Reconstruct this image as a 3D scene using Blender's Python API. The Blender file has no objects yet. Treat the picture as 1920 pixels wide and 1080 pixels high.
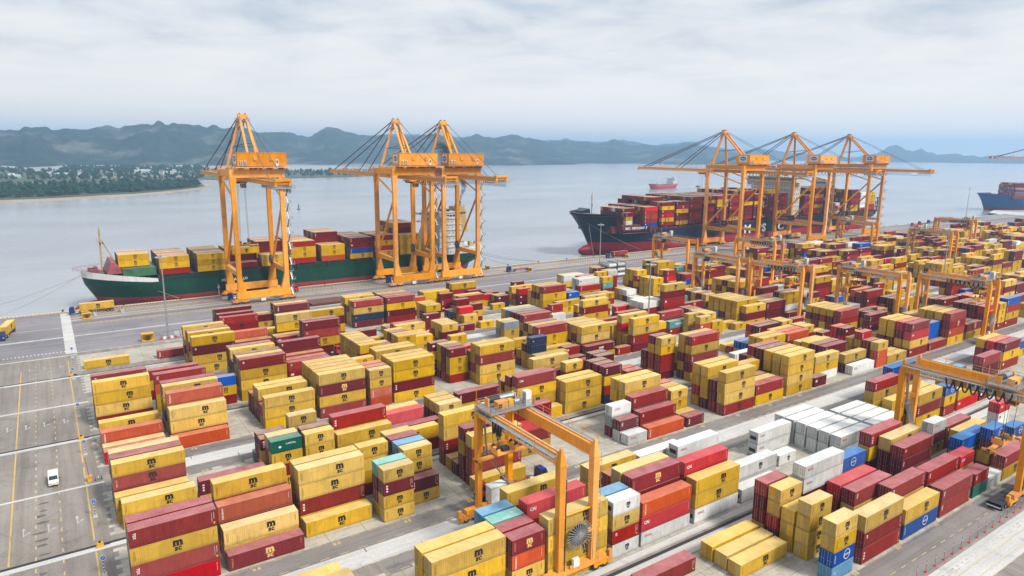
import bpy, bmesh, math, random
from mathutils import Vector, Matrix, noise
random.seed(11)
SC = bpy.context.scene
COL = SC.collection
# ---------------------------------------------------------------- camera
F, TILT, ROLL, YAW, HCAM = 1286.64, 0.1999, 0.0090, 0.9725, 67.33
cy, sy = math.cos(YAW), math.sin(YAW)
FW = Vector((cy*math.cos(TILT), sy*math.cos(TILT), -math.sin(TILT)))
RT = Vector((sy, -cy, 0.0))
UP = RT.cross(FW)
RT2 = RT*math.cos(ROLL) + UP*math.sin(ROLL)
UP2 = -RT*math.sin(ROLL) + UP*math.cos(ROLL)
CAM = Vector((0, 0, HCAM))
cd = bpy.data.cameras.new('camera')
co = bpy.data.objects.new('camera', cd)
COL.objects.link(co)
co.matrix_world = Matrix(((RT2.x, UP2.x, -FW.x, 0), (RT2.y, UP2.y, -FW.y, 0), (RT2.z, UP2.z, -FW.z, HCAM), (0, 0, 0, 1)))
cd.sensor_width = 36.0
cd.lens = F/1920*36
cd.clip_start = 1.0
cd.clip_end = 40000
SC.camera = co
# ---------------------------------------------------------------- world, sun, exposure
SUN_EL, SUN_AZ = math.radians(47), math.radians(-68)      # direction towards the sun (azimuth from +X)
wd = bpy.data.worlds.new('World'); SC.world = wd; wd.use_nodes = True
wt = wd.node_tree; wt.nodes.clear()
def wn(t, **k):
    n = wt.nodes.new(t)
    for a, b in k.items(): setattr(n, a, b)
    return n
L_ = wt.links.new
tc = wn('ShaderNodeTexCoord'); sp = wn('ShaderNodeSeparateXYZ'); L_(tc.outputs['Generated'], sp.inputs[0])
mz = wn('ShaderNodeMath', operation='MAXIMUM'); L_(sp.outputs['Z'], mz.inputs[0]); mz.inputs[1].default_value = 0.004
cb = wn('ShaderNodeCombineXYZ'); L_(sp.outputs['X'], cb.inputs[0]); L_(sp.outputs['Y'], cb.inputs[1]); L_(mz.outputs[0], cb.inputs[2])
sk = wn('ShaderNodeTexSky', sky_type='NISHITA'); sk.sun_disc = False; sk.sun_elevation = SUN_EL
sk.sun_rotation = math.pi/2 - SUN_AZ; sk.air_density = 1.2; sk.dust_density = 2.5; sk.ozone_density = 1.0
L_(cb.outputs[0], sk.inputs['Vector'])
# flat cloud layer seen in perspective: direction / (z + c)
ad = wn('ShaderNodeMath', operation='ADD'); L_(mz.outputs[0], ad.inputs[0]); ad.inputs[1].default_value = 0.09
dv = wn('ShaderNodeVectorMath', operation='DIVIDE'); L_(cb.outputs[0], dv.inputs[0])
c3 = wn('ShaderNodeCombineXYZ')
for i in range(3): L_(ad.outputs[0], c3.inputs[i])
L_(c3.outputs[0], dv.inputs[1])
n1 = wn('ShaderNodeTexNoise'); n1.inputs['Scale'].default_value = 1.5; n1.inputs['Detail'].default_value = 9; n1.inputs['Roughness'].default_value = 0.58
n1.inputs['Distortion'].default_value = 0.35
L_(dv.outputs[0], n1.inputs['Vector'])
n2 = wn('ShaderNodeTexNoise'); n2.inputs['Scale'].default_value = 0.42; n2.inputs['Detail'].default_value = 4
L_(dv.outputs[0], n2.inputs['Vector'])
rmp = wn('ShaderNodeValToRGB'); e = rmp.color_ramp.elements
e[0].position = 0.30; e[0].color = (0.50, 0.60, 0.72, 1)
e[1].position = 0.62; e[1].color = (1.03, 1.02, 1.0, 1)
m_ = rmp.color_ramp.elements.new(0.47); m_.color = (0.84, 0.88, 0.925, 1)
L_(n1.outputs['Fac'], rmp.inputs[0])
rm2 = wn('ShaderNodeValToRGB'); e = rm2.color_ramp.elements
e[0].position = 0.30; e[0].color = (0.88, 0.905, 0.94, 1)
e[1].position = 0.70; e[1].color = (1.0, 1.0, 1.0, 1)
L_(n2.outputs['Fac'], rm2.inputs[0])
mu = wn('ShaderNodeMix', data_type='RGBA', blend_type='MULTIPLY'); mu.inputs[0].default_value = 1.0
L_(rmp.outputs[0], mu.inputs[6]); L_(rm2.outputs[0], mu.inputs[7])
# towards the horizon the cloud structure melts into an even grey-blue veil
hz = wn('ShaderNodeMapRange'); hz.inputs[1].default_value = 0.02; hz.inputs[2].default_value = 0.22; hz.interpolation_type = 'SMOOTHSTEP'
L_(mz.outputs[0], hz.inputs[0])
vl = wn('ShaderNodeMix', data_type='RGBA'); vl.inputs[6].default_value = (1.20, 1.12, 1.05, 1)
L_(hz.outputs[0], vl.inputs[0]); L_(mu.outputs[2], vl.inputs[7])
SKYV = 7.9
sc_ = wn('ShaderNodeMix', data_type='RGBA', blend_type='MULTIPLY'); sc_.inputs[0].default_value = 1.0
sc_.inputs[7].default_value = (SKYV, SKYV, SKYV, 1); L_(vl.outputs[2], sc_.inputs[6])
mx = wn('ShaderNodeMix', data_type='RGBA'); mx.inputs[0].default_value = 0.90
L_(sk.outputs[0], mx.inputs[6]); L_(sc_.outputs[2], mx.inputs[7])
bg = wn('ShaderNodeBackground'); bg.inputs['Strength'].default_value = 0.10; L_(mx.outputs[2], bg.inputs[0])
ow = wn('ShaderNodeOutputWorld'); L_(bg.outputs[0], ow.inputs[0])
sl = bpy.data.lights.new('sun', 'SUN'); sl.energy = 3.2; sl.angle = math.radians(12); sl.color = (1.0, 0.95, 0.87)
so = bpy.data.objects.new('sun', sl); COL.objects.link(so)
sd = Vector((math.cos(SUN_EL)*math.cos(SUN_AZ), math.cos(SUN_EL)*math.sin(SUN_AZ), math.sin(SUN_EL)))
so.rotation_euler = sd.to_track_quat('Z', 'Y').to_euler(); so.location = sd*500
SC.view_settings.view_transform = 'Standard'; SC.view_settings.look = 'None'
SC.view_settings.exposure = 0.27; SC.view_settings.gamma = 1.0; SC.view_settings.use_curve_mapping = False
SC.render.engine = 'CYCLES'
SC.cycles.max_bounces = 6; SC.cycles.diffuse_bounces = 1; SC.cycles.glossy_bounces = 3; SC.cycles.volume_bounces = 1
SC.cycles.transparent_max_bounces = 8
SC.cycles.caustics_reflective = False; SC.cycles.caustics_refractive = False

# ---------------------------------------------------------------- helpers
def ray(u, v):
    return FW + RT2*((u-960)/F) + UP2*((540-v)/F)
def at(u, v, z=0.0):
    d = ray(u, v); s = (z-HCAM)/d.z
    return CAM + d*s
def tag(o, label=None, cat=None, group=None, kind=None):
    if label: o['label'] = label
    if cat: o['category'] = cat
    if group: o['group'] = group
    if kind: o['kind'] = kind
    return o
def empty(name, loc=(0, 0, 0), rz=0.0):
    o = bpy.data.objects.new(name, None); COL.objects.link(o)
    o.location = loc; o.rotation_euler = (0, 0, rz); o.empty_display_size = 0.5
    return o
def copy_tree(o, parent=None):
    c = o.copy(); COL.objects.link(c)
    if parent is not None: c.parent = parent
    for ch in list(o.children): copy_tree(ch, c)
    return c
STRETCH = None
class MB:
    def __init__(s): s.v = []; s.f = []; s.m = []; s.c = []
    def face(s, pts, m=0, c=None):
        b = len(s.v); s.v.extend([tuple(p) for p in pts]); s.f.append(tuple(range(b, b+len(pts)))); s.m.append(m); s.c.append(c)
    def box(s, x0, y0, z0, x1, y1, z1, m=0, c=None, skip=''):
        b = len(s.v)
        s.v += [(x0,y0,z0),(x1,y0,z0),(x1,y1,z0),(x0,y1,z0),(x0,y0,z1),(x1,y0,z1),(x1,y1,z1),(x0,y1,z1)]
        for k, q in (('b',(3,2,1,0)),('t',(4,5,6,7)),('f',(0,1,5,4)),('r',(1,2,6,5)),('k',(2,3,7,6)),('l',(3,0,4,7))):
            if k in skip: continue
            s.f.append(tuple(b+i for i in q)); s.m.append(m); s.c.append(c)
    def hexa(s, lo, hi, m=0):
        b = len(s.v); s.v += [tuple(p) for p in lo]+[tuple(p) for p in hi]
        for q in ((3,2,1,0),(4,5,6,7),(0,1,5,4),(1,2,6,5),(2,3,7,6),(3,0,4,7)):
            s.f.append(tuple(b+i for i in q)); s.m.append(m); s.c.append(None)
    def bar(s, a, b, w, h=None, m=0):
        h = h or w; a = Vector(a); b = Vector(b); d = (b-a)
        if d.length < 1e-6: return
        d.normalize(); r = d.cross(Vector((0,0,1)))
        if r.length < 1e-3: r = Vector((1,0,0))
        r.normalize(); u = r.cross(d)
        r *= w/2; u *= h/2
        s.hexa([a-r-u, a+r-u, a+r+u, a-r+u], [b-r-u, b+r-u, b+r+u, b-r+u], m)
    def tube(s, a, b, r, n=8, m=0, r2=None, cap=True):
        r2 = r if r2 is None else r2
        a = Vector(a); b = Vector(b); d = (b-a).normalized()
        x = d.orthogonal().normalized(); y = d.cross(x); o = len(s.v)
        for i in range(n):
            t = 2*math.pi*i/n; s.v.append(tuple(a+(x*math.cos(t)+y*math.sin(t))*r))
        for i in range(n):
            t = 2*math.pi*i/n; s.v.append(tuple(b+(x*math.cos(t)+y*math.sin(t))*r2))
        for i in range(n):
            j = (i+1) % n; s.f.append((o+i, o+j, o+n+j, o+n+i)); s.m.append(m); s.c.append(None)
        if cap:
            s.f.append(tuple(o+i for i in reversed(range(n)))); s.m.append(m); s.c.append(None)
            s.f.append(tuple(o+n+i for i in range(n))); s.m.append(m); s.c.append(None)
    def path(s, pts, r, n=6, m=0):
        for a, b in zip(pts, pts[1:]): s.tube(a, b, r, n, m, cap=False)
    def mesh(s, name, mats):
        if STRETCH: s.v = [STRETCH(p) for p in s.v]
        me = bpy.data.meshes.new(name); me.from_pydata(s.v, [], s.f)
        for mt in (mats if isinstance(mats, (list, tuple)) else [mats]): me.materials.append(mt)
        me.polygons.foreach_set('material_index', s.m)
        if any(c is not None for c in s.c):
            at_ = me.color_attributes.new('Col', 'FLOAT_COLOR', 'CORNER'); d = []
            for f, c in zip(s.f, s.c): d += list(c or (1,1,1,1))*len(f)
            at_.data.foreach_set('color', d)
        me.update(); return me
    def build(s, name, mats, parent=None, loc=None, rz=0.0):
        o = bpy.data.objects.new(name, s.mesh(name, mats)); COL.objects.link(o)
        if parent is not None: o.parent = parent
        if loc is not None: o.location = loc
        o.rotation_euler = (0, 0, rz)
        return o
def link(name, me, parent=None, loc=(0,0,0), rot=(0,0,0)):
    o = bpy.data.objects.new(name, me); COL.objects.link(o)
    if parent is not None: o.parent = parent
    o.location = loc; o.rotation_euler = rot
    return o
# ---------------------------------------------------------------- materials
def nodes(name):
    m = bpy.data.materials.new(name); m.use_nodes = True
    t = m.node_tree; b = t.nodes['Principled BSDF']
    def N(k, **a):
        n = t.nodes.new(k)
        for x, y in a.items(): setattr(n, x, y)
        return n
    return m, t, b, N
def setsock(b, n, v):
    if n in b.inputs: b.inputs[n].default_value = v
def flat(name, col, rough=0.6, metal=0.0, var=0.18, scale=1.5, spec=0.5):
    m, t, b, N = nodes(name)
    c = N('ShaderNodeTexCoord'); n = N('ShaderNodeTexNoise'); n.inputs['Scale'].default_value = scale; n.inputs['Detail'].default_value = 6
    t.links.new(c.outputs['Object'], n.inputs['Vector'])
    r = N('ShaderNodeValToRGB'); e = r.color_ramp.elements
    e[0].position = 0.3; e[1].position = 0.7
    e[0].color = tuple(x*(1-var) for x in col)+(1,); e[1].color = tuple(min(1, x*(1+var*0.6)) for x in col)+(1,)
    t.links.new(n.outputs['Fac'], r.inputs[0]); t.links.new(r.outputs[0], b.inputs['Base Color'])
    b.inputs['Roughness'].default_value = rough; b.inputs['Metallic'].default_value = metal; setsock(b, 'Specular IOR Level', spec)
    return m
def paint(name, col, fade_sheen=(0.75, 0.7, 0.66), sheen_amt=0.32, rough=0.42, rust=0.35, attr=False, dust=0.08):
    """weathered container paint: per-object shade, vertical grime streaks, rust specks, roof paled by dust and painted-in sky sheen"""
    m, t, b, N = nodes(name); LK = t.links.new
    tc = N('ShaderNodeTexCoord'); oi = N('ShaderNodeObjectInfo')
    off = N('ShaderNodeVectorMath', operation='ADD'); LK(tc.outputs['Object'], off.inputs[0])
    k = N('ShaderNodeMath', operation='MULTIPLY'); k.inputs[1].default_value = 137.0; LK(oi.outputs['Random'], k.inputs[0])
    kk = N('ShaderNodeCombineXYZ'); LK(k.outputs[0], kk.inputs[0]); LK(k.outputs[0], kk.inputs[2]); LK(kk.outputs[0], off.inputs[1])
    if attr:
        a = N('ShaderNodeVertexColor', layer_name='Col'); base = a.outputs[0]
    else:
        hs = N('ShaderNodeHueSaturation'); hs.inputs['Color'].default_value = col+(1,)
        mr = N('ShaderNodeMapRange'); mr.inputs[3].default_value = 0.68; mr.inputs[4].default_value = 1.16; LK(oi.outputs['Random'], mr.inputs[0]); LK(mr.outputs[0], hs.inputs['Value'])
        w = N('ShaderNodeMath', operation='FRACT'); w2 = N('ShaderNodeMath', operation='MULTIPLY'); w2.inputs[1].default_value = 91.7; LK(oi.outputs['Random'], w2.inputs[0]); LK(w2.outputs[0], w.inputs[0])
        ms = N('ShaderNodeMapRange'); ms.inputs[3].default_value = 0.86; ms.inputs[4].default_value = 1.04; LK(w.outputs[0], ms.inputs[0]); LK(ms.outputs[0], hs.inputs['Saturation'])
        w3 = N('ShaderNodeMath', operation='FRACT'); w4 = N('ShaderNodeMath', operation='MULTIPLY'); w4.inputs[1].default_value = 37.3; LK(oi.outputs['Random'], w4.inputs[0]); LK(w4.outputs[0], w3.inputs[0])
        pw = N('ShaderNodeMath', operation='POWER'); pw.inputs[1].default_value = 2.2; LK(w3.outputs[0], pw.inputs[0])
        ds = N('ShaderNodeMath', operation='MULTIPLY'); ds.inputs[1].default_value = dust; LK(pw.outputs[0], ds.inputs[0])
        du = N('ShaderNodeMix', data_type='RGBA'); du.inputs[7].default_value = fade_sheen+(1,); LK(ds.outputs[0], du.inputs[0]); LK(hs.outputs[0], du.inputs[6])
        base = du.outputs[2]
    # streaks
    mp = N('ShaderNodeMapping'); mp.inputs['Scale'].default_value = (1.6, 1.6, 0.18); LK(off.outputs[0], mp.inputs[0])
    n = N('ShaderNodeTexNoise'); n.inputs['Scale'].default_value = 1.3; n.inputs['Detail'].default_value = 5; n.inputs['Roughness'].default_value = 0.65; LK(mp.outputs[0], n.inputs['Vector'])
    r = N('ShaderNodeMapRange'); r.inputs[1].default_value = 0.35; r.inputs[2].default_value = 0.75; r.inputs[3].default_value = 1.06; r.inputs[4].default_value = 0.80; LK(n.outputs['Fac'], r.inputs[0])
    mv = N('ShaderNodeMix', data_type='RGBA', blend_type='MULTIPLY'); mv.inputs[0].default_value = 1.0; LK(base, mv.inputs[6]); LK(r.outputs[0], mv.inputs[7])
    # dusty, bleached roofs with sky sheen painted into the colour (up-facing panels)
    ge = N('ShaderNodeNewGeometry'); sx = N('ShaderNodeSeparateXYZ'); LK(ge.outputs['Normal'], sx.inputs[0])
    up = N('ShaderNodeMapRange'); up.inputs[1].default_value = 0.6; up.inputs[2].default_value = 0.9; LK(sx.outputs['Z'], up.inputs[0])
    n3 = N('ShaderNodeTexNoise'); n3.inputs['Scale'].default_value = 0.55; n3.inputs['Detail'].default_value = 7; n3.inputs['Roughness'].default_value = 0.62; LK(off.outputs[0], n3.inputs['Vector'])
    fr = N('ShaderNodeMapRange'); fr.inputs[1].default_value = 0.25; fr.inputs[2].default_value = 0.75; fr.inputs[3].default_value = sheen_amt*0.6; fr.inputs[4].default_value = min(1, sheen_amt*1.35); LK(n3.outputs['Fac'], fr.inputs[0])
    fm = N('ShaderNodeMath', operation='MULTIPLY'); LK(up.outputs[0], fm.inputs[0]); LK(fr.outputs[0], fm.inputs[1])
    md = N('ShaderNodeMix', data_type='RGBA'); md.inputs[7].default_value = fade_sheen+(1,); LK(fm.outputs[0], md.inputs[0]); LK(mv.outputs[2], md.inputs[6])
    # bottom rail grime, also painting dark gap lines between tiers, and shallow repaired patches
    so_ = N('ShaderNodeSeparateXYZ'); LK(tc.outputs['Object'], so_.inputs[0])
    gb = N('ShaderNodeMapRange'); gb.inputs[1].default_value = 0.0; gb.inputs[2].default_value = 0.55; gb.inputs[3].default_value = 0.62 if not attr else 1.0; gb.inputs[4].default_value = 1.0; LK(so_.outputs['Z'], gb.inputs[0])
    npp = N('ShaderNodeTexVoronoi'); npp.inputs['Scale'].default_value = 0.45; LK(off.outputs[0], npp.inputs['Vector'])
    pc = N('ShaderNodeSeparateColor'); LK(npp.outputs['Color'], pc.inputs[0])
    pr_ = N('ShaderNodeMapRange'); pr_.inputs[1].default_value = 0.0; pr_.inputs[2].default_value = 1.0; pr_.inputs[3].default_value = 0.90; pr_.inputs[4].default_value = 1.07; LK(pc.outputs[0], pr_.inputs[0])
    gm = N('ShaderNodeMath', operation='MULTIPLY'); LK(gb.outputs[0], gm.inputs[0]); LK(pr_.outputs[0], gm.inputs[1])
    mg = N('ShaderNodeMix', data_type='RGBA', blend_type='MULTIPLY'); mg.inputs[0].default_value = 1.0; LK(md.outputs[2], mg.inputs[6]); LK(gm.outputs[0], mg.inputs[7])
    # rust specks
    nr = N('ShaderNodeTexNoise'); nr.inputs['Scale'].default_value = 2.6; nr.inputs['Detail'].default_value = 8; nr.inputs['Roughness'].default_value = 0.7; LK(off.outputs[0], nr.inputs['Vector'])
    rr = N('ShaderNodeMapRange'); rr.inputs[1].default_value = 0.60; rr.inputs[2].default_value = 0.74; rr.inputs[4].default_value = rust; LK(nr.outputs['Fac'], rr.inputs[0])
    mr_ = N('ShaderNodeMix', data_type='RGBA'); mr_.inputs[7].default_value = (0.17, 0.055, 0.02, 1); LK(rr.outputs[0], mr_.inputs[0]); LK(mg.outputs[2], mr_.inputs[6])
    LK(mr_.outputs[2], b.inputs['Base Color'])
    b.inputs['Roughness'].default_value = rough; setsock(b, 'Specular IOR Level', 0.13)
    return m
CC = {  # container paints (linear)
 'Y': (0.68, 0.385, 0.001), 'y': (0.68, 0.42, 0.06), 'R': (0.30, 0.013, 0.005), 'M': (0.155, 0.006, 0.010), 'O': (0.54, 0.075, 0.014),
 'V': (0.62, 0.006, 0.014), 'W': (0.76, 0.76, 0.73), 'B': (0.004, 0.085, 0.42), 'D': (0.018, 0.035, 0.085), 'L': (0.075, 0.26, 0.46),
 'T': (0.10, 0.38, 0.34), 'G': (0.012, 0.125, 0.085), 'S': (0.30, 0.32, 0.33), 'N': (0.23, 0.008, 0.014), 'K': (0.30, 0.014, 0.008)}
FADE_SHEEN = {'Y': (0.88, 0.69, 0.30), 'y': (0.86, 0.71, 0.42), 'W': (0.84, 0.84, 0.82), 'T': (0.45, 0.72, 0.66), 'L': (0.32, 0.55, 0.72), 'G': (0.24, 0.42, 0.33),
        'B': (0.15, 0.34, 0.62), 'D': (0.16, 0.22, 0.36), 'O': (0.72, 0.30, 0.20), 'V': (0.70, 0.16, 0.16), 'S': (0.62, 0.64, 0.68)}  # tints that pale the roofs: dust plus sky sheen put into the colour
PM = {k: paint('container_paint_'+nm, CC[k], FADE_SHEEN.get(k, (0.60, 0.26, 0.27)), 0.58, dust=.22 if k in 'Yy' else .08) for k, nm in
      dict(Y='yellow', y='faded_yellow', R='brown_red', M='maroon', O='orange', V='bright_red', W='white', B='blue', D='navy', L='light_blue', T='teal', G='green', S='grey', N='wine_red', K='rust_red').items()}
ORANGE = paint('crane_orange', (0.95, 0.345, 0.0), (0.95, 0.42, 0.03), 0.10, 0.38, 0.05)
M = dict(
 black=flat('black_lettering', (0.012, 0.012, 0.013), 0.6), white=flat('white_paint', (0.78, 0.78, 0.76), 0.5), gold=flat('gold_lettering', (0.78, 0.50, 0.16), 0.5),
 redlet=flat('red_lettering', (0.55, 0.02, 0.03), 0.5), yellow=flat('yellow_paint', (0.75, 0.40, 0.02), 0.5), steel=flat('galvanised_steel', (0.42, 0.44, 0.45), 0.45, 0.6),
 dark=flat('dark_steel', (0.03, 0.03, 0.035), 0.6), rubber=flat('tyre_rubber', (0.018, 0.018, 0.018), 0.85), glass=flat('dark_glass', (0.02, 0.03, 0.035), 0.08, spec=0.8),
 bluecab=flat('blue_cab_paint', (0.01, 0.03, 0.20), 0.35), redcab=flat('red_cab_paint', (0.55, 0.02, 0.02), 0.35), redsteel=flat('red_trailer_paint', (0.40, 0.03, 0.025), 0.5),
 whitecab=flat('white_van_paint', (0.80, 0.80, 0.78), 0.3), grey=flat('grey_panel', (0.50, 0.52, 0.53), 0.5), rust=flat('rusty_steel', (0.13, 0.06, 0.04), 0.8), bluesign=flat('blue_sign_paint', (0.01, 0.12, 0.45), 0.4),
 cable=flat('black_cable', (0.012, 0.012, 0.014), 0.7), stay=flat('brown_stay', (0.10, 0.045, 0.03), 0.6), bluestay=flat('blue_grey_stay', (0.06, 0.09, 0.14), 0.6), rope=flat('mooring_rope', (0.30, 0.28, 0.24), 0.9),
 lamp=flat('lamp_housing', (0.55, 0.57, 0.58), 0.4, 0.3), concrete=flat('cast_concrete', (0.48, 0.46, 0.43), 0.9))

# ---------------------------------------------------------------- ground and water
def ground_mat(name, col, col2, stain=0.35, scale=0.06, streak=None, rough=0.85, fine=2.5, spot=0.22, crack=1.0):
    m, t, b, N = nodes(name); LK = t.links.new
    g = N('ShaderNodeNewGeometry')
    n = N('ShaderNodeTexNoise'); n.inputs['Scale'].default_value = scale; n.inputs['Detail'].default_value = 8; n.inputs['Roughness'].default_value = 0.6; LK(g.outputs['Position'], n.inputs['Vector'])
    r = N('ShaderNodeValToRGB'); e = r.color_ramp.elements; e[0].position = 0.32; e[0].color = col+(1,); e[1].position = 0.68; e[1].color = col2+(1,)
    LK(n.outputs['Fac'], r.inputs[0])
    n2 = N('ShaderNodeTexNoise'); n2.inputs['Scale'].default_value = fine; n2.inputs['Detail'].default_value = 6; LK(g.outputs['Position'], n2.inputs['Vector'])
    f = N('ShaderNodeMapRange'); f.inputs[1].default_value = 0.3; f.inputs[2].default_value = 0.7; f.inputs[3].default_value = 0.88; f.inputs[4].default_value = 1.08; LK(n2.outputs['Fac'], f.inputs[0])
    mv = N('ShaderNodeMix', data_type='RGBA', blend_type='MULTIPLY'); mv.inputs[0].default_value = 1; LK(r.outputs[0], mv.inputs[6]); LK(f.outputs[0], mv.inputs[7])
    mp = N('ShaderNodeMapping'); mp.inputs['Scale'].default_value = streak or (0.05, 0.05, 1); LK(g.outputs['Position'], mp.inputs[0])
    n3 = N('ShaderNodeTexNoise'); n3.inputs['Scale'].default_value = 1.0; n3.inputs['Detail'].default_value = 5; n3.inputs['Roughness'].default_value = 0.65; LK(mp.outputs[0], n3.inputs['Vector'])
    s = N('ShaderNodeMapRange'); s.inputs[1].default_value = 0.45; s.inputs[2].default_value = 0.75; s.inputs[3].default_value = 1.0; s.inputs[4].default_value = 1-stain; LK(n3.outputs['Fac'], s.inputs[0])
    m2 = N('ShaderNodeMix', data_type='RGBA', blend_type='MULTIPLY'); m2.inputs[0].default_value = 1; LK(mv.outputs[2], m2.inputs[6]); LK(s.outputs[0], m2.inputs[7])
    n4 = N('ShaderNodeTexNoise'); n4.inputs['Scale'].default_value = spot; n4.inputs['Detail'].default_value = 7; n4.inputs['Roughness'].default_value = 0.72; LK(g.outputs['Position'], n4.inputs['Vector'])
    s4 = N('ShaderNodeMapRange'); s4.inputs[1].default_value = 0.56; s4.inputs[2].default_value = 0.70; s4.inputs[3].default_value = 1.0; s4.inputs[4].default_value = 0.66; LK(n4.outputs['Fac'], s4.inputs[0])
    v = N('ShaderNodeTexVoronoi', feature='DISTANCE_TO_EDGE'); v.inputs['Scale'].default_value = 0.11; LK(g.outputs['Position'], v.inputs['Vector'])
    vc = N('ShaderNodeMapRange'); vc.inputs[1].default_value = 0.0; vc.inputs[2].default_value = 0.012; vc.inputs[3].default_value = crack; vc.inputs[4].default_value = 1.0; LK(v.outputs['Distance'], vc.inputs[0])
    mm = N('ShaderNodeMath', operation='MULTIPLY'); LK(s4.outputs[0], mm.inputs[0]); LK(vc.outputs[0], mm.inputs[1])
    m3 = N('ShaderNodeMix', data_type='RGBA', blend_type='MULTIPLY'); m3.inputs[0].default_value = 1; LK(m2.outputs[2], m3.inputs[6]); LK(mm.outputs[0], m3.inputs[7])
    LK(m3.outputs[2], b.inputs['Base Color']); b.inputs['Roughness'].default_value = rough
    return m
G_ASPH = ground_mat('worn_asphalt', (0.25, 0.218, 0.192), (0.345, 0.305, 0.27), 0.45, 0.045, (0.45, 0.02, 1), spot=0.16, crack=0.80)
G_QUAY = ground_mat('quay_asphalt', (0.22, 0.205, 0.22), (0.30, 0.28, 0.295), 0.35, 0.03, (0.02, 0.3, 1))
G_LANE = ground_mat('truck_lane_asphalt', (0.20, 0.18, 0.17), (0.29, 0.265, 0.25), 0.5, 0.05, (0.02, 0.6, 1))
G_PAD = ground_mat('container_pad_concrete', (0.43, 0.39, 0.315), (0.56, 0.515, 0.425), 0.38, 0.10, (0.15, 0.15, 1), spot=0.35, crack=0.8)
G_STRIP = ground_mat('pale_concrete', (0.55, 0.54, 0.52), (0.66, 0.65, 0.63), 0.28, 0.06, (0.03, 0.6, 1))
G_DRAIN = flat('drain_grating', (0.035, 0.033, 0.033), 0.8)
P_WHITE = ground_mat('road_white_paint', (0.46, 0.46, 0.45), (0.62, 0.62, 0.61), 0.4, 0.5)
P_YEL = ground_mat('road_yellow_paint', (0.62, 0.40, 0.10), (0.72, 0.48, 0.14), 0.25, 0.4)
P_PALEY = ground_mat('worn_yellow_paint', (0.55, 0.42, 0.20), (0.66, 0.52, 0.27), 0.3, 0.5)
def sheet(name, rects, z, mat):
    b = MB()
    for x0, y0, x1, y1 in rects: b.face([(x0,y0,z),(x1,y0,z),(x1,y1,z),(x0,y1,z)])
    return tag(b.build(name, mat), kind='structure')
XL, XR = -160.0, 900.0
QY = 330.7
WZ = -3.6
b = MB()
b.face([(XL,-140,0),(XR,-140,0),(XR,QY,0),(XL,QY,0)])
b.face([(XL,QY,-8),(XL,QY,0),(XR,QY,0),(XR,QY,-8)]); b.face([(XR,-140,-8),(XR,QY,-8),(XR,QY,0),(XR,-140,0)])
b.face([(XL,-140,0),(XL,QY,0),(XL,QY,-8),(XL,-140,-8)])
tag(b.build('yard_ground', G_ASPH), kind='structure')
z1, z2, z3, z4 = 0.004, 0.008, 0.012, 0.016
sheet('quay_apron', [(XL,262,XR,QY-1.2)], z1, G_QUAY)
pads = []
for k in range(4):
    o = 54.6*(k-1)
    y_e, y_o = 107.5+o, 130.7+o
    if k == 0: y_e, y_o = 52.0, 76.0
    x0 = 4.4 if k else 40
    pads += [(x0,y_e-0.5,XR-60,y_e+17.6), (x0,y_o-0.6,XR-60,y_o+17.2)]
sheet('container_pads', pads, z1, G_PAD)
sheet('truck_lanes', [(4.4 if k else 40,102.2+54.6*(k-1),XR-60,106.4+54.6*(k-1)) for k in range(1,4)]+[(4.4 if k else 40,92.6+54.6*k,XR-60,96.8+54.6*k) for k in range(3)], z2, G_LANE)
sheet('runway_strips', [(5.5,97.2+54.6*k,XR-60,102.0+54.6*k) for k in range(3)]+[(40,73.8,XR-60,75.3),(40,70.0,XR-60,72.4)], z2, G_STRIP)
st = []
for yd in (73.0, 128.0, 181.2, 234.3):
    st.append((XL,yd-1.9,XR-60,yd-0.55))
for yd in (153.6,): st.append((XL,yd-0.35,4.4,yd+0.35))
for yd in (207.6,): st.append((XL,yd-0.6,4.4,yd+0.4))
sheet('drain_kerbs', st, z3, G_STRIP)
sheet('drain_channels', [(XL,yd-0.45,XR-60,yd+0.25) for yd in (73.0,128.0,181.2,234.3)], z3, G_DRAIN)
# concrete plinths that stand under the container corners
b = MB()
for k, ys in enumerate(((52.0,76.0),(107.5,130.7),(161.9,185.2),(216.0,239.0))):
    for y0 in ys:
        for r in range(7):
            for s in range(0, 34):
                x = 5.0+6.73*s; zp = 0.018
                if y0 < 100 and s < 5: continue
                xx = x-0.35
                b.face([(xx-1.0,y0+2.85*r-0.55,zp),(xx+1.0,y0+2.85*r-0.55,zp),(xx+1.0,y0+2.85*r+0.55,zp),(xx-1.0,y0+2.85*r+0.55,zp)])
G_PLIN = ground_mat('plinth_concrete', (0.46, 0.43, 0.37), (0.58, 0.55, 0.49), 0.4, 0.3, (0.4, 0.4, 1))
tag(b.build('corner_plinths', G_PLIN), kind='structure')
b = MB()
for k in range(3):
    yc = 99.6+54.6*k; x = 12.0
    while x < 420:
        for yy, o in ((yc-2.3,0),(yc+1.2,9)): b.face([(x+o,yy,0.018),(x+o+.16,yy,0.018),(x+o+.16,yy+1.1,0.018),(x+o,yy+1.1,0.018)])
        x += 18.2
tag(b.build('strip_joint_slots', G_DRAIN), kind='structure')
b = MB()
for yb0 in (52.0,76.0,107.5,130.7,161.9,185.2,216.0,239.0):
    for s_ in range(0 if yb0 > 80 else 5, 60):
        xx = 5.19+6.73*s_+3.0; b.face([(xx,yb0-.5,.0145),(xx+.07,yb0-.5,.0145),(xx+.07,yb0+16.6,.0145),(xx,yb0+16.6,.0145)])
    for k in range(1,6): b.face([(4.4 if yb0 > 80 else 40,yb0+k*2.85-.9,.0155),(420,yb0+k*2.85-.9,.0155),(420,yb0+k*2.85-.84,.0155),(4.4 if yb0 > 80 else 40,yb0+k*2.85-.84,.0155)])
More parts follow.
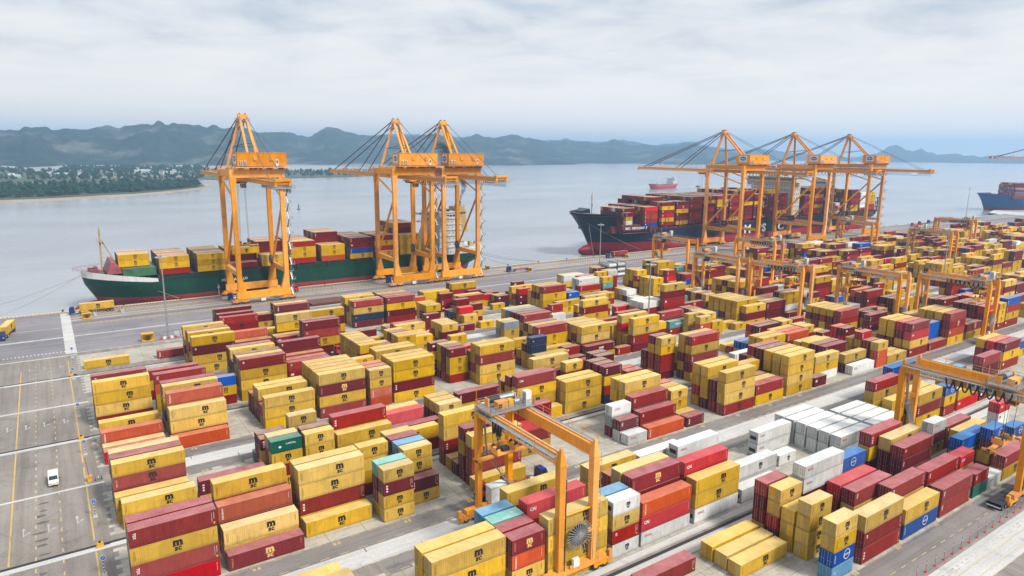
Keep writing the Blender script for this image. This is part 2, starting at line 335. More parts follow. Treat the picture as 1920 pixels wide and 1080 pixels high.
tag(b.build('slab_joints', flat('joint_filler', (0.16,0.145,0.125), 0.9)), kind='structure')
# left road: markings
yl = []
for y0, y1 in ((-100,72),(72,127),(128.6,153),(154,180),(182,247)):
    yl.append((-11.0,y0,-10.75,y1))
for y0, y1 in ((60,71),(74,126),(130,153),(154,163.5),(166,180),(182.5,206),(209,233),(236,252)): yl.append((1.1,y0,1.35,y1))
sheet('yellow_lane_lines', yl, z2, P_YEL)
ds = []
y = -20.0
while y < 250:
    ds += [(-7.3,y,-7.08,y+1.25),(-3.5,y+0.6,-3.28,y+1.9)]; y += 3.9
for k in range(4):
    yy = 100.0+54.6*(k-1)
    for dy in (-3.0, 2.4, -7.0, 6.6):
        x = 8.0
        if k == 0: x = 60
        while x < 380:
            ds.append((x,yy+dy,x+1.6,yy+dy+0.16)); x += 3.4
sheet('yellow_dashes', ds, z4, P_PALEY)
# paint stencils on the lanes (bay numbers) - small pale yellow blocks
b = MB()
for k in range(4):
    for yy in (106.0+54.6*(k-1), 93.2+54.6*k):
        for s in range(1, 26):
            x = 5.19+13.46*s*0.5+3.2
            if s % 2: continue
            for q in range(2): b.face([(x+q*0.75,yy-0.5,z4),(x+q*0.75+0.5,yy-0.5,z4),(x+q*0.75+0.5,yy+0.3,z4),(x+q*0.75,yy+0.3,z4)])
tag(b.build('bay_stencils', P_PALEY), kind='structure')
# direction arrows
b = MB()
def arrow(x, y, s=1.0):
    def P(pts): b.face([(x+a*s, y+c*s, z3) for a, c in pts])
    P([(-0.12,-2.2),(0.12,-2.2),(0.12,1.2),(-0.12,1.2)]); P([(-0.42,1.2),(0.42,1.2),(0,2.5)])
    P([(0.12,-1.9),(1.0,-0.9),(0.85,-0.7),(0.12,-1.5)]); P([(0.62,-0.55),(1.15,-1.15),(1.5,-0.2)])
for x, y in ((-9.0,139.4),(-5.3,138.8),(-0.9,139.4),(-12.9,196),(-9.2,195.4),(-5.5,195.3),(-1.4,195.1),(-8.8,247),(-5.0,247),(-1.0,247)): arrow(x, y, 0.72)
tag(b.build('lane_arrows', P_WHITE), kind='structure')
# tyre marks / wet patches on the road
b = MB()
rr = random.Random(3)
for i in range(11):
    cx_, cy_ = -6.4+rr.uniform(-.5,.5), 121+i*2.9+rr.uniform(-.6,.6); w, h = rr.uniform(.5,1.2), rr.uniform(.25,.5)
    b.face([(cx_+w*math.cos(t)*(1+.25*math.sin(3*t+i)), cy_+h*math.sin(t), z2) for t in [k*math.pi/8 for k in range(16)]])
tag(b.build('tyre_marks', flat('rubber_stain', (0.13,0.115,0.11), 0.9)), kind='structure')
# quay: rails, hatched yellow bands, white lines, cross strip, zebra
ql = [(XL,284.6,XR,286.0),(30,259.6,XR-60,260.4),(3.3,261.0,60,261.5)]
x = -16.0
while x < 0.5: ql.append((x,264.0,x+0.45,265.6)); x += 1.03
sheet('white_quay_lines', ql, z2, P_WHITE)
sheet('cross_strip', [(0.9,261.2,4.1,327.2)], z3, G_STRIP)
sheet('pale_quay_bands', [(4.1,311.5,XR,312.4),(4.1,315.8,XR,316.5),(4.1,322.6,XR,323.3),(XL,301.0,0.9,301.6),(XL,258.5,4,259.3)], z2, G_STRIP)
b = MB()
for y0, y1 in ((302.0,305.6),(313.0,315.4),(317.2,321.8),(324.0,326.4)):
    x = 5.0
    while x < 640:
        b.face([(x,y0,z3),(x+0.5,y0,z3),(x+0.5+(y1-y0)*0.9,y1,z3),(x+(y1-y0)*0.9,y1,z3)]); x += 1.9
tag(b.build('yellow_hatching', P_YEL), kind='structure')
b = MB()
for yr in (306.6,308.0,328.2,329.3):
    b.box(4.5,yr-0.09,0.0,XR,yr+0.09,0.06)
tag(b.build('crane_rails', M['rust']), kind='structure')
b = MB(); b.box(XL,QY-1.2,0.0,XR,QY+0.25,0.28)
tag(b.build('quay_kerb', G_STRIP), kind='structure')
b = MB()
x = XL
while x < 640:
    b.box(x,QY-1.22,0.02,x+0.7,QY-1.1,0.3); b.face([(x,QY-1.1,0.285),(x+0.7,QY-1.1,0.285),(x+0.7,QY+0.2,0.285),(x,QY+0.2,0.285)]); x += 1.3
tag(b.build('kerb_stripes', P_YEL), kind='structure')
# right-hand haul road in front of the first block
sheet('haul_lane', [(88,44.9,XR-60,51.2)], z2, G_LANE)
sheet('haul_strip', [(80,38.5,XR-60,44.4)], z2, G_STRIP)
hd = []
x = 80
while x < 330: hd.append((x,42.9,x+0.8,43.15)); x += 1.7
sheet('white_road_dashes', hd, z4, P_WHITE)
sheet('haul_yellow_lines', [(80,41.5,300,41.62),(80,39.6,300,39.72)], z4, P_PALEY)
# -------- water
m, t, bs, N = nodes('harbour_water'); LK = t.links.new
g = N('ShaderNodeNewGeometry')
n = N('ShaderNodeTexNoise'); n.inputs['Scale'].default_value = 0.09; n.inputs['Detail'].default_value = 8; n.inputs['Roughness'].default_value = 0.7
mp = N('ShaderNodeMapping'); mp.inputs['Scale'].default_value = (1.0, 2.2, 1); mp.inputs['Rotation'].default_value = (0,0,0.5); LK(g.outputs['Position'], mp.inputs[0]); LK(mp.outputs[0], n.inputs['Vector'])
bp = N('ShaderNodeBump'); bp.inputs['Strength'].default_value = 0.5; bp.inputs['Distance'].default_value = 0.7; LK(n.outputs['Fac'], bp.inputs['Height']); LK(bp.outputs[0], bs.inputs['Normal'])
n2 = N('ShaderNodeTexNoise'); n2.inputs['Scale'].default_value = 0.004; n2.inputs['Detail'].default_value = 5; LK(mp.outputs[0], n2.inputs['Vector'])
r = N('ShaderNodeValToRGB'); e = r.color_ramp.elements; e[0].position = 0.35; e[0].color = (0.30,0.315,0.345,1); e[1].position = 0.65; e[1].color = (0.42,0.43,0.455,1)
LK(n2.outputs['Fac'], r.inputs[0]); LK(r.outputs[0], bs.inputs['Base Color']); bs.inputs['Roughness'].default_value = 0.15
WATER = m
b = MB(); b.face([(-5200,-780,WZ),(11500,-780,WZ),(11500,9500,WZ),(-5200,9500,WZ)])
tag(b.build('water', WATER), kind='structure')

# ---------------------------------------------------------------- hills
def hill_mat(name, a, b_, rock, rk):
    m, t, b, N = nodes(name); LK = t.links.new
    g = N('ShaderNodeNewGeometry')
    n = N('ShaderNodeTexNoise'); n.inputs['Scale'].default_value = 0.006; n.inputs['Detail'].default_value = 10; n.inputs['Roughness'].default_value = 0.7; LK(g.outputs['Position'], n.inputs['Vector'])
    r = N('ShaderNodeValToRGB'); e = r.color_ramp.elements; e[0].position = 0.35; e[0].color = a+(1,); e[1].position = 0.65; e[1].color = b_+(1,); LK(n.outputs['Fac'], r.inputs[0])
    n2 = N('ShaderNodeTexNoise'); n2.inputs['Scale'].default_value = 0.0045; n2.inputs['Detail'].default_value = 7; n2.inputs['Roughness'].default_value = 0.62
    mp = N('ShaderNodeMapping'); mp.inputs['Scale'].default_value = (1,1,2.2); mp.inputs['Location'].default_value = (310,77,20); LK(g.outputs['Position'], mp.inputs[0]); LK(mp.outputs[0], n2.inputs['Vector'])
    f = N('ShaderNodeMapRange'); f.inputs[1].default_value = 0.55; f.inputs[2].default_value = 0.68; f.inputs[4].default_value = rk; LK(n2.outputs['Fac'], f.inputs[0])
    mx = N('ShaderNodeMix', data_type='RGBA'); mx.inputs[7].default_value = rock+(1,); LK(f.outputs[0], mx.inputs[0]); LK(r.outputs[0], mx.inputs[6])
    LK(mx.outputs[2], b.inputs['Base Color']); b.inputs['Roughness'].default_value = 0.95; setsock(b, 'Specular IOR Level', 0.1)
    return m
HM = hill_mat('forested_karst', (0.010,0.022,0.012), (0.030,0.048,0.026), (0.24,0.215,0.19), 0.55)
HF = hill_mat('distant_karst', (0.012,0.024,0.016), (0.03,0.042,0.03), (0.16,0.15,0.14), 0.3)
def hdir(u, v=279.0):
    d = ray(u, v); k = math.hypot(d.x, d.y); return d.x/k, d.y/k, d.z/k
def ridge(name, pts, d0, dpk, d1, mat, seed, step=3, nr=54, rough=0.5):
    vs, fs = [], []
    u0, u1 = pts[0][0], pts[-1][0]; nu = int((u1-u0)/step)+1
    for i in range(nu):
        u = u0+(u1-u0)*i/(nu-1)
        for (a, va), (c, vc) in zip(pts, pts[1:]):
            if a <= u <= c: break
        tt = (u-a)/(c-a); tt = tt*tt*(3-2*tt); v = va+(vc-va)*tt
        v += noise.noise(Vector((u*0.09, seed, 0)))*1.6+noise.noise(Vector((u*0.23, seed, 3)))*1.1-abs(noise.noise(Vector((u*0.055, seed, 7))))*2.0+0.8
        x, y, zz = hdir(u, v); hp = max(2.0, HCAM+zz*dpk-WZ)
        wob = noise.noise(Vector((u*0.012, seed*3.1, 1)))*0.5*(dpk-d0)*0.5
        for j in range(nr):
            t = j/(nr-1)
            if t < 0.6:
                q = t/0.6; d = d0+wob*(1-q)+(dpk-d0)*q
                sh = q**1.25
                w = math.sin(math.pi*q)
                nn = noise.fractal(Vector((x*d*0.0032, y*d*0.0032, seed)), 1.0, 2.1, 5)
                rg = 1-abs(noise.noise(Vector((x*d*0.0055+seed, y*d*0.0055, seed*2))))*1.7
                r2 = 1-abs(noise.noise(Vector((x*d*0.017+seed, y*d*0.017, seed*2))))*1.8
                h = hp*(sh+w*rough*(0.30*nn+0.40*(rg-0.55)+0.16*(r2-0.5)))
                h = min(h, hp*(0.985 if q < 1 else 1))
            else:
                q = (t-0.6)/0.4; d = dpk+(d1-dpk)*q; h = hp*(1-q**1.5)
            vs.append((x*d, y*d, WZ-0.6+max(0.0, h)))
    for i in range(nu-1):
        for j in range(nr-1):
            a = i*nr+j; fs.append((a, a+1, a+nr+1, a+nr))
    me = bpy.data.meshes.new(name); me.from_pydata(vs, [], fs); me.materials.append(mat)
    me.polygons.foreach_set('use_smooth', [True]*len(fs)); me.update()
    return tag(link(name, me), kind='structure')
ridge('hills', [(-420,262),(-340,240),(-280,250),(-200,235),(-120,246),(-60,240),(0,243),(34,243),(47,238),(85,237),(102,243),(125,240),(160,241),(185,238),(203,234),(222,240),(240,235),(270,231),(285,232),(297,225.5),(312,233),(325,229),(338,232),(372,234),(386,239),(400,234),(420,240),(440,238),(468,241),(480,246),(492,252),(500,262),(520,285),(540,309)], 2750, 3700, 4600, HM, 3.7, rough=0.8)
ridge('hills', [(420,300),(440,270),(465,255),(485,249),(505,247),(540,247),(560,253),(580,256),(593,249),(605,240),(615,237),(632,240),(650,247),(680,252),(700,254),(720,252),(750,256),(780,255),(800,252),(820,250),(840,258),(860,262),(880,254),(893,251),(912,256),(930,257),(960,251),(990,258),(1010,262),(1030,266),(1050,276),(1070,296),(1090,306)], 3050, 4300, 5400, HM, 8.2)
ridge('hills', [(990,296),(1010,280),(1040,262),(1075,264),(1098,265),(1120,270),(1135,266),(1150,260.5),(1166,265),(1182,272),(1210,270),(1240,274),(1262,272),(1292,266),(1312,273),(1345,276),(1370,284),(1400,294),(1430,303)], 3700, 4900, 5800, HM, 5.1)
ridge('distant_hills', [(560,262),(640,256),(760,251),(860,256),(960,262),(1045,262),(1062,260),(1078,263),(1100,264),(1120,266),(1168,262),(1186,265),(1220,271),(1260,269),(1292,265),(1330,273),(1380,281),(1430,279),(1470,284),(1520,288),(1560,292),(1640,300)], 5900, 7000, 8000, HF, 12.4, rough=0.3)
ridge('distant_hills', [(1560,301),(1600,294),(1640,288),(1655,281),(1668,274),(1680,270.5),(1690,275),(1700,281),(1714,283),(1728,279.5),(1742,284),(1760,289),(1790,288),(1815,291),(1835,293),(1870,291),(1920,295),(2000,291),(2080,296),(2200,292),(2320,302)], 6000, 7200, 8200, HF, 20.3, rough=0.3)
# ---------------------------------------------------------------- far shore
LAND = ground_mat('scrubby_land', (0.055,0.085,0.035), (0.13,0.14,0.07), 0.4, 0.006, (0.01,0.01,1), 0.95, 0.15)
SAND = ground_mat('sandy_shore', (0.36,0.29,0.20), (0.46,0.38,0.27), 0.3, 0.01, (0.02,0.02,1), 0.95, 0.2)
FLATS = ground_mat('pale_mud_flats', (0.34,0.335,0.33), (0.46,0.46,0.46), 0.4, 0.004, (0.002,0.02,1), 0.9, 0.1)
def landpoly(name, uv, z, mat, depth=3.0):
    pts = [at(u, v, WZ) for u, v in uv]; b = MB()
    b.face([(p.x,p.y,WZ+z) for p in pts][::-1])
    n = len(pts)
    for i in range(n):
        p, q = pts[i], pts[(i+1)%n]; b.face([(p.x,p.y,WZ-depth),(q.x,q.y,WZ-depth),(q.x,q.y,WZ+z),(p.x,p.y,WZ+z)])
    o = tag(b.build(name, mat), kind='structure')
    bm = bmesh.new(); bm.from_mesh(o.data); bmesh.ops.recalc_face_normals(bm, faces=bm.faces); bm.to_mesh(o.data); bm.free()
    return o
landpoly('sand_shore', [(-420,392),(-200,386),(-60,382),(0,380.5),(60,378),(130,374.5),(200,370),(250,367.5),(300,363.5),(345,359),(372,356),(388,352.5),(399,349.5),(394,346),(372,343.5),(330,341),(240,341),(-420,345)], 0.5, SAND)
landpoly('peninsula', [(-420,388),(-200,382),(-60,378),(0,376),(60,374),(130,370.5),(200,366.5),(250,364),(300,360),(345,355.5),(368,352.5),(384,349.5),(376,345.5),(330,342.5),(240,342),(120,340),(-420,344)], 1.6, LAND)
landpoly('mainland', [(-420,345.5),(120,341),(250,340),(340,338),(372,336),(420,338),(470,336),(560,334),(640,332.5),(700,330),(722,327),(700,323.5),(640,321),(580,318.5),(560,313),(-420,314)], 1.2, LAND)
landpoly('mud_flats', [(100,322),(330,316.8),(470,317),(560,320.5),(640,319.5),(690,316),(640,312),(470,310),(-300,312),(-300,318)], 1.9, FLATS)
landpoly('sand_bank', [(130,336),(240,333.5),(345,333),(395,331),(360,330),(250,331.5),(140,333.8)], 1.9, SAND)
# dense belt of far trees: nobody could count it
FOL = flat('far_foliage', (0.024,0.060,0.026), 0.9, var=0.5, scale=0.08, spec=0.1)
TRK = flat('far_bark', (0.07,0.05,0.035), 0.9)
def blob(b, c, r, h, rr, m=0):
    n = 5; o = len(b.v); ph = rr.random()*6
    b.v.append((c[0], c[1], c[2]-h*0.5))
    for ring, (zz, k) in enumerate(((-0.15, 0.95), (0.22, 0.72))):
        for i in range(n):
            t = ph+2*math.pi*i/n+ring*0.6; q = r*k*rr.uniform(.65, 1.25); b.v.append((c[0]+q*math.cos(t), c[1]+q*math.sin(t), c[2]+h*(zz+rr.uniform(-.1,.1))))
    b.v.append((c[0], c[1], c[2]+h*0.5))
    for i in range(n):
        j = (i+1) % n
        for f in ((o,o+1+j,o+1+i),(o+1+i,o+1+j,o+1+n+j),(o+1+i,o+1+n+j,o+1+n+i),(o+1+n+i,o+1+n+j,o+1+2*n)):
            b.f.append(f); b.m.append(m); b.c.append(None)
rr = random.Random(5); b = MB()
def far_tree(b, p, h, rr):
    b.tube((p.x,p.y,p.z),(p.x+rr.uniform(-.6,.6),p.y,p.z+h*0.7), h*0.022, 4, 1, cap=False)
    k = rr.choice([3,4,5]); slim = rr.uniform(.28,.52)
    for i in range(k):
        q = i/(k-1); r = h*slim*(1.05-0.42*q)*rr.uniform(.7,1.3)
        blob(b, (p.x+rr.uniform(-.5,.5)*r, p.y+rr.uniform(-.5,.5)*r, p.z+h*(0.36+0.46*q)), r, h*rr.uniform(.30,.46), rr)
for i in range(1500):
    u = rr.uniform(-400, 372)
    f = max(0, min(1, (u+0)/372)); lo = 375-19*f if u > 0 else 375-u*0.03; hi = 352-8*f*f
    if u > 250: hi = 349-4*(u-250)/120; lo = 362-9*(u-250)/120
    v = lo-(lo-hi)*rr.random()**1.3
    p = at(u, v, WZ); p.z = WZ+1.6
    far_tree(b, p, rr.choice([7,8,9,10,12,16])*rr.uniform(.7,1.05), rr)
for i in range(900):
    u = rr.uniform(-400, 715); v = rr.uniform(320, 340) if u < 380 else rr.uniform(322, 332)
    p = at(u, v, WZ); p.z = WZ+1.2
    far_tree(b, p, rr.uniform(6, 13), rr)
for i in range(500):
    u = rr.uniform(-400, 60) if i < 160 else rr.uniform(120, 390); v = rr.uniform(315.5, 326)
    p = at(u, v, WZ); p.z = WZ+1.2
    far_tree(b, p, rr.uniform(8, 15), rr)
tag(b.build('far_woodland', [FOL, TRK]), kind='stuff', label='dark belt of trees along the far shore', cat='woodland')
# far village
HW = [flat('house_wall_pale', (0.68,0.67,0.64), 0.8), flat('house_wall_cream', (0.62,0.55,0.44), 0.8), flat('house_wall_mint', (0.35,0.60,0.55), 0.8), flat('house_wall_pink', (0.62,0.42,0.38), 0.8)]
HR = [flat('roof_tile_red', (0.32,0.10,0.06), 0.8), flat('roof_sheet_grey', (0.40,0.43,0.47), 0.6), flat('roof_sheet_pale', (0.60,0.62,0.64), 0.6), flat('roof_sheet_blue', (0.18,0.27,0.40), 0.6)]
WIN = flat('far_window', (0.06,0.07,0.09), 0.3)
spots = [(rr.gauss(c, s), rr.uniform(a, d)) for c, s, a, d, n in ((105,16,327,334,6),(150,22,322,331,8),(215,26,321,329,10),(290,24,321,330,12),(335,16,323,330,6),(40,18,332,337,3)) for _ in range(n)]
for i, (u, v) in enumerate(spots):
    p = at(u, v, WZ); b = MB()
    w, d, h = rr.uniform(6,15), rr.uniform(6,11), rr.choice([4,5,5,7,9])
    b.box(-w/2,-d/2,0,w/2,d/2,h,0)
    for k in range(int(h//3.2)):
        for q in range(3): b.box(-w*0.36+q*w*0.3,-d/2-0.06,k*3.2+1.1,-w*0.36+q*w*0.3+w*0.14,-d/2+0.02,k*3.2+2.5,2)
    if h < 9:
        b.face([(-w/2-.5,-d/2-.5,h+.02),(w/2+.5,-d/2-.5,h+.02),(w/2+.5,0,h+2.4),(-w/2-.5,0,h+2.4)],1); b.face([(w/2+.5,d/2+.5,h+.02),(-w/2-.5,d/2+.5,h+.02),(-w/2-.5,0,h+2.4),(w/2+.5,0,h+2.4)],1)
        b.face([(-w/2,-d/2,h),(-w/2,0,h+2.3),(-w/2,d/2,h)],0); b.face([(w/2,-d/2,h),(w/2,d/2,h),(w/2,0,h+2.3)],0)
    else: b.box(-w/2-.3,-d/2-.3,h,w/2+.3,d/2+.3,h+.5,1)
    o = b.build('house', [rr.choice(HW[:1]*4+HW), rr.choice(HR), WIN], loc=(p.x,p.y,WZ+1.1), rz=rr.uniform(-.5,.5))
    tag(o, 'small pale house among the trees of the far-off village', 'house', 'houses of the far village')

# ---------------------------------------------------------------- lettering
def text_mesh(s, size=1.0, bold=0.0, align='LEFT', spacing=1.0):
    cu = bpy.data.curves.new('lettering_curve', 'FONT'); cu.body = s; cu.size = size; cu.offset = bold; cu.align_x = align; cu.resolution_u = 2; cu.space_character = spacing
    o = bpy.data.objects.new('lettering_curve', cu); COL.objects.link(o)
    dg = bpy.context.evaluated_depsgraph_get(); me = bpy.data.meshes.new_from_object(o.evaluated_get(dg))
    bpy.data.objects.remove(o); bpy.data.curves.remove(cu)
    v = [tuple(p.co) for p in me.vertices]; f = [tuple(p.vertices) for p in me.polygons]; bpy.data.meshes.remove(me)
    return v, f
_tc = {}
def put_text(b, s, org, ex, ey, size, bold=0.0, m=0, align='LEFT', spacing=1.0, c=None, sx=1.0):
    """lay text with baseline origin org, running along ex, up along ey"""
    k = (s, bold, align, spacing)
    if k not in _tc: _tc[k] = text_mesh(s, 1.0, bold, align, spacing)
    v, f = _tc[k]; o = len(b.v); org = Vector(org); ex = Vector(ex)*size*sx; ey = Vector(ey)*size
    for p in v: b.v.append(tuple(org+ex*p[0]+ey*p[1]))
    for q in f: b.f.append(tuple(o+i for i in q)); b.m.append(m); b.c.append(c)
# ---------------------------------------------------------------- containers
WD = 2.44
def shell_mesh(L, h, reefer=False):
    b = MB(); x0, x1, y0, y1 = -L/2, L/2, -WD/2, WD/2; H = h-0.055
    for x in (x0, x1-0.16):
        for y in (y0, y1-0.16): b.box(x,y,0,x+0.16,y+0.16,H)
    for y in (y0, y1-0.10):
        b.box(x0+.16,y,0.02,x1-.16,y+.10,0.17); b.box(x0+.16,y,H-.12,x1-.16,y+.10,H-.01)
    for x in (x0, x1-0.12): b.box(x,y0+.16,0.02,x+.12,y1-.16,0.16); b.box(x,y0+.16,H-.12,x+.12,y1-.16,H-.01)
    def corr(ax0, ax1, place, pitch, dep, za, zb):
        n = int((ax1-ax0)/pitch); p = (ax1-ax0)/n; pr = []
        for i in range(n):
            a = ax0+i*p; pr += [(a,0),(a+p*.26,0),(a+p*.5,dep),(a+p*.76,dep)]
        pr.append((ax1,0))
        for (a, d), (c, e) in zip(pr, pr[1:]): b.face([place(a,d,za),place(c,e,za),place(c,e,zb),place(a,d,zb)])
    if reefer:
        b.box(x0+.16,y0+.02,.17,x1-.16,y1-.02,H-.02); 
        for i in range(1, int(L/1.2)):
            for y in (y0+.012, y1-.03): b.box(x0+i*1.2,y,.2,x0+i*1.2+.03,y+.02,H-.14)
    else:
        pt = 0.278
        corr(x0+.16, x1-.16, lambda a,d,z: (a,y0+.006+d,z), pt, .04, .17, H-.12)
        corr(x0+.16, x1-.16, lambda a,d,z: (-a,y1-.006-d,z), pt, .04, .17, H-.12)
        corr(y0+.16, y1-.16, lambda a,d,z: (x1-.006-d,a,z), pt, .04, .16, H-.12)
        # roof, shallow ribs across
        n = int((L-.3)/0.56); p = (L-.24)/n; pr = []
        for i in range(n):
            a = x0+.12+i*p; pr += [(a,0),(a+p*.55,0),(a+p*.66,-.022),(a+p*.9,-.022)]
        pr.append((x1-.12,0))
        for (a, d), (c, e) in zip(pr, pr[1:]): b.face([(a,y0+.08,H-.012+d),(c,y0+.08,H-.012+e),(c,y1-.08,H-.012+e),(a,y1-.08,H-.012+d)])
    b.face([(x0+.1,y1-.1,.06),(x1-.1,y1-.1,.06),(x1-.1,y0+.1,.06),(x0+.1,y0+.1,.06)])
    b.box(x0+.06,y0+.16,.16,x0+.10,y1-.16,H-.12)        # closing wall behind the doors
    return b
def door_mesh(h):
    b = MB(); H = h-.035; w = (WD-.36)/2
    b.box(-.045,0.01,.17,0,w-.01,H-.13)
    for i in range(4): b.box(-.06,.08,.42+i*(H-.5)/4,-.045,w-.08,.42+i*(H-.5)/4+(H-.5)/4-.14)
    for y in (w*.30, w*.72):
        b.tube((-.09,y,.16),(-.09,y,H-.12),.024,6,1)
        b.box(-.13,y-.30,1.05,-.10,y+.04,1.10,1)
        for z in (.22,.9,1.6,H-.26): b.box(-.11,y-.05,z,-.045,y+.05,z+.07,1)
    return b
SH, DR = {}, {}
def shell(L, h, rf): 
    k = (L,h,rf)
    if k not in SH: SH[k] = shell_mesh(12.19 if L == 4 else 6.06, h, rf).mesh('container_shell', PM['Y'])
    return SH[k]
def door(h):
    if h not in DR: DR[h] = door_mesh(h).mesh('container_door', [PM['Y'], M['steel']])
    return DR[h]
FACE = {}
def logo(b, cx, y, zc, s, m):
    put_text(b, 'm', (cx,y,zc+0.02*s), (1,0,0), (0,0,1), 1.8*s, 0.06, m, 'CENTER', sx=1.0)
    put_text(b, 'sc', (cx,y,zc-0.82*s), (1,0,0), (0,0,1), 1.25*s, 0.038, m, 'CENTER', 1.0)
    b.box(cx-0.95*s,y-.002,zc-0.02*s,cx+0.95*s,y+.002,zc+0.015*s,m)
def lettering(L, h, c, v):
    """marks on the long side that faces the quay road; v picks one of the marks seen in the photo"""
    k = (L,h,c,v)
    if k in FACE: return FACE[k]
    b = MB(); Ln = 12.19 if L == 4 else 6.06; y = -WD/2-.006; H = h; x0 = -Ln/2
    def col_marks(xx, z0, z1, m, w=.07, seed=1):
        q = random.Random(seed); z = z1
        while z > z0:
            d = q.uniform(.05,.16); b.box(xx,y-.002,z-d,xx+w,y+.002,z,m); z -= d+q.uniform(.04,.09)
    def wt(s, x, z, size, m=1, bold=.02, vert=False, **k2):
        if vert: put_text(b, s, (x,y,z), (0,0,-1), (1,0,0), size, bold, m, **k2)
        else: put_text(b, s, (x,y,z), (1,0,0), (0,0,1), size, bold, m, **k2)
    if c in 'YyNK':
        m = {'Y':0,'y':0,'N':2,'K':0}[c]
        logo(b, 0.12*Ln if L == 4 and v == 1 else 0.03*Ln, y, H*.48, 0.98 if L == 4 else .82, m)
        col_marks(x0+.45, H*.22, H*.78, m if c != 'K' else 1, .06, 2); col_marks(x0+.62, H*.30, H*.78, m if c != 'K' else 1, .04, 5); col_marks(-x0-.6, H*.45, H*.8, m, .06, 7)
    elif c in 'RM':
        if v == 0: b.box(x0+.75,y-.002,H*.6,x0+1.1,y+.002,H*.78,1); b.box(x0+.82,y-.004,H*.64,x0+1.03,y,H*.72,0)
        elif v == 1: wt('CAI', x0+.6, H*.52, .75, 1, .03)
        elif v == 2: wt('TEX', x0+.55, H*.82, .55, 1, .03, True)
        elif v == 3:
            for i in range(3): b.box(x0+.5,y-.002,H*.28+i*.5,x0+.85,y+.002,H*.28+i*.5+.3,1)
        elif v == 4 and L == 4: wt('ONE', 0, H*.42, .95, 1, .04, align='CENTER')
        col_marks(-x0-.75, H*.3, H*.82, 1, .05, 3+v); col_marks(-x0-.45, H*.45, H*.82, 1, .08, 9+v)
        b.box(-x0-.55,y-.003,H*.16,-x0-.28,y+.003,H*.26,4)
    elif c == 'O':
        wt('HAMBURG', x0+.55, H*.86, .42, 1, .02, True); col_marks(-x0-.6, H*.4, H*.82, 1, .06, 4)
    elif c == 'V': wt('CAI', x0+.55, H*.52, .8, 1, .035); col_marks(-x0-.5, H*.35, H*.82, 1, .06, 6)
    elif c == 'W':
        if v == 5: logo(b, 0.06*Ln, y, H*.5, .8 if L == 4 else .62, 0)
        else: wt('OOCL', x0+.8, H*.58, .62, 3, .03)
        col_marks(-x0-.6, H*.4, H*.82, 0, .05, 8)
    elif c == 'B':
        for i in range(20):
            t, t2 = 2*math.pi*i/20, 2*math.pi*(i+1)/20; cx_, cz_, r1, r2 = .14*Ln, H*.5, .78, .9
            b.face([(cx_+r1*math.cos(t),y,cz_+r1*math.sin(t)),(cx_+r2*math.cos(t),y,cz_+r2*math.sin(t)),(cx_+r2*math.cos(t2),y,cz_+r2*math.sin(t2)),(cx_+r1*math.cos(t2),y,cz_+r1*math.sin(t2))][::-1],1)
        wt('COSCO', .14*Ln, H*.5-.17, .46, 1, .03, align='CENTER')
        wt('COSCO', x0+.4, H*.8, .4, 1, .01, True)
    elif c == 'T' and L == 4: wt('CHINA SHIPPING', .05*Ln, H*.38, .9, 1, .03, align='CENTER')
    elif c == 'G' and L == 2: wt('CAPITAL', -.2, H*.55, .52, 1, .02); b.face([(-1.7,y,H*.45),(-1.35,y,H*.33),(-1.0,y,H*.45),(-1.35,y,H*.57)],1)
    elif c in 'LDS': wt('TEX', x0+.5, H*.5, .4, 1, .01)
    if not b.f: FACE[k] = None; return None
    FACE[k] = b.mesh('container_lettering', [M['black'], M['white'], M['gold'], M['redlet'], M['yellow']])
    return FACE[k]
UNIT = None
def reefer_unit():
    global UNIT
    if UNIT: return UNIT
    b = MB(); b.box(-.05,-.95,.35,0,.95,2.5,0); b.box(-.09,-.8,.95,-.05,.8,1.75,1)
    for y in (-.42,.42): b.tube((-.10,y,1.35),(-.13,y,1.35),.32,12,2)
    b.box(-.10,-.9,1.9,-.05,.0,2.4,0); b.box(-.10,.1,.4,-.05,.85,.85,0)
    UNIT = b.mesh('refrigeration_unit', [M['grey'], M['dark'], M['black']]); return UNIT
def setmat(o, m):
    s = o.material_slots[0]; s.link = 'OBJECT'; s.material = m
CW = dict(Y='yellow', y='pale yellow', R='brownish red', M='dark maroon', O='orange red', V='bright red', W='white', B='blue', D='navy blue', L='light blue', T='teal', G='green', S='grey', N='wine red', K='rust red')
def container(c, L, h, loc, label, v=0, detail=2, group='stacked shipping containers', rz=0.0, rf=False):
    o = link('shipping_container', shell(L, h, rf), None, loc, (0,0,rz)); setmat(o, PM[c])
    tag(o, label, 'container', group)
    if detail >= 1:
        fm = lettering(L, h, c, v)
        if fm: link('lettering', fm, o)
    if detail >= 1:
        Ln = 12.19 if L == 4 else 6.06
        if rf: link('refrigeration_unit', reefer_unit(), o, (-Ln/2,0,0))
        else:
            d1 = link('door', door(h), o, (-Ln/2+.06,-WD/2+.17,0)); setmat(d1, PM[c])
            d2 = link('door', door(h), o, (-Ln/2+.06,WD/2-.17,0)); d2.scale = (1,-1,1); setmat(d2, PM[c])
    return o
FY = {0:52.0,1:76.0,2:107.5,3:130.7,4:161.9,5:185.2,6:216.0,7:239.0}
ORD = ['first','second','third','fourth','fifth','sixth','seventh','eighth','ninth','tenth','eleventh','twelfth','thirteenth','fourteenth','fifteenth','sixteenth','seventeenth','eighteenth','nineteenth','twentieth','twenty-first','twenty-second','twenty-third','twenty-fourth','twenty-fifth','twenty-sixth','twenty-seventh','twenty-eighth','twenty-ninth','thirtieth','thirty-first','thirty-second','thirty-third','thirty-fourth','thirty-fifth']
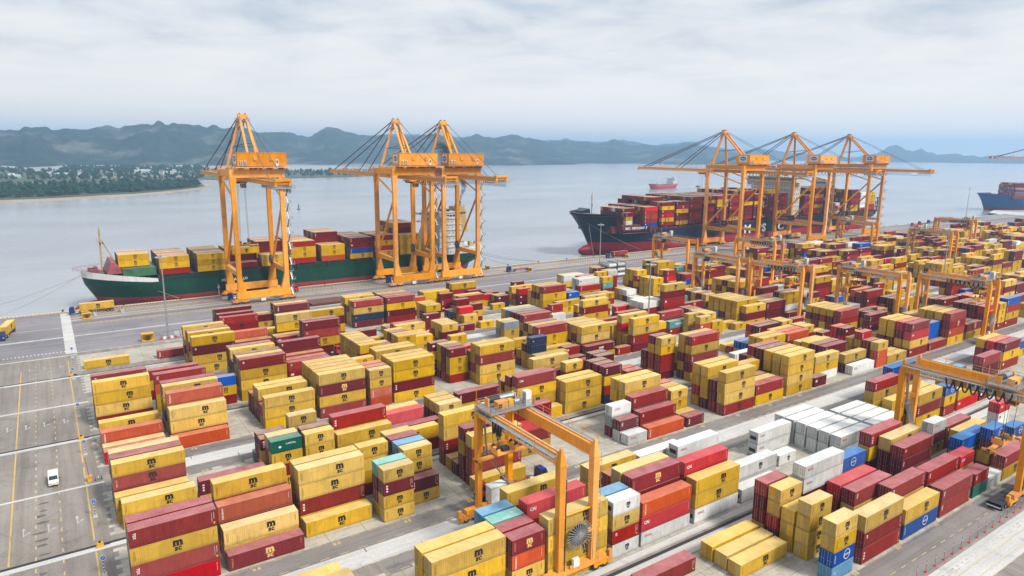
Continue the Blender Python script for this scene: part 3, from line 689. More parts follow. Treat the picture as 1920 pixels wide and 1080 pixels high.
DATA = """
3 0 5.90 4 2.59 0 5
1 0 38.84 4 2.9 0 0 2 2
1 1 38.84 4 2.9 0 0 0 2
1 0 52.30 2 2.59 6 1 14 41
2 0 65.00 4 2.9 2
2 1 65.75 4 2.75 9 8 11 2
2 2 65.75 4 2.9 9 9 0 11
2 3 65.75 4 2.9 9
2 4 65.75 4 2.9 0
2 3 78.00 4 2.9 1 10 16 41
2 5 65.75 4 2.9 6 7 1 2
3 0 106.10 4 2.9 2 2 2
3 1 106.10 4 2.9 0 0 1
3 0 119.40 2 2.59 24 6 0 10
3 1 119.40 2 2.59 0 6 0 9
3 0 92.90 4 2.9 0
3 1 92.90 4 2.9 0 1 2 8
4 0 99.40 4 2.9 1 1 7 2
4 1 99.40 4 2.9 0 6 0 0
4 2 99.40 4 2.9 0 6 0
4 1 119.60 2 2.59 0 0 24 25
4 2 119.60 2 2.59 0 0 9
4 0 219.60 4 2.9 0 9 1
4 1 217.60 4 2.59 0 0 0 0
4 2 217.60 4 2.59 0 0 0 0
4 3 217.60 4 2.59 0 9 0 0
4 4 217.60 4 2.59 0 27 0 0
4 5 217.60 4 2.59 0 0 0 0
4 0 232.40 4 2.9 9 9 9
4 1 232.40 4 2.9 9 0 0
2 0 152.80 4 2.9 1 8
2 0 166.50 4 2.9 1 1 1 2
2 1 166.50 4 2.9 0 0 0 1
2 2 166.50 4 2.9 0 9 0 0
2 3 166.50 4 2.9 0 9 9 9
2 0 179.90 2 2.9 9
2 0 200.10 4 2.9 19
2 1 200.10 4 2.9 9 1
2 0 213.60 2 2.75 12 12 3
2 1 213.60 2 2.75 9 9 6
2 0 220.30 4 2.9 1
2 1 220.30 4 2.9 0
2 0 234.00 4 2.9 6 1 16 7
2 1 234.00 4 2.9 9 0 9 15
2 2 234.00 4 2.9 9 9 0 0
2 3 234.00 4 2.9 9 9 0 0
2 0 247.80 4 2.9 6
2 1 247.80 4 2.9 9 21 21
2 0 260.90 4 2.9 0 12 39 7
2 1 260.90 4 2.9 9 9 9 0
2 2 260.90 4 2.9 9 9 0 0
2 3 260.90 4 2.9 9 9 0 0
2 0 275.10 4 2.9 0 39
2 1 275.10 4 2.9 0 9
2 0 308.10 4 2.9 6 0 6 21
2 1 301.00 2 2.9 6 0 0 0
1 0 173.50 4 2.9 1 7 2
1 1 173.50 4 2.9 0 6 1
1 0 187.60 2 2.75 6 0 22
1 0 195.20 4 2.9 16 1
1 0 208.60 2 2.9 6 6
1 0 215.30 2 2.59 33
6 1 224.00 2 2.59 0 0 3 0
6 0 118.20 4 2.59 39
6 1 127.50 2 2.59 0 3
6 2 127.00 2 2.59 0 0 15
6 3 127.00 2 2.59 0 6 0 9
4 5 178.40 4 2.9 0
4 1 206.00 4 2.9 0
4 1 199.60 2 2.59 0 12 3
1 1 139.80 4 2.9 18 20
1 2 139.80 4 2.9 18 19
1 3 139.80 4 2.9 18 19
1 4 139.80 4 2.9 18 19
1 5 139.80 4 2.9 18 19
2 3 219.60 2 2.59 0 0
2 0 106.20 2 2.59 19
2 1 106.20 2 2.59 18 10
2 2 106.20 2 2.59 9 36 19
2 0 112.80 4 2.9 14
2 1 112.80 4 2.9 6 8
2 2 112.80 4 2.9 0 9 8
2 0 126.20 2 2.59 10
2 2 126.20 2 2.59 0 0 1
2 3 126.20 2 2.59 9 0 0
2 4 126.20 2 2.59 0 6 15
1 5 19.10 4 2.74 0 1
1 4 19.90 4 2.9 0 0
1 3 19.90 4 2.9 6
0 5 69.60 4 2.59 8
4 0 18.31 4 2.9 14
5 0 31.44 2 2.59 6 0 21
2 1 45.57 2 2.59 0 6 9 31
4 1 5.19 4 2.9 4
3 0 18.65 4 2.9 3 11
2 0 5.19 4 2.9 17 8 2 8
3 0 45.57 4 2.9 0 6 2
4 0 5.19 4 2.9 15
2 2 32.11 4 2.9 0 8 2 5
1 2 59.03 4 2.9 0 0 6 17
0 3 112.87 4 2.9 9 6 17
4 1 18.65 4 2.9 6 5 5
4 0 65.76 2 2.59 12 13 4 4
4 1 65.76 2 2.59 6 0 9 12
4 2 65.76 2 2.59 6 6 0 12
7 0 5.19 4 2.59 2
3 1 38.84 2 2.59 0 6 0 9
1 4 126.33 4 2.9 20 20
4 1 52.30 4 2.9 0 6 0 0
2 1 18.65 4 2.9 1 5
1 3 52.30 2 2.59 6 0 0 29
2 3 18.65 4 2.9 6 0 6 2
1 1 79.22 4 2.9 9 0 9 41
4 2 18.65 4 2.9 0 6 0 14
0 5 133.06 4 2.9 9 9 0 8
2 5 52.30 2 2.59 6 0 6 3
2 1 5.19 4 2.9 0 6 0 8
1 0 139.79 4 2.9 18 20
6 1 186.90 4 2.9 6 3
2 1 32.11 4 2.9 2
2 2 18.65 4 2.9 0 6 14
4 1 139.79 4 2.74 6 6 4 1
4 2 139.79 4 2.74 6 0 9 0
4 3 139.79 4 2.74 0 9 0 3
2 0 45.57 2 2.59 2 2 11 5
5 1 52.30 4 2.59 0 6 7
3 3 5.19 4 2.59 6 0 6 11
0 0 133.06 4 2.9 8 8
4 0 52.30 4 2.9 7 2 41 2
2 3 112.87 4 2.9 0 6 0 2
2 4 112.87 4 2.9 6 9 0 1
1 5 79.22 4 2.9 0 0 5
0 2 112.87 4 2.9 0 3 8
3 1 45.57 4 2.9 0 6 0 8
2 0 18.65 4 2.74 41
5 0 38.84 4 2.9 0 1 2 8
3 4 5.19 4 2.59 0 6 0 4
1 0 92.68 4 2.9 20 2 2
3 0 32.11 2 2.59 0 6 1 35
7 0 25.38 4 2.59 7
3 2 5.19 4 2.59 0 6 44 2
4 0 119.60 4 2.74 0 0
2 1 52.30 2 2.59 1 11
4 2 5.19 4 2.59 0 14
5 0 5.19 4 2.9 6 2 2 2
0 0 119.60 4 2.9 23 2
6 0 32.11 4 2.9 1 1 10 2
7 3 45.57 4 2.59 0 6 0 9
0 0 159.98 4 2.74 1 8
7 4 126.33 4 2.9 9 0 0
7 5 126.33 4 2.9 6 9 3
2 3 153.25 4 2.9 6 6 0
3 4 72.49 2 2.59 0 6 0
3 4 38.84 2 2.59 0 6 0 5
4 4 159.98 4 2.59 6 0 0
4 0 38.84 4 2.74 0 2 2
0 0 153.25 2 2.59 19
6 5 45.57 4 2.59 0 0 13
1 2 79.22 4 2.9 9 6 0 5
5 1 18.65 4 2.59 0 0 12 8
0 4 186.90 2 2.59 18 18 16
4 5 18.65 4 2.9 0 6 0 10
3 1 32.11 2 2.59 6 9 6 4
3 4 32.11 2 2.59 9 6 9
1 0 59.03 4 2.9 2 2 2 2
7 5 45.57 4 2.74 6 0 12 0
4 0 72.49 4 2.9 2 11 2 2
4 1 72.49 4 2.9 0 0 0 0
4 2 72.49 4 2.9 0 0 6 0
4 3 186.90 4 2.59 6 30
0 3 85.95 4 2.59 2
0 4 85.95 4 2.74 2
7 4 45.57 4 2.9 6 0 6 9
2 0 287.85 4 2.74 9 0 6 15
2 1 287.85 4 2.74 0 0 6 9
2 2 287.85 4 2.74 0 6 6 9
2 2 139.79 4 2.9 9 0 0 2
2 4 146.52 4 2.9 9 9 0
7 1 92.68 4 2.59 10 25 1 7
7 2 92.68 4 2.59 0 0 0 3
2 3 32.11 4 2.9 0 6 0 2
2 1 184.21 4 2.59 18 0 1
2 5 193.63 4 2.74 6 6 0
5 5 186.90 4 2.59 9 15
2 1 314.77 4 2.59 6 0 6 21
3 2 133.06 2 2.59 6 6
0 0 106.14 4 2.9 8 8 5
7 1 45.57 4 2.59 6 0 42 7
7 2 166.71 4 2.59 0 0 0
3 0 38.84 2 2.59 6 0 4 2
7 4 59.03 2 2.59 0 3 9
7 0 308.04 2 2.59 0 0 15
0 0 146.52 2 2.59 33 7
5 2 79.22 2 2.59 0 0 9
1 0 79.22 4 2.74 20 17 14
1 2 52.30 2 2.59 9 9 6 31
0 5 85.95 4 2.9 2
0 1 119.60 4 2.9 6 3 8
0 5 166.71 4 2.74 9 7
1 4 59.03 4 2.74 9 6 9 2
2 4 52.30 2 2.59 0 6 0 10
6 2 166.71 4 2.9 6 0 0 7
6 3 166.71 4 2.9 9 0 9 0
6 1 99.41 4 2.59 3 1
1 1 52.30 2 2.59 9 6 9 7
2 0 139.79 4 2.9 43 1 1 2
3 5 59.03 4 2.9 6 3
6 4 415.72 4 2.9 6 0 0 21
3 2 92.68 4 2.74 0 0 0 6
6 5 193.63 4 2.59 6 0 6
3 3 72.49 2 2.59 6 9 0
3 4 59.03 4 2.9 6 17
3 0 200.36 4 2.59 0 9 13
1 2 126.33 2 2.59 19
2 5 166.71 4 2.74 9 0 9
7 5 220.55 2 2.59 9 6 9 0
4 4 38.84 2 2.59 6 6
7 4 200.36 4 2.9 6 3 18
2 2 193.63 4 2.9 9 9 10
2 3 193.63 4 2.9 0 9 9
3 3 32.11 2 2.59 0 3 9
6 3 99.41 4 2.59 3
0 5 119.60 4 2.9 9 9 23
1 0 153.25 4 2.9 18 19
1 1 153.25 4 2.9 18 19
1 2 153.25 4 2.9 18 19
1 3 153.25 4 2.9 18 19
2 4 45.57 2 2.59 6 0 3 2
0 5 106.14 4 2.74 6 6 15
3 1 59.03 4 2.9 0 10
6 0 422.45 4 2.74 0 9 6 0
6 1 422.45 4 2.74 0 9 6 3
6 2 422.45 4 2.74 9 9 6 0
3 2 186.90 4 2.59 9 21
1 4 99.41 4 2.74 18 18 18
5 0 166.71 4 2.74 9 6
5 1 85.95 2 2.59 0 6 0 0
5 2 85.95 2 2.59 0 9 0 0
5 3 85.95 2 2.59 0 6 0 9
4 3 158.26 4 2.59 6 0 0
4 0 159.98 4 2.9 9 6 1 1
4 4 139.79 4 2.59 0 9 3 0
4 5 139.79 4 2.59 6 9 6 3
4 4 185.19 4 2.74 0 9 7
0 1 133.06 4 2.74 9 9 8
0 2 180.17 2 2.59 9 22
7 3 65.76 4 2.74 0 0 3 10
7 4 65.76 4 2.74 0 9 0 3
7 5 65.76 4 2.74 6 9 0 9
2 3 52.30 2 2.59 0 6 9 28
5 1 104.45 2 2.59 0 3 0
6 2 180.17 2 2.59 9 0 21
5 5 166.71 4 2.74 9 6 0
7 3 119.60 2 2.59 9 3 12
0 3 99.41 2 2.59 0 1 1
3 1 213.82 2 2.59 9 6 3
7 0 200.36 4 2.9 9 6 18
1 0 106.14 4 2.9 20
2 5 301.31 4 2.74 9 9 9 6
5 4 52.30 4 2.9 0 0 6 11
1 2 200.36 4 2.74 9 0 28
1 1 92.68 4 2.74 9 9 6 17
6 5 207.09 2 2.59 9 6 30 0
0 2 99.41 2 2.59 1 1 2 5
6 3 59.03 4 2.74 0 6
6 4 59.03 4 2.74 0 3
0 3 134.82 4 2.59 6 9 11 8
0 5 99.41 2 2.59 0 9 9 8
5 5 82.26 2 2.59 6 0 0
6 1 171.75 4 2.59 0 0
1 1 108.84 4 2.9 18 20
2 2 213.82 2 2.59 6 6 0 15
5 1 133.06 4 2.74 0 9 0 7
5 2 133.06 4 2.74 0 0 0 9
5 3 133.06 4 2.74 9 9 6 9
5 4 133.06 4 2.74 9 6 9 27
5 5 133.06 4 2.74 9 9 0 3
5 3 52.30 4 2.74 6 9 12
0 1 146.52 2 2.59 0 3 16
3 1 5.19 4 2.59 0 2
6 2 112.87 2 2.59 0 0 9 0
2 1 139.79 4 2.9 6 9 9
4 4 5.19 4 2.74 6 2
7 4 139.79 4 2.74 9 9 6 1
7 5 139.79 4 2.74 0 0 0 9
1 3 97.02 4 2.74 18 18 18 20
5 3 94.80 2 2.59 0 3 0
5 4 94.80 2 2.59 9 9 0
5 5 94.80 2 2.59 6 6 3
6 1 292.48 2 2.59 9 24 9
6 2 292.48 2 2.59 0 6 0
6 3 292.48 2 2.59 6 9 0
1 4 263.01 4 2.74 0 21
2 2 52.30 2 2.59 6 9 1 5
5 2 38.84 4 2.9 0 6 0 9
3 2 157.85 2 2.59 6 9 3
3 3 157.85 2 2.59 6 0 3
1 1 166.71 2 2.59 6 0 1
6 0 224.92 2 2.59 6 0 0 0
3 0 57.07 4 2.9 6 1
1 5 92.68 4 2.59 18 18 19
4 4 18.65 4 2.9 0 6 0 2
6 2 32.11 4 2.9 6 0 6 1
7 2 207.09 4 2.74 0 6 18
6 2 213.82 2 2.59 9 18
4 2 92.68 2 2.59 6 0 0 10
1 0 72.49 2 2.59 20 8 2 20
0 4 135.41 4 2.74 6 9 9 5
5 5 18.65 4 2.74 9 0 7
5 2 5.19 4 2.9 0 6 0 7
5 1 38.84 4 2.9 0 6 0 3
3 2 283.40 4 2.9 6 0 0
3 3 283.40 4 2.9 0 9 9
3 4 283.40 4 2.9 0 0 9
5 0 72.49 2 2.59 0 6 6 0
7 0 136.84 4 2.59 0 0 6
4 1 166.71 4 2.59 0 6 0
4 2 38.84 4 2.9 9 6 2
6 3 193.63 4 2.59 6 0
7 4 227.28 2 2.59 9 6
6 5 60.84 4 2.9 9 9 0 4
3 5 32.11 2 2.59 30
5 3 104.39 2 2.59 0 0 9 3
5 4 104.39 2 2.59 9 6 0 3
5 5 104.39 2 2.59 6 0 6 3
4 5 287.85 4 2.74 6 6 9 0
5 4 334.96 4 2.59 0 9
6 3 32.11 4 2.9 0 6 0 6
6 5 72.49 4 2.9 6 0 9 1
6 0 382.07 4 2.74 9 21 6 9
6 1 110.92 2 2.59 6 9 9
7 1 220.55 2 2.59 6 6 6 18
6 1 265.57 4 2.9 9 0 6 9
6 2 265.57 4 2.9 9 9 6 9
6 3 265.57 4 2.9 0 9 0 0
6 4 265.57 4 2.9 9 0 0 9
6 5 265.57 4 2.9 0 6 0 9
6 0 213.82 2 2.59 18
5 5 38.84 4 2.9 9 0 9 6
7 1 65.76 4 2.59 6 0 6
7 3 274.39 2 2.59 0 9 0
6 2 355.15 4 2.9 3 9
6 2 368.61 4 2.74 0 6 0 9
6 3 368.61 4 2.74 9 9 6 3
6 4 368.61 4 2.74 9 9 9 9
6 5 368.61 4 2.74 6 6 9 0
7 1 254.20 4 2.9 6 6 0 0
7 2 254.20 4 2.9 6 6 9 0
7 3 254.20 4 2.9 6 0 0 24
7 4 254.20 4 2.9 6 0 6 0
7 1 213.82 2 2.59 9 6 9 0
5 1 213.82 4 2.74 21 39
7 1 157.38 2 2.59 24 9
7 0 59.03 2 2.59 0 3
4 4 92.68 2 2.59 9 0 0 3
6 3 382.07 4 2.74 0 9 0 0 9
6 1 368.61 4 2.59 0 0 0
7 1 106.14 4 2.59 6 9 0 7
7 2 106.14 4 2.59 6 9 0 6
7 3 106.14 4 2.59 9 0 6 6
7 4 106.14 4 2.59 0 6 0 3
7 5 106.14 4 2.59 9 6 0 9
6 1 348.42 4 2.9 9 9 39
7 2 382.07 4 2.9 6 0 0 0
7 3 382.07 4 2.9 0 9 9 3
7 4 382.07 4 2.9 0 0 0 9
0 5 159.98 2 2.59 0 9 19
5 0 79.22 2 2.59 0 9 0
4 5 90.96 2 2.59 9 6 0 9
1 2 222.98 4 2.9 9 10 7
6 0 65.76 4 2.9 9 0 7 10
3 0 153.25 4 2.74 0 9 7 1 7
3 1 153.25 4 2.74 9 0 9 0 3
3 5 274.39 4 2.9 6 6 9 6
3 3 79.22 4 2.74 6 0 11
6 1 85.95 2 2.59 0 9
6 0 245.48 2 2.59 9 0 21 6
3 3 124.41 2 2.59 6 0 0 9
5 2 193.63 4 2.59 9 6 18
6 5 32.11 4 2.9 0 6 0 3
3 0 173.44 4 2.59 6 18
5 2 169.79 2 2.59 6 0 6 0
1 4 182.50 4 2.74 9 0 9 22
7 5 375.34 2 2.59 0 0 0
3 4 106.14 4 2.59 9 0 6
0 1 170.25 4 2.9 6
6 3 415.72 4 2.9 0 0
5 0 123.30 2 2.59 0 0 3 36
3 4 94.45 2 2.59 0 0 9
4 5 267.66 2 2.59 6 9 6 9 0
5 2 207.09 4 2.59 9 9 30
5 3 150.28 2 2.59 0 0 18
6 3 222.73 2 2.59 0 9 0 6 0
6 4 222.73 2 2.59 0 9 9 0 0
5 1 227.28 2 2.59 0 0 3
5 2 227.28 2 2.59 9 6 9
5 3 227.28 2 2.59 9 0 3
5 4 227.28 2 2.59 9 9 9
5 5 227.28 2 2.59 0 6 0
6 3 45.57 4 2.9 9 6
5 1 159.98 4 2.59 0 6 0 6 1
4 2 301.31 2 2.59 0
4 3 301.31 2 2.59 0
3 5 106.14 4 2.74 0 9 0 2
3 2 72.49 2 2.59 6 9 4
7 1 267.66 2 2.59 0 6 30
6 2 200.36 2 2.59 6 0
3 0 312.10 4 2.9 6 0
3 1 312.10 4 2.9 0 9
4 0 193.63 2 2.59 0 12 3
4 1 247.47 4 2.59 9 18 0 0
4 2 247.47 4 2.59 6 9 9 9
1 4 82.00 2 2.59 6 9 12
4 3 126.33 4 2.9 9 0 0 7
4 4 126.33 4 2.9 0 9 6 3
4 5 126.33 4 2.9 9 6 0 9
5 3 314.77 4 2.59 9 0 9 0
4 4 200.36 2 2.59 9 0 6
0 3 159.98 4 2.59 9 9 1
2 0 301.31 2 2.59 6 0 0 0
3 1 235.94 4 2.59 6 0 6 7
3 2 235.94 4 2.59 9 6 9 0
3 3 235.94 4 2.59 6 0 6 0
3 4 235.94 4 2.59 0 6 9 0
3 5 235.94 4 2.59 0 0 9 0
0 4 106.14 4 2.59 9 9 9 20 20
0 0 97.28 2 2.59 29 23 2 5
3 0 186.90 4 2.74 9 9 0
1 3 245.43 4 2.9 6 0 10
1 4 245.43 4 2.9 9 9 15
1 5 245.43 4 2.9 6 6 0
1 1 72.49 2 2.59 9 6 9 28
0 2 153.25 4 2.9 0 0 23
5 1 202.14 4 2.9 9 6 6 9 1
0 1 159.98 2 2.59 9 0 10 23
3 3 112.87 2 2.59 0 9 6 4
3 2 146.52 2 2.59 9 6 6 0 1
3 3 146.52 2 2.59 0 6 6 0 9
5 1 247.47 4 2.74 0 9 6 0
5 2 247.47 4 2.74 9 0 9 0
0 4 99.41 2 2.59 9 6 1 2
1 3 168.76 4 2.59 0 0 1 8
3 2 119.40 2 2.59 9 3 9 9
4 3 99.40 4 2.9 6 0
4 4 99.40 4 2.9 6 0 15
4 5 99.40 4 2.9 0 0
4 3 119.60 2 2.59 9 0
4 4 119.60 2 2.59 0 9 0
4 2 232.40 4 2.9 0 0 9
4 3 232.40 4 2.9 6 9 0
4 4 232.40 4 2.9 0
4 5 232.40 4 2.9 0 6
2 1 152.80 4 2.9 9 3
2 2 152.80 4 2.9 6 6
2 4 166.50 4 2.9 9 6 0 6
2 4 234.00 4 2.9 3 3
2 5 234.00 4 2.9 3 0 9 10
2 4 260.90 4 2.9 0 0 6
2 5 260.90 4 2.9 0 15 0
2 2 275.10 4 2.9 9
2 3 275.10 4 2.9 9 0
2 2 301.00 2 2.9 0 6 0
2 3 301.00 2 2.9 0 0 6 0
2 4 301.00 2 2.9 6 0 9 15
6 2 224.00 2 2.59 0 0 0 0
4 2 199.60 2 2.59 6 3 3
4 3 199.60 2 2.59 3 6 3
2 4 219.60 2 2.59 0 0
2 5 219.60 2 2.59 9
2 1 126.20 2 2.59 0
2 5 126.20 2 2.59 9 9
4 3 65.76 2 2.59 0 9 0
4 4 65.76 2 2.59 0 9 0 0
4 5 65.76 2 2.59 3 3
4 2 52.30 4 2.9 3 3 0 0
4 3 52.30 4 2.9 6 0 0 0
4 4 52.30 4 2.9 3 6 0 0
6 2 186.90 4 2.9 0 9
6 4 186.90 4 2.9 0
5 2 52.30 4 2.59 9 6 6
4 5 159.98 4 2.59 0 0
4 1 38.84 4 2.74 0 15
4 3 72.49 4 2.9 0 0 9
4 4 72.49 4 2.9 0 0 0 1
4 5 72.49 4 2.9 0 3 0 0
2 3 287.85 4 2.74 0 9 9 9
2 4 287.85 4 2.74 0 0 9
2 5 287.85 4 2.74 0 6 9 6
2 3 139.79 4 2.9 0 15 0 1
2 5 146.52 4 2.9 0 0 0
7 3 92.68 4 2.59 0 3 6
7 4 92.68 4 2.59 6 9 6 0
7 5 92.68 4 2.59 0 6 0 3
3 3 133.06 2 2.59 0 15
7 2 45.57 4 2.59 0 3 6
7 3 166.71 4 2.59 3 6
7 5 59.03 2 2.59 9 0 0
7 1 308.04 2 2.59 15 0 9
7 2 308.04 2 2.59 9 15 9
7 3 308.04 2 2.59 15 15 9
7 4 308.04 2 2.59 0 0 6
7 5 308.04 2 2.59 15
5 3 79.22 2 2.59 9 9 0
5 4 79.22 2 2.59 3 9
6 4 166.71 4 2.9 0 3 9 0
6 5 166.71 4 2.9 0 0 0
6 2 99.41 4 2.59 0 15
6 5 415.72 4 2.9 21 21 9 21
3 1 200.36 4 2.59 12 0 15
3 2 200.36 4 2.59 12 12 0
3 3 200.36 4 2.59 12 12
3 4 200.36 4 2.59 12 12 9
3 5 200.36 4 2.59 6 12 6
4 5 38.84 2 2.59 6 6
7 5 200.36 4 2.9 9 3 3
2 4 193.63 4 2.9 0 9 0
6 4 99.41 4 2.59 9
6 5 99.41 4 2.59 0
3 3 186.90 4 2.59 0 21
3 4 186.90 4 2.59 15
3 5 186.90 4 2.59 0
5 4 85.95 2 2.59 9 0 0 0
4 2 159.98 4 2.9 0 0 15 1
6 3 180.17 2 2.59 0 15 21
6 4 180.17 2 2.59 21 3 3
6 5 180.17 2 2.59 0 0 21
7 4 119.60 2 2.59 12
7 5 119.60 2 2.59 12 12
3 2 213.82 2 2.59 3 9 3
3 3 213.82 2 2.59 3 9
3 4 213.82 2 2.59 0 9 3
3 5 213.82 2 2.59 6 6 0
7 1 200.36 4 2.9 6 18 18
5 5 52.30 4 2.9 0 6 9
2 3 213.82 2 2.59 3 0 0
2 4 213.82 2 2.59 9 9 15 9
2 5 213.82 2 2.59 9 9 15 15
6 3 112.87 2 2.59 0 9 9 0
6 4 112.87 2 2.59 0 3 0 0
6 4 292.48 2 2.59 0 0 0
6 5 292.48 2 2.59 0 0
5 3 38.84 4 2.9 6 9 9
5 4 38.84 4 2.9 15 9 9 1
3 4 157.85 2 2.59 6 0 3
3 5 157.85 2 2.59 6 3 3
7 3 207.09 4 2.74 0 0 15
6 3 213.82 2 2.59 0 18
6 4 213.82 2 2.59 0 0
6 5 213.82 2 2.59 0
4 3 92.68 2 2.59 15 9 9 9
5 1 72.49 2 2.59 0 0 0 0
5 2 72.49 2 2.59 0 6 0 0
5 3 72.49 2 2.59 3 0 0 3
5 4 72.49 2 2.59 9 0 0 0
5 5 72.49 2 2.59 0 0 0 0
7 1 136.84 4 2.59 6 6 3
7 2 136.84 4 2.59 6
4 3 38.84 4 2.9 6 0 1
7 5 227.28 2 2.59 0
5 5 334.96 4 2.59 9
6 1 382.07 4 2.74 0 9 0 3
6 2 382.07 4 2.74 9 9 15 9
7 2 220.55 2 2.59 9 9 9 0
7 3 220.55 2 2.59 18 9 18
7 4 220.55 2 2.59 18 18 18 9
6 1 213.82 2 2.59 18
7 2 65.76 4 2.59 6 9 6
7 4 274.39 2 2.59 0 0 0
7 5 274.39 2 2.59 0
6 3 355.15 4 2.9 9
6 4 355.15 4 2.9 9 9
6 5 355.15 4 2.9 9 9
7 5 254.20 4 2.9 9 24
7 2 157.38 2 2.59 15 0
7 4 157.38 2 2.59 0 9
7 5 157.38 2 2.59 0 9
6 4 382.07 4 2.74 9 3 0 6 0
6 5 382.07 4 2.74 9 9 9 9 6
7 5 382.07 4 2.9 9 9 9 6
5 1 79.22 2 2.59 9 15 0
6 1 65.76 4 2.9 9 9 9 9
6 2 65.76 4 2.9 9 15
6 1 245.48 2 2.59 6 6 9 6
6 2 245.48 2 2.59 6 0
6 3 245.48 2 2.59 6 3
6 4 245.48 2 2.59 9 6 15 6
6 5 245.48 2 2.59 9 6 6 0
3 4 124.41 2 2.59 9 6 9 9
3 5 124.41 2 2.59 0 9 6
5 3 193.63 4 2.59 0 0 18
5 4 193.63 4 2.59 18 3 18
5 3 169.79 2 2.59 0 0 0 0
5 4 169.79 2 2.59 6 6 0 0
5 1 123.30 2 2.59 36 36 36 3
5 3 207.09 4 2.59 6 3
5 4 207.09 4 2.59 0 6 6
5 5 207.09 4 2.59 30 9
5 4 150.28 2 2.59 9 18
5 5 150.28 2 2.59 0 0
6 5 222.73 2 2.59 0 6 0 0 3
6 4 45.57 4 2.9 9
4 4 301.31 2 2.59 0
3 2 312.10 4 2.9 0 9
3 3 312.10 4 2.9 0 9
3 4 312.10 4 2.9 9 0
3 5 312.10 4 2.9 0
4 1 193.63 2 2.59 9
4 2 193.63 2 2.59 3 3 3
4 3 247.47 4 2.59 15 6 0
4 4 247.47 4 2.59 9 3 6
4 5 247.47 4 2.59 0 0 15 9
5 4 314.77 4 2.59 0 9 9 0
5 5 314.77 4 2.59 9 0 6 6
4 5 200.36 2 2.59 6 9 6
3 1 186.90 4 2.74 0 0 0
3 4 146.52 2 2.59 9 9 9
5 3 247.47 4 2.74 0 0 0 9
5 4 247.47 4 2.74 6 0 6 0
5 5 247.47 4 2.74 0 0 3 0
4 2 126.33 4 2.59 0 0
4 0 133.06 2 2.59 9
4 1 133.06 2 2.59 15 6
4 0 139.79 4 2.59 0 10
4 0 153.25 2 2.59 6
4 4 153.25 2 2.59 9
4 5 153.25 2 2.59 3 3
4 1 159.98 2 2.59 15 0
4 2 173.44 2 2.59 6
4 3 173.44 2 2.59 9
4 4 173.44 2 2.59 0 9 0
4 5 193.63 2 2.59 9 3
4 0 200.36 2 2.59 0 0
4 0 213.82 2 2.59 0
4 0 247.47 4 2.59 6
4 0 281.12 2 2.59 3 21
4 1 281.12 2 2.59 9 9
4 2 281.12 2 2.59 9
4 4 281.12 2 2.59 0 9
4 5 281.12 2 2.59 9
4 0 328.23 4 2.59 0
4 2 328.23 4 2.59 15
4 3 328.23 4 2.59 9 9 9
4 5 328.23 4 2.59 3 0
5 0 146.52 2 2.59 9 3
5 1 146.52 2 2.59 21
5 2 146.52 2 2.59 0 3
5 1 180.17 4 2.59 0
5 2 180.17 4 2.59 21 6
5 0 193.63 4 2.59 9
5 0 227.28 2 2.59 0 9
5 1 274.39 4 2.59 9
5 2 274.39 4 2.59 6
5 3 274.39 4 2.59 0
5 5 274.39 4 2.59 0 6 6
5 0 281.12 2 2.59 0 6
5 0 314.77 4 2.59 15 3
5 1 314.77 4 2.59 0 0
5 2 314.77 4 2.59 9
5 0 328.23 2 2.59 21 6 0
5 1 328.23 2 2.59 9 0
5 2 328.23 2 2.59 0 9
5 3 328.23 2 2.59 9 6
5 5 328.23 2 2.59 15 9
6 4 126.33 4 2.59 9 21
6 5 126.33 4 2.59 0 9
6 0 133.06 2 2.59 0
6 3 133.06 2 2.59 6 3 9
6 0 166.71 2 2.59 15 6
6 0 186.90 2 2.59 9
6 3 186.90 2 2.59 21
6 0 234.01 2 2.59 0
6 1 234.01 2 2.59 9 0
6 2 234.01 2 2.59 6
6 3 234.01 2 2.59 0 6 9
6 4 234.01 2 2.59 3
6 5 234.01 2 2.59 9
6 2 254.20 2 2.59 0 6 9
6 0 274.39 2 2.59 6
6 0 308.04 2 2.59 15 9
6 1 308.04 2 2.59 21
6 2 308.04 2 2.59 15
6 3 308.04 2 2.59 3 3 6
6 4 308.04 2 2.59 0
6 0 314.77 4 2.59 9
6 1 314.77 4 2.59 6 6 21
6 2 314.77 4 2.59 0
6 4 314.77 4 2.59 21 21 6
6 3 321.50 2 2.59 21
6 0 328.23 4 2.59 6 9
6 1 328.23 4 2.59 9 9
6 2 328.23 4 2.59 15 3
6 3 328.23 4 2.59 6
6 4 328.23 4 2.59 0 9
6 5 334.96 2 2.59 9
7 3 133.06 2 2.59 6 6 9
7 3 139.79 2 2.59 0 3
7 3 146.52 2 2.59 9 9 9
7 0 153.25 2 2.59 0
7 3 153.25 2 2.59 0 15
7 0 166.71 2 2.59 9 9 15
7 1 166.71 2 2.59 0 15
7 1 173.44 2 2.59 3 0
7 4 173.44 2 2.59 0
7 5 173.44 2 2.59 6 6 9
7 2 180.17 2 2.59 6 6
7 4 180.17 2 2.59 0
7 2 240.74 2 2.59 9 6
7 3 240.74 2 2.59 9 15 9
7 4 240.74 2 2.59 3 0
7 0 274.39 2 2.59 6
7 2 274.39 2 2.59 9 9 6
7 0 301.31 2 2.59 9
7 1 301.31 2 2.59 9
7 2 301.31 2 2.59 6 21 0
7 3 301.31 2 2.59 0 0
7 5 301.31 2 2.59 0
7 0 314.77 2 2.59 9 6
7 1 314.77 2 2.59 21
7 2 314.77 2 2.59 15
7 4 314.77 2 2.59 9 0 21
7 5 314.77 2 2.59 0 21 0
3 0 220.55 2 2.59 3 9
3 1 220.55 2 2.59 21 0
3 4 220.55 2 2.59 9 6 6
3 5 220.55 2 2.59 6 9
3 0 234.01 4 2.59 0
3 0 247.47 2 2.59 9
3 0 254.20 2 2.59 0 3 0
3 1 254.20 2 2.59 0 3 9
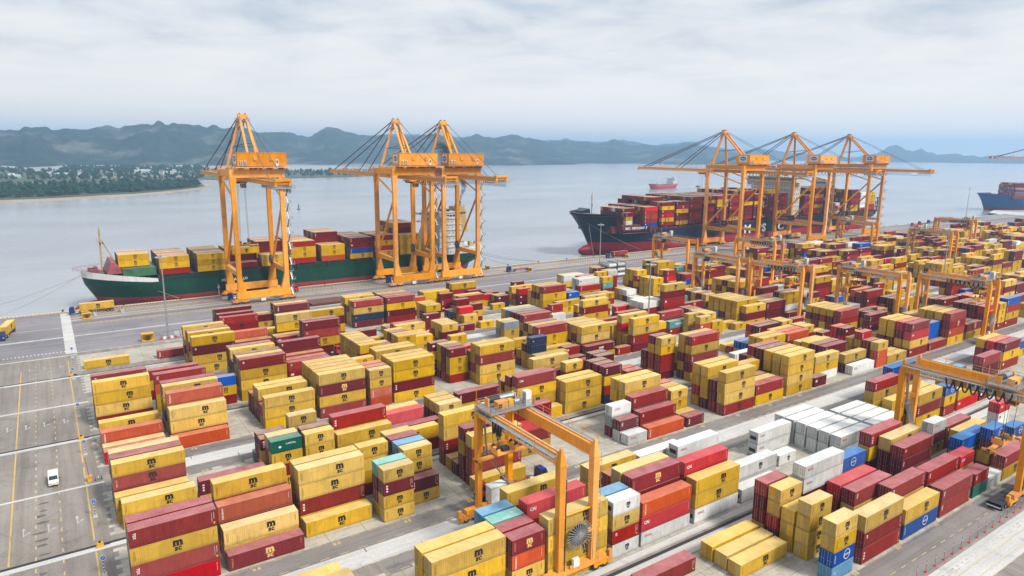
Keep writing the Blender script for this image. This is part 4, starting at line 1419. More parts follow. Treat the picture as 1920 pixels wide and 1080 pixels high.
3 2 254.20 2 2.59 15 6 6
3 3 254.20 2 2.59 21
3 1 260.93 2 2.59 21 6
3 2 260.93 2 2.59 6 6 9
3 3 260.93 2 2.59 9
3 4 260.93 2 2.59 9
3 0 267.66 2 2.59 21
3 2 267.66 2 2.59 0 21
3 3 267.66 2 2.59 9 9
3 4 267.66 2 2.59 21
3 0 274.39 2 2.59 9 15 6
3 2 274.39 2 2.59 9
3 3 274.39 2 2.59 6 0
3 4 274.39 2 2.59 0 15
3 1 281.12 2 2.59 21
3 0 328.23 4 2.59 0 9
3 4 328.23 4 2.59 9
3 5 328.23 4 2.59 0
3 1 334.96 2 2.59 0 9 21
3 3 334.96 2 2.59 6
2 2 314.77 4 2.9 9
2 3 314.77 4 2.59 0 9 0
2 4 314.77 4 2.59 0 0
2 5 314.77 4 2.9 0 6
2 0 334.96 4 2.9 0 0
2 1 334.96 4 2.9 0 0
2 2 334.96 4 2.9 0 0 9
2 3 334.96 4 2.9 0
2 4 334.96 4 2.9 6 9
2 5 334.96 4 2.9 0 0
3 2 328.23 4 2.9 9 6 6 6
3 0 341.69 4 2.9 6 6 0 9
3 1 341.69 4 2.59 0 6 6
3 2 341.69 4 2.59 6 3 6 3
3 3 341.69 4 2.9 21 0 6 6
3 4 341.69 4 2.9 6 9 6 6
3 5 341.69 4 2.9 12 0 9 15
3 0 355.15 4 2.9 9 6
3 1 355.15 4 2.59 9
3 2 355.15 4 2.9 9 9
3 3 355.15 4 2.59 9
3 4 355.15 4 2.9 9 9
3 5 355.15 4 2.59 12
3 0 368.61 4 2.9 3 9 3
3 1 368.61 4 2.59 3 3
3 2 368.61 4 2.9 0 0 9
3 3 368.61 4 2.59 0 3 0
3 4 368.61 4 2.9 0 3 3
3 5 368.61 4 2.9 3 3 0 6
3 0 382.07 4 2.9 9 9
3 1 382.07 4 2.9 9 6
3 2 382.07 4 2.9 6 9
3 3 382.07 4 2.59 6
3 4 382.07 4 2.9 12 9
3 5 382.07 4 2.9 0 0
3 0 395.53 2 2.59 15 9 6
3 1 395.53 2 2.59 0 0 0
3 2 395.53 2 2.59 9 0 12
3 3 395.53 2 2.59 6 9 0
3 4 395.53 2 2.59 15 9
3 5 395.53 2 2.59 6 0 0
3 0 408.99 4 2.9 0 0 0
3 1 408.99 4 2.9 21 9
3 2 408.99 4 2.9 0 0
3 3 408.99 4 2.59 0 0 0
3 4 408.99 4 2.9 9 0
3 5 408.99 4 2.9 9 0
4 0 301.31 4 2.59 9 6
4 1 301.31 4 2.9 6 12
4 5 301.31 4 2.9 9 0 3
4 0 314.77 2 2.59 6 0 6
4 1 314.77 2 2.59 9 9
4 2 314.77 2 2.59 0 15
4 3 314.77 2 2.59 9 9 9
4 4 314.77 2 2.59 9 6 0
4 5 314.77 2 2.59 0 9 6
4 1 321.50 4 2.9 0 0 3 0
4 4 321.50 4 2.59 0 0
4 1 334.96 4 2.59 9 18 0 0
4 4 334.96 4 2.59 0 0 0 0
4 1 348.42 4 2.9 3
4 2 348.42 4 2.59 9 0
4 3 348.42 4 2.9 9
4 4 348.42 4 2.9 9
4 5 348.42 4 2.9 21
4 4 361.88 4 2.9 9
4 0 375.34 4 2.9 6 3 0 0
4 1 375.34 4 2.9 6 0 0 0
4 2 375.34 4 2.9 0 0 9 3
4 3 375.34 4 2.59 0 0 0 0
4 4 375.34 4 2.9 9 0 0 0
4 5 375.34 4 2.59 0 0 9 0
4 0 388.80 4 2.9 6 0 0
4 1 388.80 4 2.59 9 0 18
4 2 388.80 4 2.9 9 0 15 0
4 3 388.80 4 2.9 18 0 9
4 4 388.80 4 2.59 9 18 18 0
4 5 388.80 4 2.59 0 0
4 0 402.26 2 2.59 0 0
4 1 402.26 2 2.59 0 0
4 2 402.26 2 2.59 9 0
4 3 402.26 2 2.59 0 3 3
4 4 402.26 2 2.59 0 0
4 5 402.26 2 2.59 9 0
4 4 408.99 4 2.59 3
4 0 422.45 4 2.59 21 0
4 1 422.45 4 2.9 18 9
4 2 422.45 4 2.9 9 0
4 3 422.45 4 2.9 0
4 4 422.45 4 2.59 9 6
4 5 422.45 4 2.59 0 0
4 0 435.91 4 2.9 0 0 9 0
4 1 435.91 4 2.59 21 3 6
4 2 435.91 4 2.9 0 0 0
4 3 435.91 4 2.9 0 18 0
4 4 435.91 4 2.9 0 0 0
4 5 435.91 4 2.59 0 3 3 0
4 0 449.37 4 2.9 0 6
4 1 449.37 4 2.9 9
4 2 449.37 4 2.59 0 6 0
4 3 449.37 4 2.9 9 0
4 4 449.37 4 2.9 0 0
4 5 449.37 4 2.9 3 0
4 0 462.83 4 2.9 0 0 9 9
4 1 462.83 4 2.9 9 0 0 0
4 2 462.83 4 2.9 0 0 0
4 3 462.83 4 2.9 0 0 0 0
4 4 462.83 4 2.9 0 0 9
4 5 462.83 4 2.59 0 6 0 3
4 4 476.29 2 2.59 0
4 0 483.02 2 2.59 9 9
4 1 483.02 2 2.59 9 0
4 2 483.02 2 2.59 9 9
4 3 483.02 2 2.59 9
4 4 483.02 2 2.59 9 15
4 5 483.02 2 2.59 9 9
4 1 489.75 4 2.9 0
4 2 489.75 4 2.9 0
4 3 489.75 4 2.59 0 0
4 4 489.75 4 2.9 15
4 5 489.75 4 2.9 9
5 4 328.23 2 2.59 3 0 6
5 0 334.96 4 2.9 6 9 6 0
5 1 334.96 4 2.59 6 6 3 6
5 2 334.96 4 2.9 0 21 6 6
5 3 334.96 4 2.59 6 6 6
5 0 348.42 2 2.59 0 0
5 1 348.42 2 2.59 9 0 0
5 2 348.42 2 2.59 0 0 0
5 3 348.42 2 2.59 0 0 0
5 4 348.42 2 2.59 0 0 0
5 5 348.42 2 2.59 6 0 0
5 0 355.15 2 2.59 9 6 15
5 1 355.15 2 2.59 6 6 6
5 2 355.15 2 2.59 6 12
5 3 355.15 2 2.59 6 6 0
5 4 355.15 2 2.59 18 6 6
5 5 355.15 2 2.59 12 15
5 0 361.88 4 2.9 6 6 0
5 1 361.88 4 2.59 0 3 0
5 2 361.88 4 2.59 0 0 0 0
5 3 361.88 4 2.59 0 0 15 0
5 4 361.88 4 2.9 0 0 3 0
5 5 361.88 4 2.9 18 0
5 0 375.34 4 2.9 3 0 6 0
5 1 375.34 4 2.59 0 0 0
5 2 375.34 4 2.59 0 0 9 15
5 3 375.34 4 2.9 0 0
5 4 375.34 4 2.59 6 0 0
5 5 375.34 4 2.59 0 9
5 0 388.80 4 2.9 0 0
5 1 388.80 4 2.9 12
5 2 388.80 4 2.59 0 0
5 3 388.80 4 2.59 0
5 4 388.80 4 2.9 0 6 6
5 5 388.80 4 2.9 0 0
5 1 402.26 4 2.9 15
5 2 402.26 4 2.59 6 6
5 3 402.26 4 2.9 9
5 5 402.26 4 2.9 6
5 0 415.72 4 2.9 0 6 6
5 1 415.72 4 2.59 6 0
5 2 415.72 4 2.59 0 0 6
5 3 415.72 4 2.9 6 0
5 4 415.72 4 2.9 0 0 0
5 5 415.72 4 2.59 0 0 9
5 0 429.18 4 2.9 0 0 12 9
5 1 429.18 4 2.9 0 0 6 0
5 2 429.18 4 2.59 0 0 21 0
5 3 429.18 4 2.59 0 15 15 9
5 4 429.18 4 2.9 0 0 0 0
5 5 429.18 4 2.9 9 9 9 0
5 0 442.64 4 2.9 0 0
5 1 442.64 4 2.9 9
5 4 442.64 4 2.9 0 9
5 0 456.10 2 2.59 9
5 1 456.10 2 2.59 0
5 2 456.10 2 2.59 0
5 4 456.10 2 2.59 3
5 5 456.10 2 2.59 0
5 0 462.83 2 2.59 9 0 0 6
5 1 462.83 2 2.59 0 0 0 21
5 2 462.83 2 2.59 0 3 0 15
5 3 462.83 2 2.59 9 9 0 0
5 4 462.83 2 2.59 6 6 0 9
5 5 462.83 2 2.59 0 9 0 0
5 0 469.56 4 2.9 0 0 0 6
5 1 469.56 4 2.9 0 0 12
5 2 469.56 4 2.59 0 0 0
5 3 469.56 4 2.9 0 0
5 4 469.56 4 2.9 0 0 0 0
5 5 469.56 4 2.9 0 0 21
5 0 483.02 4 2.9 6 9
5 1 483.02 4 2.9 9 0 0
5 2 483.02 4 2.9 0 0
5 3 483.02 4 2.59 0 0 0
5 4 483.02 4 2.9 0 9 6
5 5 483.02 4 2.59 0 0 0 9
5 0 496.48 4 2.59 9 0 3 0
5 1 496.48 4 2.59 0 18 3
5 2 496.48 4 2.59 0 6 9 3
5 3 496.48 4 2.59 0 0 0 0
5 4 496.48 4 2.59 6 0 0 6
5 5 496.48 4 2.9 9 9 0 0
5 0 509.94 4 2.9 9 0 9 9
5 1 509.94 4 2.59 9 9 9 9
5 2 509.94 4 2.9 18 9 9
5 3 509.94 4 2.9 9 9 0 18
5 4 509.94 4 2.59 9 9 9
5 5 509.94 4 2.59 15 9 9
5 0 523.40 2 2.59 6 6 6
5 1 523.40 2 2.59 6 6 12
5 2 523.40 2 2.59 3 0 0 0
5 3 523.40 2 2.59 0 0 0
5 4 523.40 2 2.59 0 9 6 0
5 5 523.40 2 2.59 6 6
5 0 530.13 2 2.59 9 3 3 18
5 1 530.13 2 2.59 0 0 18 0
5 2 530.13 2 2.59 3 3 0 15
5 3 530.13 2 2.59 3 3 9
5 4 530.13 2 2.59 3 15 3 9
5 5 530.13 2 2.59 12 6 9 3
5 0 536.86 4 2.9 3 0 0
5 1 536.86 4 2.9 0 0 0
5 2 536.86 4 2.9 0 0 0
5 3 536.86 4 2.9 0 0 3
5 4 536.86 4 2.59 0 0 0
5 5 536.86 4 2.9 6 0 0
5 0 550.32 4 2.59 9 18 9
5 1 550.32 4 2.9 0 9 0 6
5 2 550.32 4 2.9 15 0 15 15
5 3 550.32 4 2.9 21 9 9 3
5 4 550.32 4 2.9 9 6 15 9
5 5 550.32 4 2.9 12 9 0 6
5 0 563.78 4 2.9 0 0 0
5 1 563.78 4 2.9 18 0 6 6
5 2 563.78 4 2.9 0 6 0 12
5 3 563.78 4 2.9 0 0 0 0
5 4 563.78 4 2.9 21 0 0 0
5 5 563.78 4 2.9 9 6 0 0
5 0 577.24 2 2.59 0 0 9
5 1 577.24 2 2.59 6 3 15
5 2 577.24 2 2.59 9 9 3
5 3 577.24 2 2.59 9 9 0
5 4 577.24 2 2.59 9 3 9
5 5 577.24 2 2.59 9 6 0
5 0 583.97 4 2.59 6 0
5 1 583.97 4 2.9 0 0 15 9
5 2 583.97 4 2.59 0 9 0 9
5 3 583.97 4 2.9 9 12 0
5 4 583.97 4 2.9 3 9 9
5 5 583.97 4 2.9 21 9
6 0 341.69 4 2.9 3 9 9
6 2 341.69 4 2.9 3 21
6 3 341.69 4 2.59 15
6 4 341.69 4 2.59 3 3
6 5 341.69 4 2.9 0 9
6 0 355.15 4 2.9 0 0 6
6 0 368.61 4 2.9 0 6
6 0 395.53 4 2.9 9 9 12 9
6 1 395.53 4 2.9 21 9 9
6 2 395.53 4 2.9 0 9 9
6 3 395.53 4 2.9 15 9
6 4 395.53 4 2.9 3 0 6
6 5 395.53 4 2.9 9 0
6 0 408.99 4 2.9 9 9
6 1 408.99 4 2.9 21
6 2 408.99 4 2.9 9
6 3 429.18 4 2.9 0 6 18 0
6 4 429.18 4 2.59 0 9 3 0
6 5 429.18 4 2.59 0 0 12 0
6 0 442.64 2 2.59 9 9 9
6 1 442.64 2 2.59 0 0
6 2 442.64 2 2.59 0 6
6 3 442.64 2 2.59 9 3
6 4 442.64 2 2.59 9 9 15
6 5 442.64 2 2.59 12 9
6 0 449.37 2 2.59 0 3
6 1 449.37 2 2.59 3 0
6 2 449.37 2 2.59 3 3
6 3 449.37 2 2.59 3 3
6 4 449.37 2 2.59 3
6 5 449.37 2 2.59 9 3
6 0 456.10 2 2.59 0 0
6 1 456.10 2 2.59 6 0 0
6 2 456.10 2 2.59 21 0
6 3 456.10 2 2.59 0 0
6 4 456.10 2 2.59 9
6 5 456.10 2 2.59 0 0 0
6 0 462.83 2 2.59 0 6
6 1 462.83 2 2.59 6 3
6 2 462.83 2 2.59 6 9
6 3 462.83 2 2.59 6 9
6 4 462.83 2 2.59 6 0
6 5 462.83 2 2.59 6 6
6 0 469.56 4 2.9 9
6 1 469.56 4 2.9 3
6 2 469.56 4 2.59 9
6 3 469.56 4 2.59 0 0
6 4 469.56 4 2.59 0
6 0 489.75 4 2.9 0 0 9
6 1 489.75 4 2.59 21 0 0 9
6 2 489.75 4 2.9 9 9 9 9
6 3 489.75 4 2.59 0 9 15 9
6 4 489.75 4 2.59 9 0 3
6 5 489.75 4 2.9 15 9 9 9
6 0 503.21 4 2.59 0 0
6 1 503.21 4 2.59 0
6 2 503.21 4 2.9 0
6 3 503.21 4 2.59 6 15
6 4 503.21 4 2.9 6
6 5 503.21 4 2.9 9 9
6 0 516.67 2 2.59 0 0
6 1 516.67 2 2.59 0 0
6 2 516.67 2 2.59 3 0
6 3 516.67 2 2.59 0 0
6 4 516.67 2 2.59 0 0
6 5 516.67 2 2.59 0 21 9
6 0 523.40 4 2.9 0 0 0
6 1 523.40 4 2.59 0 3 0
6 2 523.40 4 2.59 9 0 0
6 3 523.40 4 2.9 0 0
6 4 523.40 4 2.9 0 0
6 5 523.40 4 2.9 18 0 0
6 0 536.86 2 2.59 0 15 9
6 1 536.86 2 2.59 0 0 6
6 2 536.86 2 2.59 9 6 0
6 3 536.86 2 2.59 9 0 9
6 4 536.86 2 2.59 3 0 6
6 5 536.86 2 2.59 0 0
6 0 543.59 4 2.59 9 6 6
6 1 543.59 4 2.59 9 9 9
6 2 543.59 4 2.59 9 9 9
6 3 543.59 4 2.59 0
6 4 543.59 4 2.9 9
6 5 543.59 4 2.59 9
6 1 557.05 4 2.9 18
6 0 570.51 4 2.9 3
6 4 570.51 4 2.59 0
6 5 570.51 4 2.59 9
6 3 583.97 4 2.9 6
6 0 597.43 4 2.9 6 9 0
6 1 597.43 4 2.59 6 0 15 0
6 2 597.43 4 2.9 0 0
6 3 597.43 4 2.9 0 0 9
6 4 597.43 4 2.59 0 0 3
6 5 597.43 4 2.9 0 0 3
6 0 610.89 4 2.59 0 0 0
6 1 610.89 4 2.9 0 0 9 0
6 2 610.89 4 2.9 3 0 0
6 3 610.89 4 2.9 12 0 0 6
6 4 610.89 4 2.9 0 3 0
6 5 610.89 4 2.59 0 9 0
6 0 624.35 4 2.9 3 0 6 0
6 1 624.35 4 2.59 6 0 9 6
6 2 624.35 4 2.9 6 0
6 3 624.35 4 2.9 0 12 3
6 4 624.35 4 2.59 9 6 15 0
6 5 624.35 4 2.59 6 9 6
6 0 637.81 2 2.59 12 9
6 1 637.81 2 2.59 3 3
6 2 637.81 2 2.59 9 6
6 3 637.81 2 2.59 9 9
6 4 637.81 2 2.59 0 0
6 5 637.81 2 2.59 9 9
6 0 644.54 4 2.9 0 6 6
6 1 644.54 4 2.9 3 6 9
6 2 644.54 4 2.9 9 6 6
6 3 644.54 4 2.59 9 6 9
6 4 644.54 4 2.9 9 6 6
6 5 644.54 4 2.9 12 9 6
6 0 658.00 2 2.59 6 6
6 1 658.00 2 2.59 0 3
6 2 658.00 2 2.59 6 9
6 3 658.00 2 2.59 9 6
6 4 658.00 2 2.59 6 6 6
6 5 658.00 2 2.59 0 6
6 0 678.19 2 2.59 0 0 0 9
6 1 678.19 2 2.59 9 0 6 0
6 2 678.19 2 2.59 9 0 0 0
6 3 678.19 2 2.59 9 0 21 6
6 4 678.19 2 2.59 6 0 0 9
6 5 678.19 2 2.59 0 6 0
7 1 328.23 4 2.59 9
7 4 328.23 4 2.59 9
7 0 341.69 4 2.9 0 0 6 9
7 1 341.69 4 2.59 0 0 0
7 2 341.69 4 2.9 0 0 0
7 3 341.69 4 2.9 0 6 6 6
7 4 341.69 4 2.9 0 0 0 6
7 5 341.69 4 2.59 0 0 0 9
7 0 355.15 2 2.59 6 15
7 1 355.15 2 2.59 6 9 6
7 2 355.15 2 2.59 18 12
7 3 355.15 2 2.59 6 6
7 4 355.15 2 2.59 0 0 0
7 5 355.15 2 2.59 6 6 0
7 0 361.88 4 2.59 0
7 1 361.88 4 2.59 0
7 2 361.88 4 2.9 0
7 4 361.88 4 2.9 0
7 5 361.88 4 2.59 6
7 0 375.34 4 2.59 0 0 21 6
7 1 375.34 4 2.9 9 0 6
7 0 388.80 2 2.59 0 0 0
7 1 388.80 2 2.59 0 0 0
7 0 395.53 4 2.9 21 6 0 15
7 1 395.53 4 2.59 9 0 21 0
7 2 395.53 4 2.59 6 0 6 12
7 3 395.53 4 2.9 6 6 6 18
7 4 395.53 4 2.9 0 0 9 0
7 5 395.53 4 2.59 0 9 0 15
7 0 422.45 4 2.59 0 9 0 18
7 1 422.45 4 2.59 0 0 0 9
7 2 422.45 4 2.59 0 9 6 0
7 3 422.45 4 2.9 0 0 0 0
7 4 422.45 4 2.59 9 0 0 6
7 5 422.45 4 2.59 0 0 9 0
7 0 435.91 2 2.59 6 9 0
7 1 435.91 2 2.59 15 0 15
7 2 435.91 2 2.59 0 0 0
7 3 435.91 2 2.59 0 0
7 4 435.91 2 2.59 0 0 21
7 5 435.91 2 2.59 0 3 6
7 0 442.64 4 2.9 6 3 6
7 1 442.64 4 2.59 15 18
7 2 442.64 4 2.59 9 0 12
7 3 442.64 4 2.9 6 0 6 6
7 4 442.64 4 2.59 9 6
7 5 442.64 4 2.9 6 9 3
7 0 456.10 4 2.9 6 0 0
7 1 456.10 4 2.9 6 21 6 6
7 2 456.10 4 2.9 6 9 0
7 3 456.10 4 2.9 0 6 3 6
7 4 456.10 4 2.9 0 6 6 0
7 5 456.10 4 2.59 9 0 6 6
7 0 469.56 4 2.59 9 0 0 9
7 1 469.56 4 2.9 9 3 0 0
7 2 469.56 4 2.9 9 9 9 0
7 3 469.56 4 2.59 9 0 9 9
7 4 469.56 4 2.9 0 0 9 0
7 5 469.56 4 2.59 9 9 0 0
7 0 483.02 4 2.9 3
7 1 483.02 4 2.9 3
7 2 483.02 4 2.9 21
7 4 483.02 4 2.59 3
7 5 483.02 4 2.9 6 0
7 0 496.48 4 2.9 3 21 3
7 1 496.48 4 2.59 0 9 0
7 2 496.48 4 2.59 3 3 3
7 3 496.48 4 2.9 0 3 18
7 4 496.48 4 2.9 3 3 3
7 5 496.48 4 2.9 0 3 15 6
7 0 509.94 2 2.59 12 6 9 9
7 1 509.94 2 2.59 0 9 9 9
7 2 509.94 2 2.59 9 9 9 6
7 3 509.94 2 2.59 9 12 9 9
7 4 509.94 2 2.59 9 9 9 6
7 5 509.94 2 2.59 9 18 9 0
7 0 516.67 2 2.59 0
7 1 516.67 2 2.59 3
7 2 516.67 2 2.59 9
7 3 516.67 2 2.59 6
7 4 516.67 2 2.59 6 6
7 5 516.67 2 2.59 9
7 0 523.40 2 2.59 6 6 9
7 1 523.40 2 2.59 9 0 0
7 2 523.40 2 2.59 3 9 6
7 3 523.40 2 2.59 9 9
7 4 523.40 2 2.59 6 6 18
7 5 523.40 2 2.59 0 6 3
7 0 530.13 4 2.59 0 0
7 1 530.13 4 2.59 3 15
7 2 530.13 4 2.59 0
7 3 530.13 4 2.59 0
7 4 530.13 4 2.9 0
7 5 530.13 4 2.59 0 0
7 0 543.59 2 2.59 0 6 6
7 1 543.59 2 2.59 6 0 6
7 2 543.59 2 2.59 6 12 6 0
7 3 543.59 2 2.59 9 6
7 4 543.59 2 2.59 18 6
7 5 543.59 2 2.59 6 6 6
7 0 550.32 4 2.9 9 9 9
7 1 550.32 4 2.59 3 9 15
7 2 550.32 4 2.9 18 3 9
7 3 550.32 4 2.9 9 9 15 6
7 4 550.32 4 2.9 9 0 12
7 5 550.32 4 2.59 9 9 3
7 0 563.78 4 2.59 6 0
7 1 563.78 4 2.9 0 6
7 2 563.78 4 2.59 0 0
7 3 563.78 4 2.9 0 6
7 4 563.78 4 2.9 0 6
7 5 563.78 4 2.9 0 0
7 0 583.97 4 2.59 0 3 0
7 1 583.97 4 2.59 0 3 0
7 2 583.97 4 2.9 0 0 0
7 3 583.97 4 2.9 12 0 0
7 4 583.97 4 2.9 0 9 0
7 5 583.97 4 2.9 0 0 0
7 0 597.43 4 2.9 0 15 18
7 1 597.43 4 2.9 0 0 18
7 2 597.43 4 2.59 0 9
7 3 597.43 4 2.9 0 0 6
7 4 597.43 4 2.59 0 0
7 5 597.43 4 2.9 0 0 15 9
7 0 610.89 4 2.59 0 3 0 0
7 1 610.89 4 2.59 0 0 6
7 2 610.89 4 2.59 0 0 3 18
7 3 610.89 4 2.9 6 9 0 0
7 4 610.89 4 2.9 15 0 3 6
7 5 610.89 4 2.59 0 0 0 9
7 0 624.35 4 2.9 0 15
7 1 624.35 4 2.9 0 6
7 2 624.35 4 2.9 6 0
7 3 624.35 4 2.9 3
7 4 624.35 4 2.9 6 0 21
7 5 624.35 4 2.9 3 9
7 0 637.81 4 2.59 3 6 9 3
7 1 637.81 4 2.59 0 9 3 15
7 2 637.81 4 2.9 3 6 3
7 3 637.81 4 2.9 3 3 3 9
7 4 637.81 4 2.9 3 3 18 3
7 5 637.81 4 2.9 0 0 3 3
7 0 651.27 4 2.9 3 0 0
7 1 651.27 4 2.59 3 6 3 3
7 2 651.27 4 2.59 9 0 3
7 3 651.27 4 2.9 0 6 3
7 4 651.27 4 2.9 6 3 3
7 5 651.27 4 2.9 3 18 0
7 0 664.73 4 2.9 0
7 1 664.73 4 2.9 15
7 4 664.73 4 2.9 9 6
7 5 664.73 4 2.9 0
7 0 678.19 4 2.9 3
7 1 678.19 4 2.9 21 3
7 2 678.19 4 2.9 0 3
7 3 678.19 4 2.9 0
7 4 678.19 4 2.59 0 0
7 5 678.19 4 2.59 9 9
7 0 691.65 4 2.9 9
7 1 691.65 4 2.59 0 9
7 2 691.65 4 2.9 0 9 9
7 3 691.65 4 2.9 9 21
7 4 691.65 4 2.9 9
7 5 691.65 4 2.9 3 9
7 0 705.11 4 2.9 0 9 0
7 1 705.11 4 2.9 0 0 6
7 2 705.11 4 2.9 9 9 0 9
7 3 705.11 4 2.9 9 9 9 9
7 4 705.11 4 2.59 9 0 9
7 5 705.11 4 2.59 9 0 21
7 0 718.57 2 2.59 3 0 9
7 1 718.57 2 2.59 3 3
7 2 718.57 2 2.59 21 18
7 3 718.57 2 2.59 0 18 3
7 4 718.57 2 2.59 3 9 18
7 5 718.57 2 2.59 3 6 0 3
7 0 725.30 2 2.59 0 0 18 0
7 1 725.30 2 2.59 0 0 0 0
7 2 725.30 2 2.59 0 15 9 0
7 3 725.30 2 2.59 0 9 0 0
7 4 725.30 2 2.59 12 0 0 0
7 5 725.30 2 2.59 0 0 6 0
7 0 732.03 4 2.9 6 0
7 1 732.03 4 2.9 9
7 2 732.03 4 2.59 0 12
7 3 732.03 4 2.9 6 6
7 4 732.03 4 2.59 18 6 6
7 5 732.03 4 2.9 0
7 1 745.49 4 2.9 6
7 2 745.49 4 2.59 6
7 3 745.49 4 2.59 6
7 4 745.49 4 2.9 6
7 5 745.49 4 2.59 6
7 0 758.95 4 2.9 0 9 0
7 1 758.95 4 2.59 9 18
7 2 758.95 4 2.59 0 0 0 0
7 3 758.95 4 2.9 0 0 0
7 4 758.95 4 2.9 0 0 9
7 5 758.95 4 2.59 0 0 0
"""
stacks = []; KEYS = list(CC)
for l in DATA.strip().split('\n'):
    a = l.split(); k = [int(t) for t in a[5:]]      # each number: colour index * 3 + detail level, bottom tier first
    stacks.append((int(a[0]), int(a[1]), float(a[2]), int(a[3]), float(a[4]), ''.join(KEYS[t//3] for t in k), ''.join(str(t % 3) for t in k)))
# bay numbers count visible stacks of one row from the left
bay = {}
for i, s in enumerate(stacks): bay.setdefault((s[0], s[1]), []).append((s[2], i))
bayno = {}
for k, v in bay.items():
    for n, (x, i) in enumerate(sorted(v)): bayno[i] = n
far = MB()
FARC = {k: tuple(v)+(1,) for k, v in CC.items()}
def far_box(x, y, z, Ln, h, c, q):
    k = q.uniform(.68,1.12); col = tuple(t*k for t in CC[c])+(1,); H = h-.06
    far.box(x,y,z,x+Ln,y+WD,z+H,0,col,skip='b')
    if c in 'YyNKB' or (c in 'RMOVWT' and q.random() < .6):
        mc = {'N':(.78,.5,.16,1),'B':(.7,.7,.7,1)}.get(c, (.012,.012,.013,1) if c in 'YyK' else (.5,.02,.03,1) if c == 'W' else (.7,.7,.7,1)); yy = y-.02
        if c in 'YyNK':
            cx_, s = x+Ln*.55, .8 if Ln < 8 else 1; zc = z+h*.48
            for dx in (-.62,-.12,.38): far.box(cx_+dx*s,yy-.01,zc+.05*s,cx_+(dx+.26)*s,yy+.01,zc+.85*s,0,mc,skip='kb')
            far.box(cx_-.62*s,yy-.01,zc+.85*s,cx_+.6*s,yy+.01,zc+1.05*s,0,mc,skip='kb')
            for dx in (-.6,.06):
                for dz in (-.2,-.5,-.8): far.box(cx_+dx*s,yy-.01,zc+dz*s,cx_+(dx+.5)*s,yy+.01,zc+(dz+.14)*s,0,mc,skip='kb')
        elif c == 'T' and Ln > 8:
            for i in range(9): far.box(x+3+i*.8,yy-.01,z+1,x+3.55+i*.8,yy+.01,z+1.8,0,mc,skip='kb')
        elif q.random() < .5: far.box(x+.6,yy-.01,z+h*.5,x+1.5,yy+.01,z+h*.72,0,mc,skip='kb')
        else:
            for i in range(3): far.box(x+.5,yy-.01,z+.6+i*.55,x+.85,yy+.01,z+.9+i*.55,0,mc,skip='kb')
    # door leaves and lock rods on the end that faces left
    dk = tuple(t*.45 for t in col[:3])+(1,)
    for fy in (.06,.5,.94): far.box(x-.03,y+WD*fy-.03,z+.1,x,y+WD*fy+.03,z+H-.1,0,dk,skip='kb')
    for fy in (.2,.36,.64,.8): far.box(x-.05,y+WD*fy-.025,z+.15,x,y+WD*fy+.025,z+H-.15,0,(.3,.3,.3,1),skip='kb')
rc = random.Random(21)
used_lab = {}
for i, (bl, r, x, L, h, cols, fl) in enumerate(stacks):
    Ln = 12.19 if L == 4 else 6.06; y = FY[bl]+2.85*r; n = len(cols)
    for t, (c, f) in enumerate(zip(cols, fl)):
        jx, jy = rc.uniform(-.07,.07), rc.uniform(-.035,.035)
        if f == '0': far_box(x+jx, y+jy, t*h+.02, Ln, h, c, rc); continue
        tier = ('on the ground alone' if n == 1 else 'top of '+['','','two','three','four','five'][n] if t == n-1 else 'bottom of '+['','','two','three','four','five'][n] if t == 0 else ORD[t]+' tier of '+['','','two','three','four','five'][n])
        rowt = 'front row' if r == 0 else ORD[r]+' row'
        lab = f"{'long' if L == 4 else 'short'} {CW[c]} container, {tier}, {rowt}, {ORD[bayno[i]]} stack from left, {ORD[bl]} block"
        rf = c == 'W' and bl == 1 and not 138 < x < 141
        v = 5 if rf and rc.random() < .6 else rc.choice([0,0,1,2,3,0,3,2]+([4] if c == 'M' else [])) if c in 'RM' else rc.choice([0,0,0,1]) if c in 'Yy' else 0
        container(c, L, h, (x+Ln/2+jx, y+WD/2+jy, t*h+.02), lab, v, 2, rf=rf)

# ---------------------------------------------------------------- ship-to-shore cranes
OR = [ORANGE, M['steel'], M['dark'], M['white'], M['stay'], M['bluestay'], M['glass'], M['cable'], M['bluesign'], M['redlet']]
def rail_line(b, a, c, h=1.1, n=6, m=1, r=.035):
    a = Vector(a); c = Vector(c)
    for k in (h*.5, h): b.tube(a+Vector((0,0,k)), c+Vector((0,0,k)), r, 4, m, cap=False)
    for i in range(n+1):
        p = a.lerp(c, i/n); b.tube(p, p+Vector((0,0,h)), r, 4, m, cap=False)
def spreader_parts(root, L=12.0, m=OR):
    b = MB(); b.box(-L/2,-.35,.25,L/2,.35,.75); b.build('spreader_beam', m, root)
    b = MB()
    for x in (-L/2, L/2-.4): b.box(x,-1.2,.1,x+.4,1.2,.6)
    for x in (-L/2, L/2-.25):
        for y in (-1.3, 1.12): b.box(x,y,-.35,x+.25,y+.18,.5)
    b.build('end_beam', m, root)
    b = MB(); b.box(-2.2,-1.1,.8,2.2,1.1,1.1); b.box(-2.2,-1.1,1.1,-1.6,1.1,2.0); b.box(1.6,-1.1,1.1,2.2,1.1,2.0); b.box(-.7,-.6,1.1,.7,.6,1.8,2)
    for x in (-1.9,1.9):
        for y in (-.8,.8): b.tube((x,y-.1,2.1),(x,y+.1,2.1),.42,10,2)
    b.build('headblock', m, root)
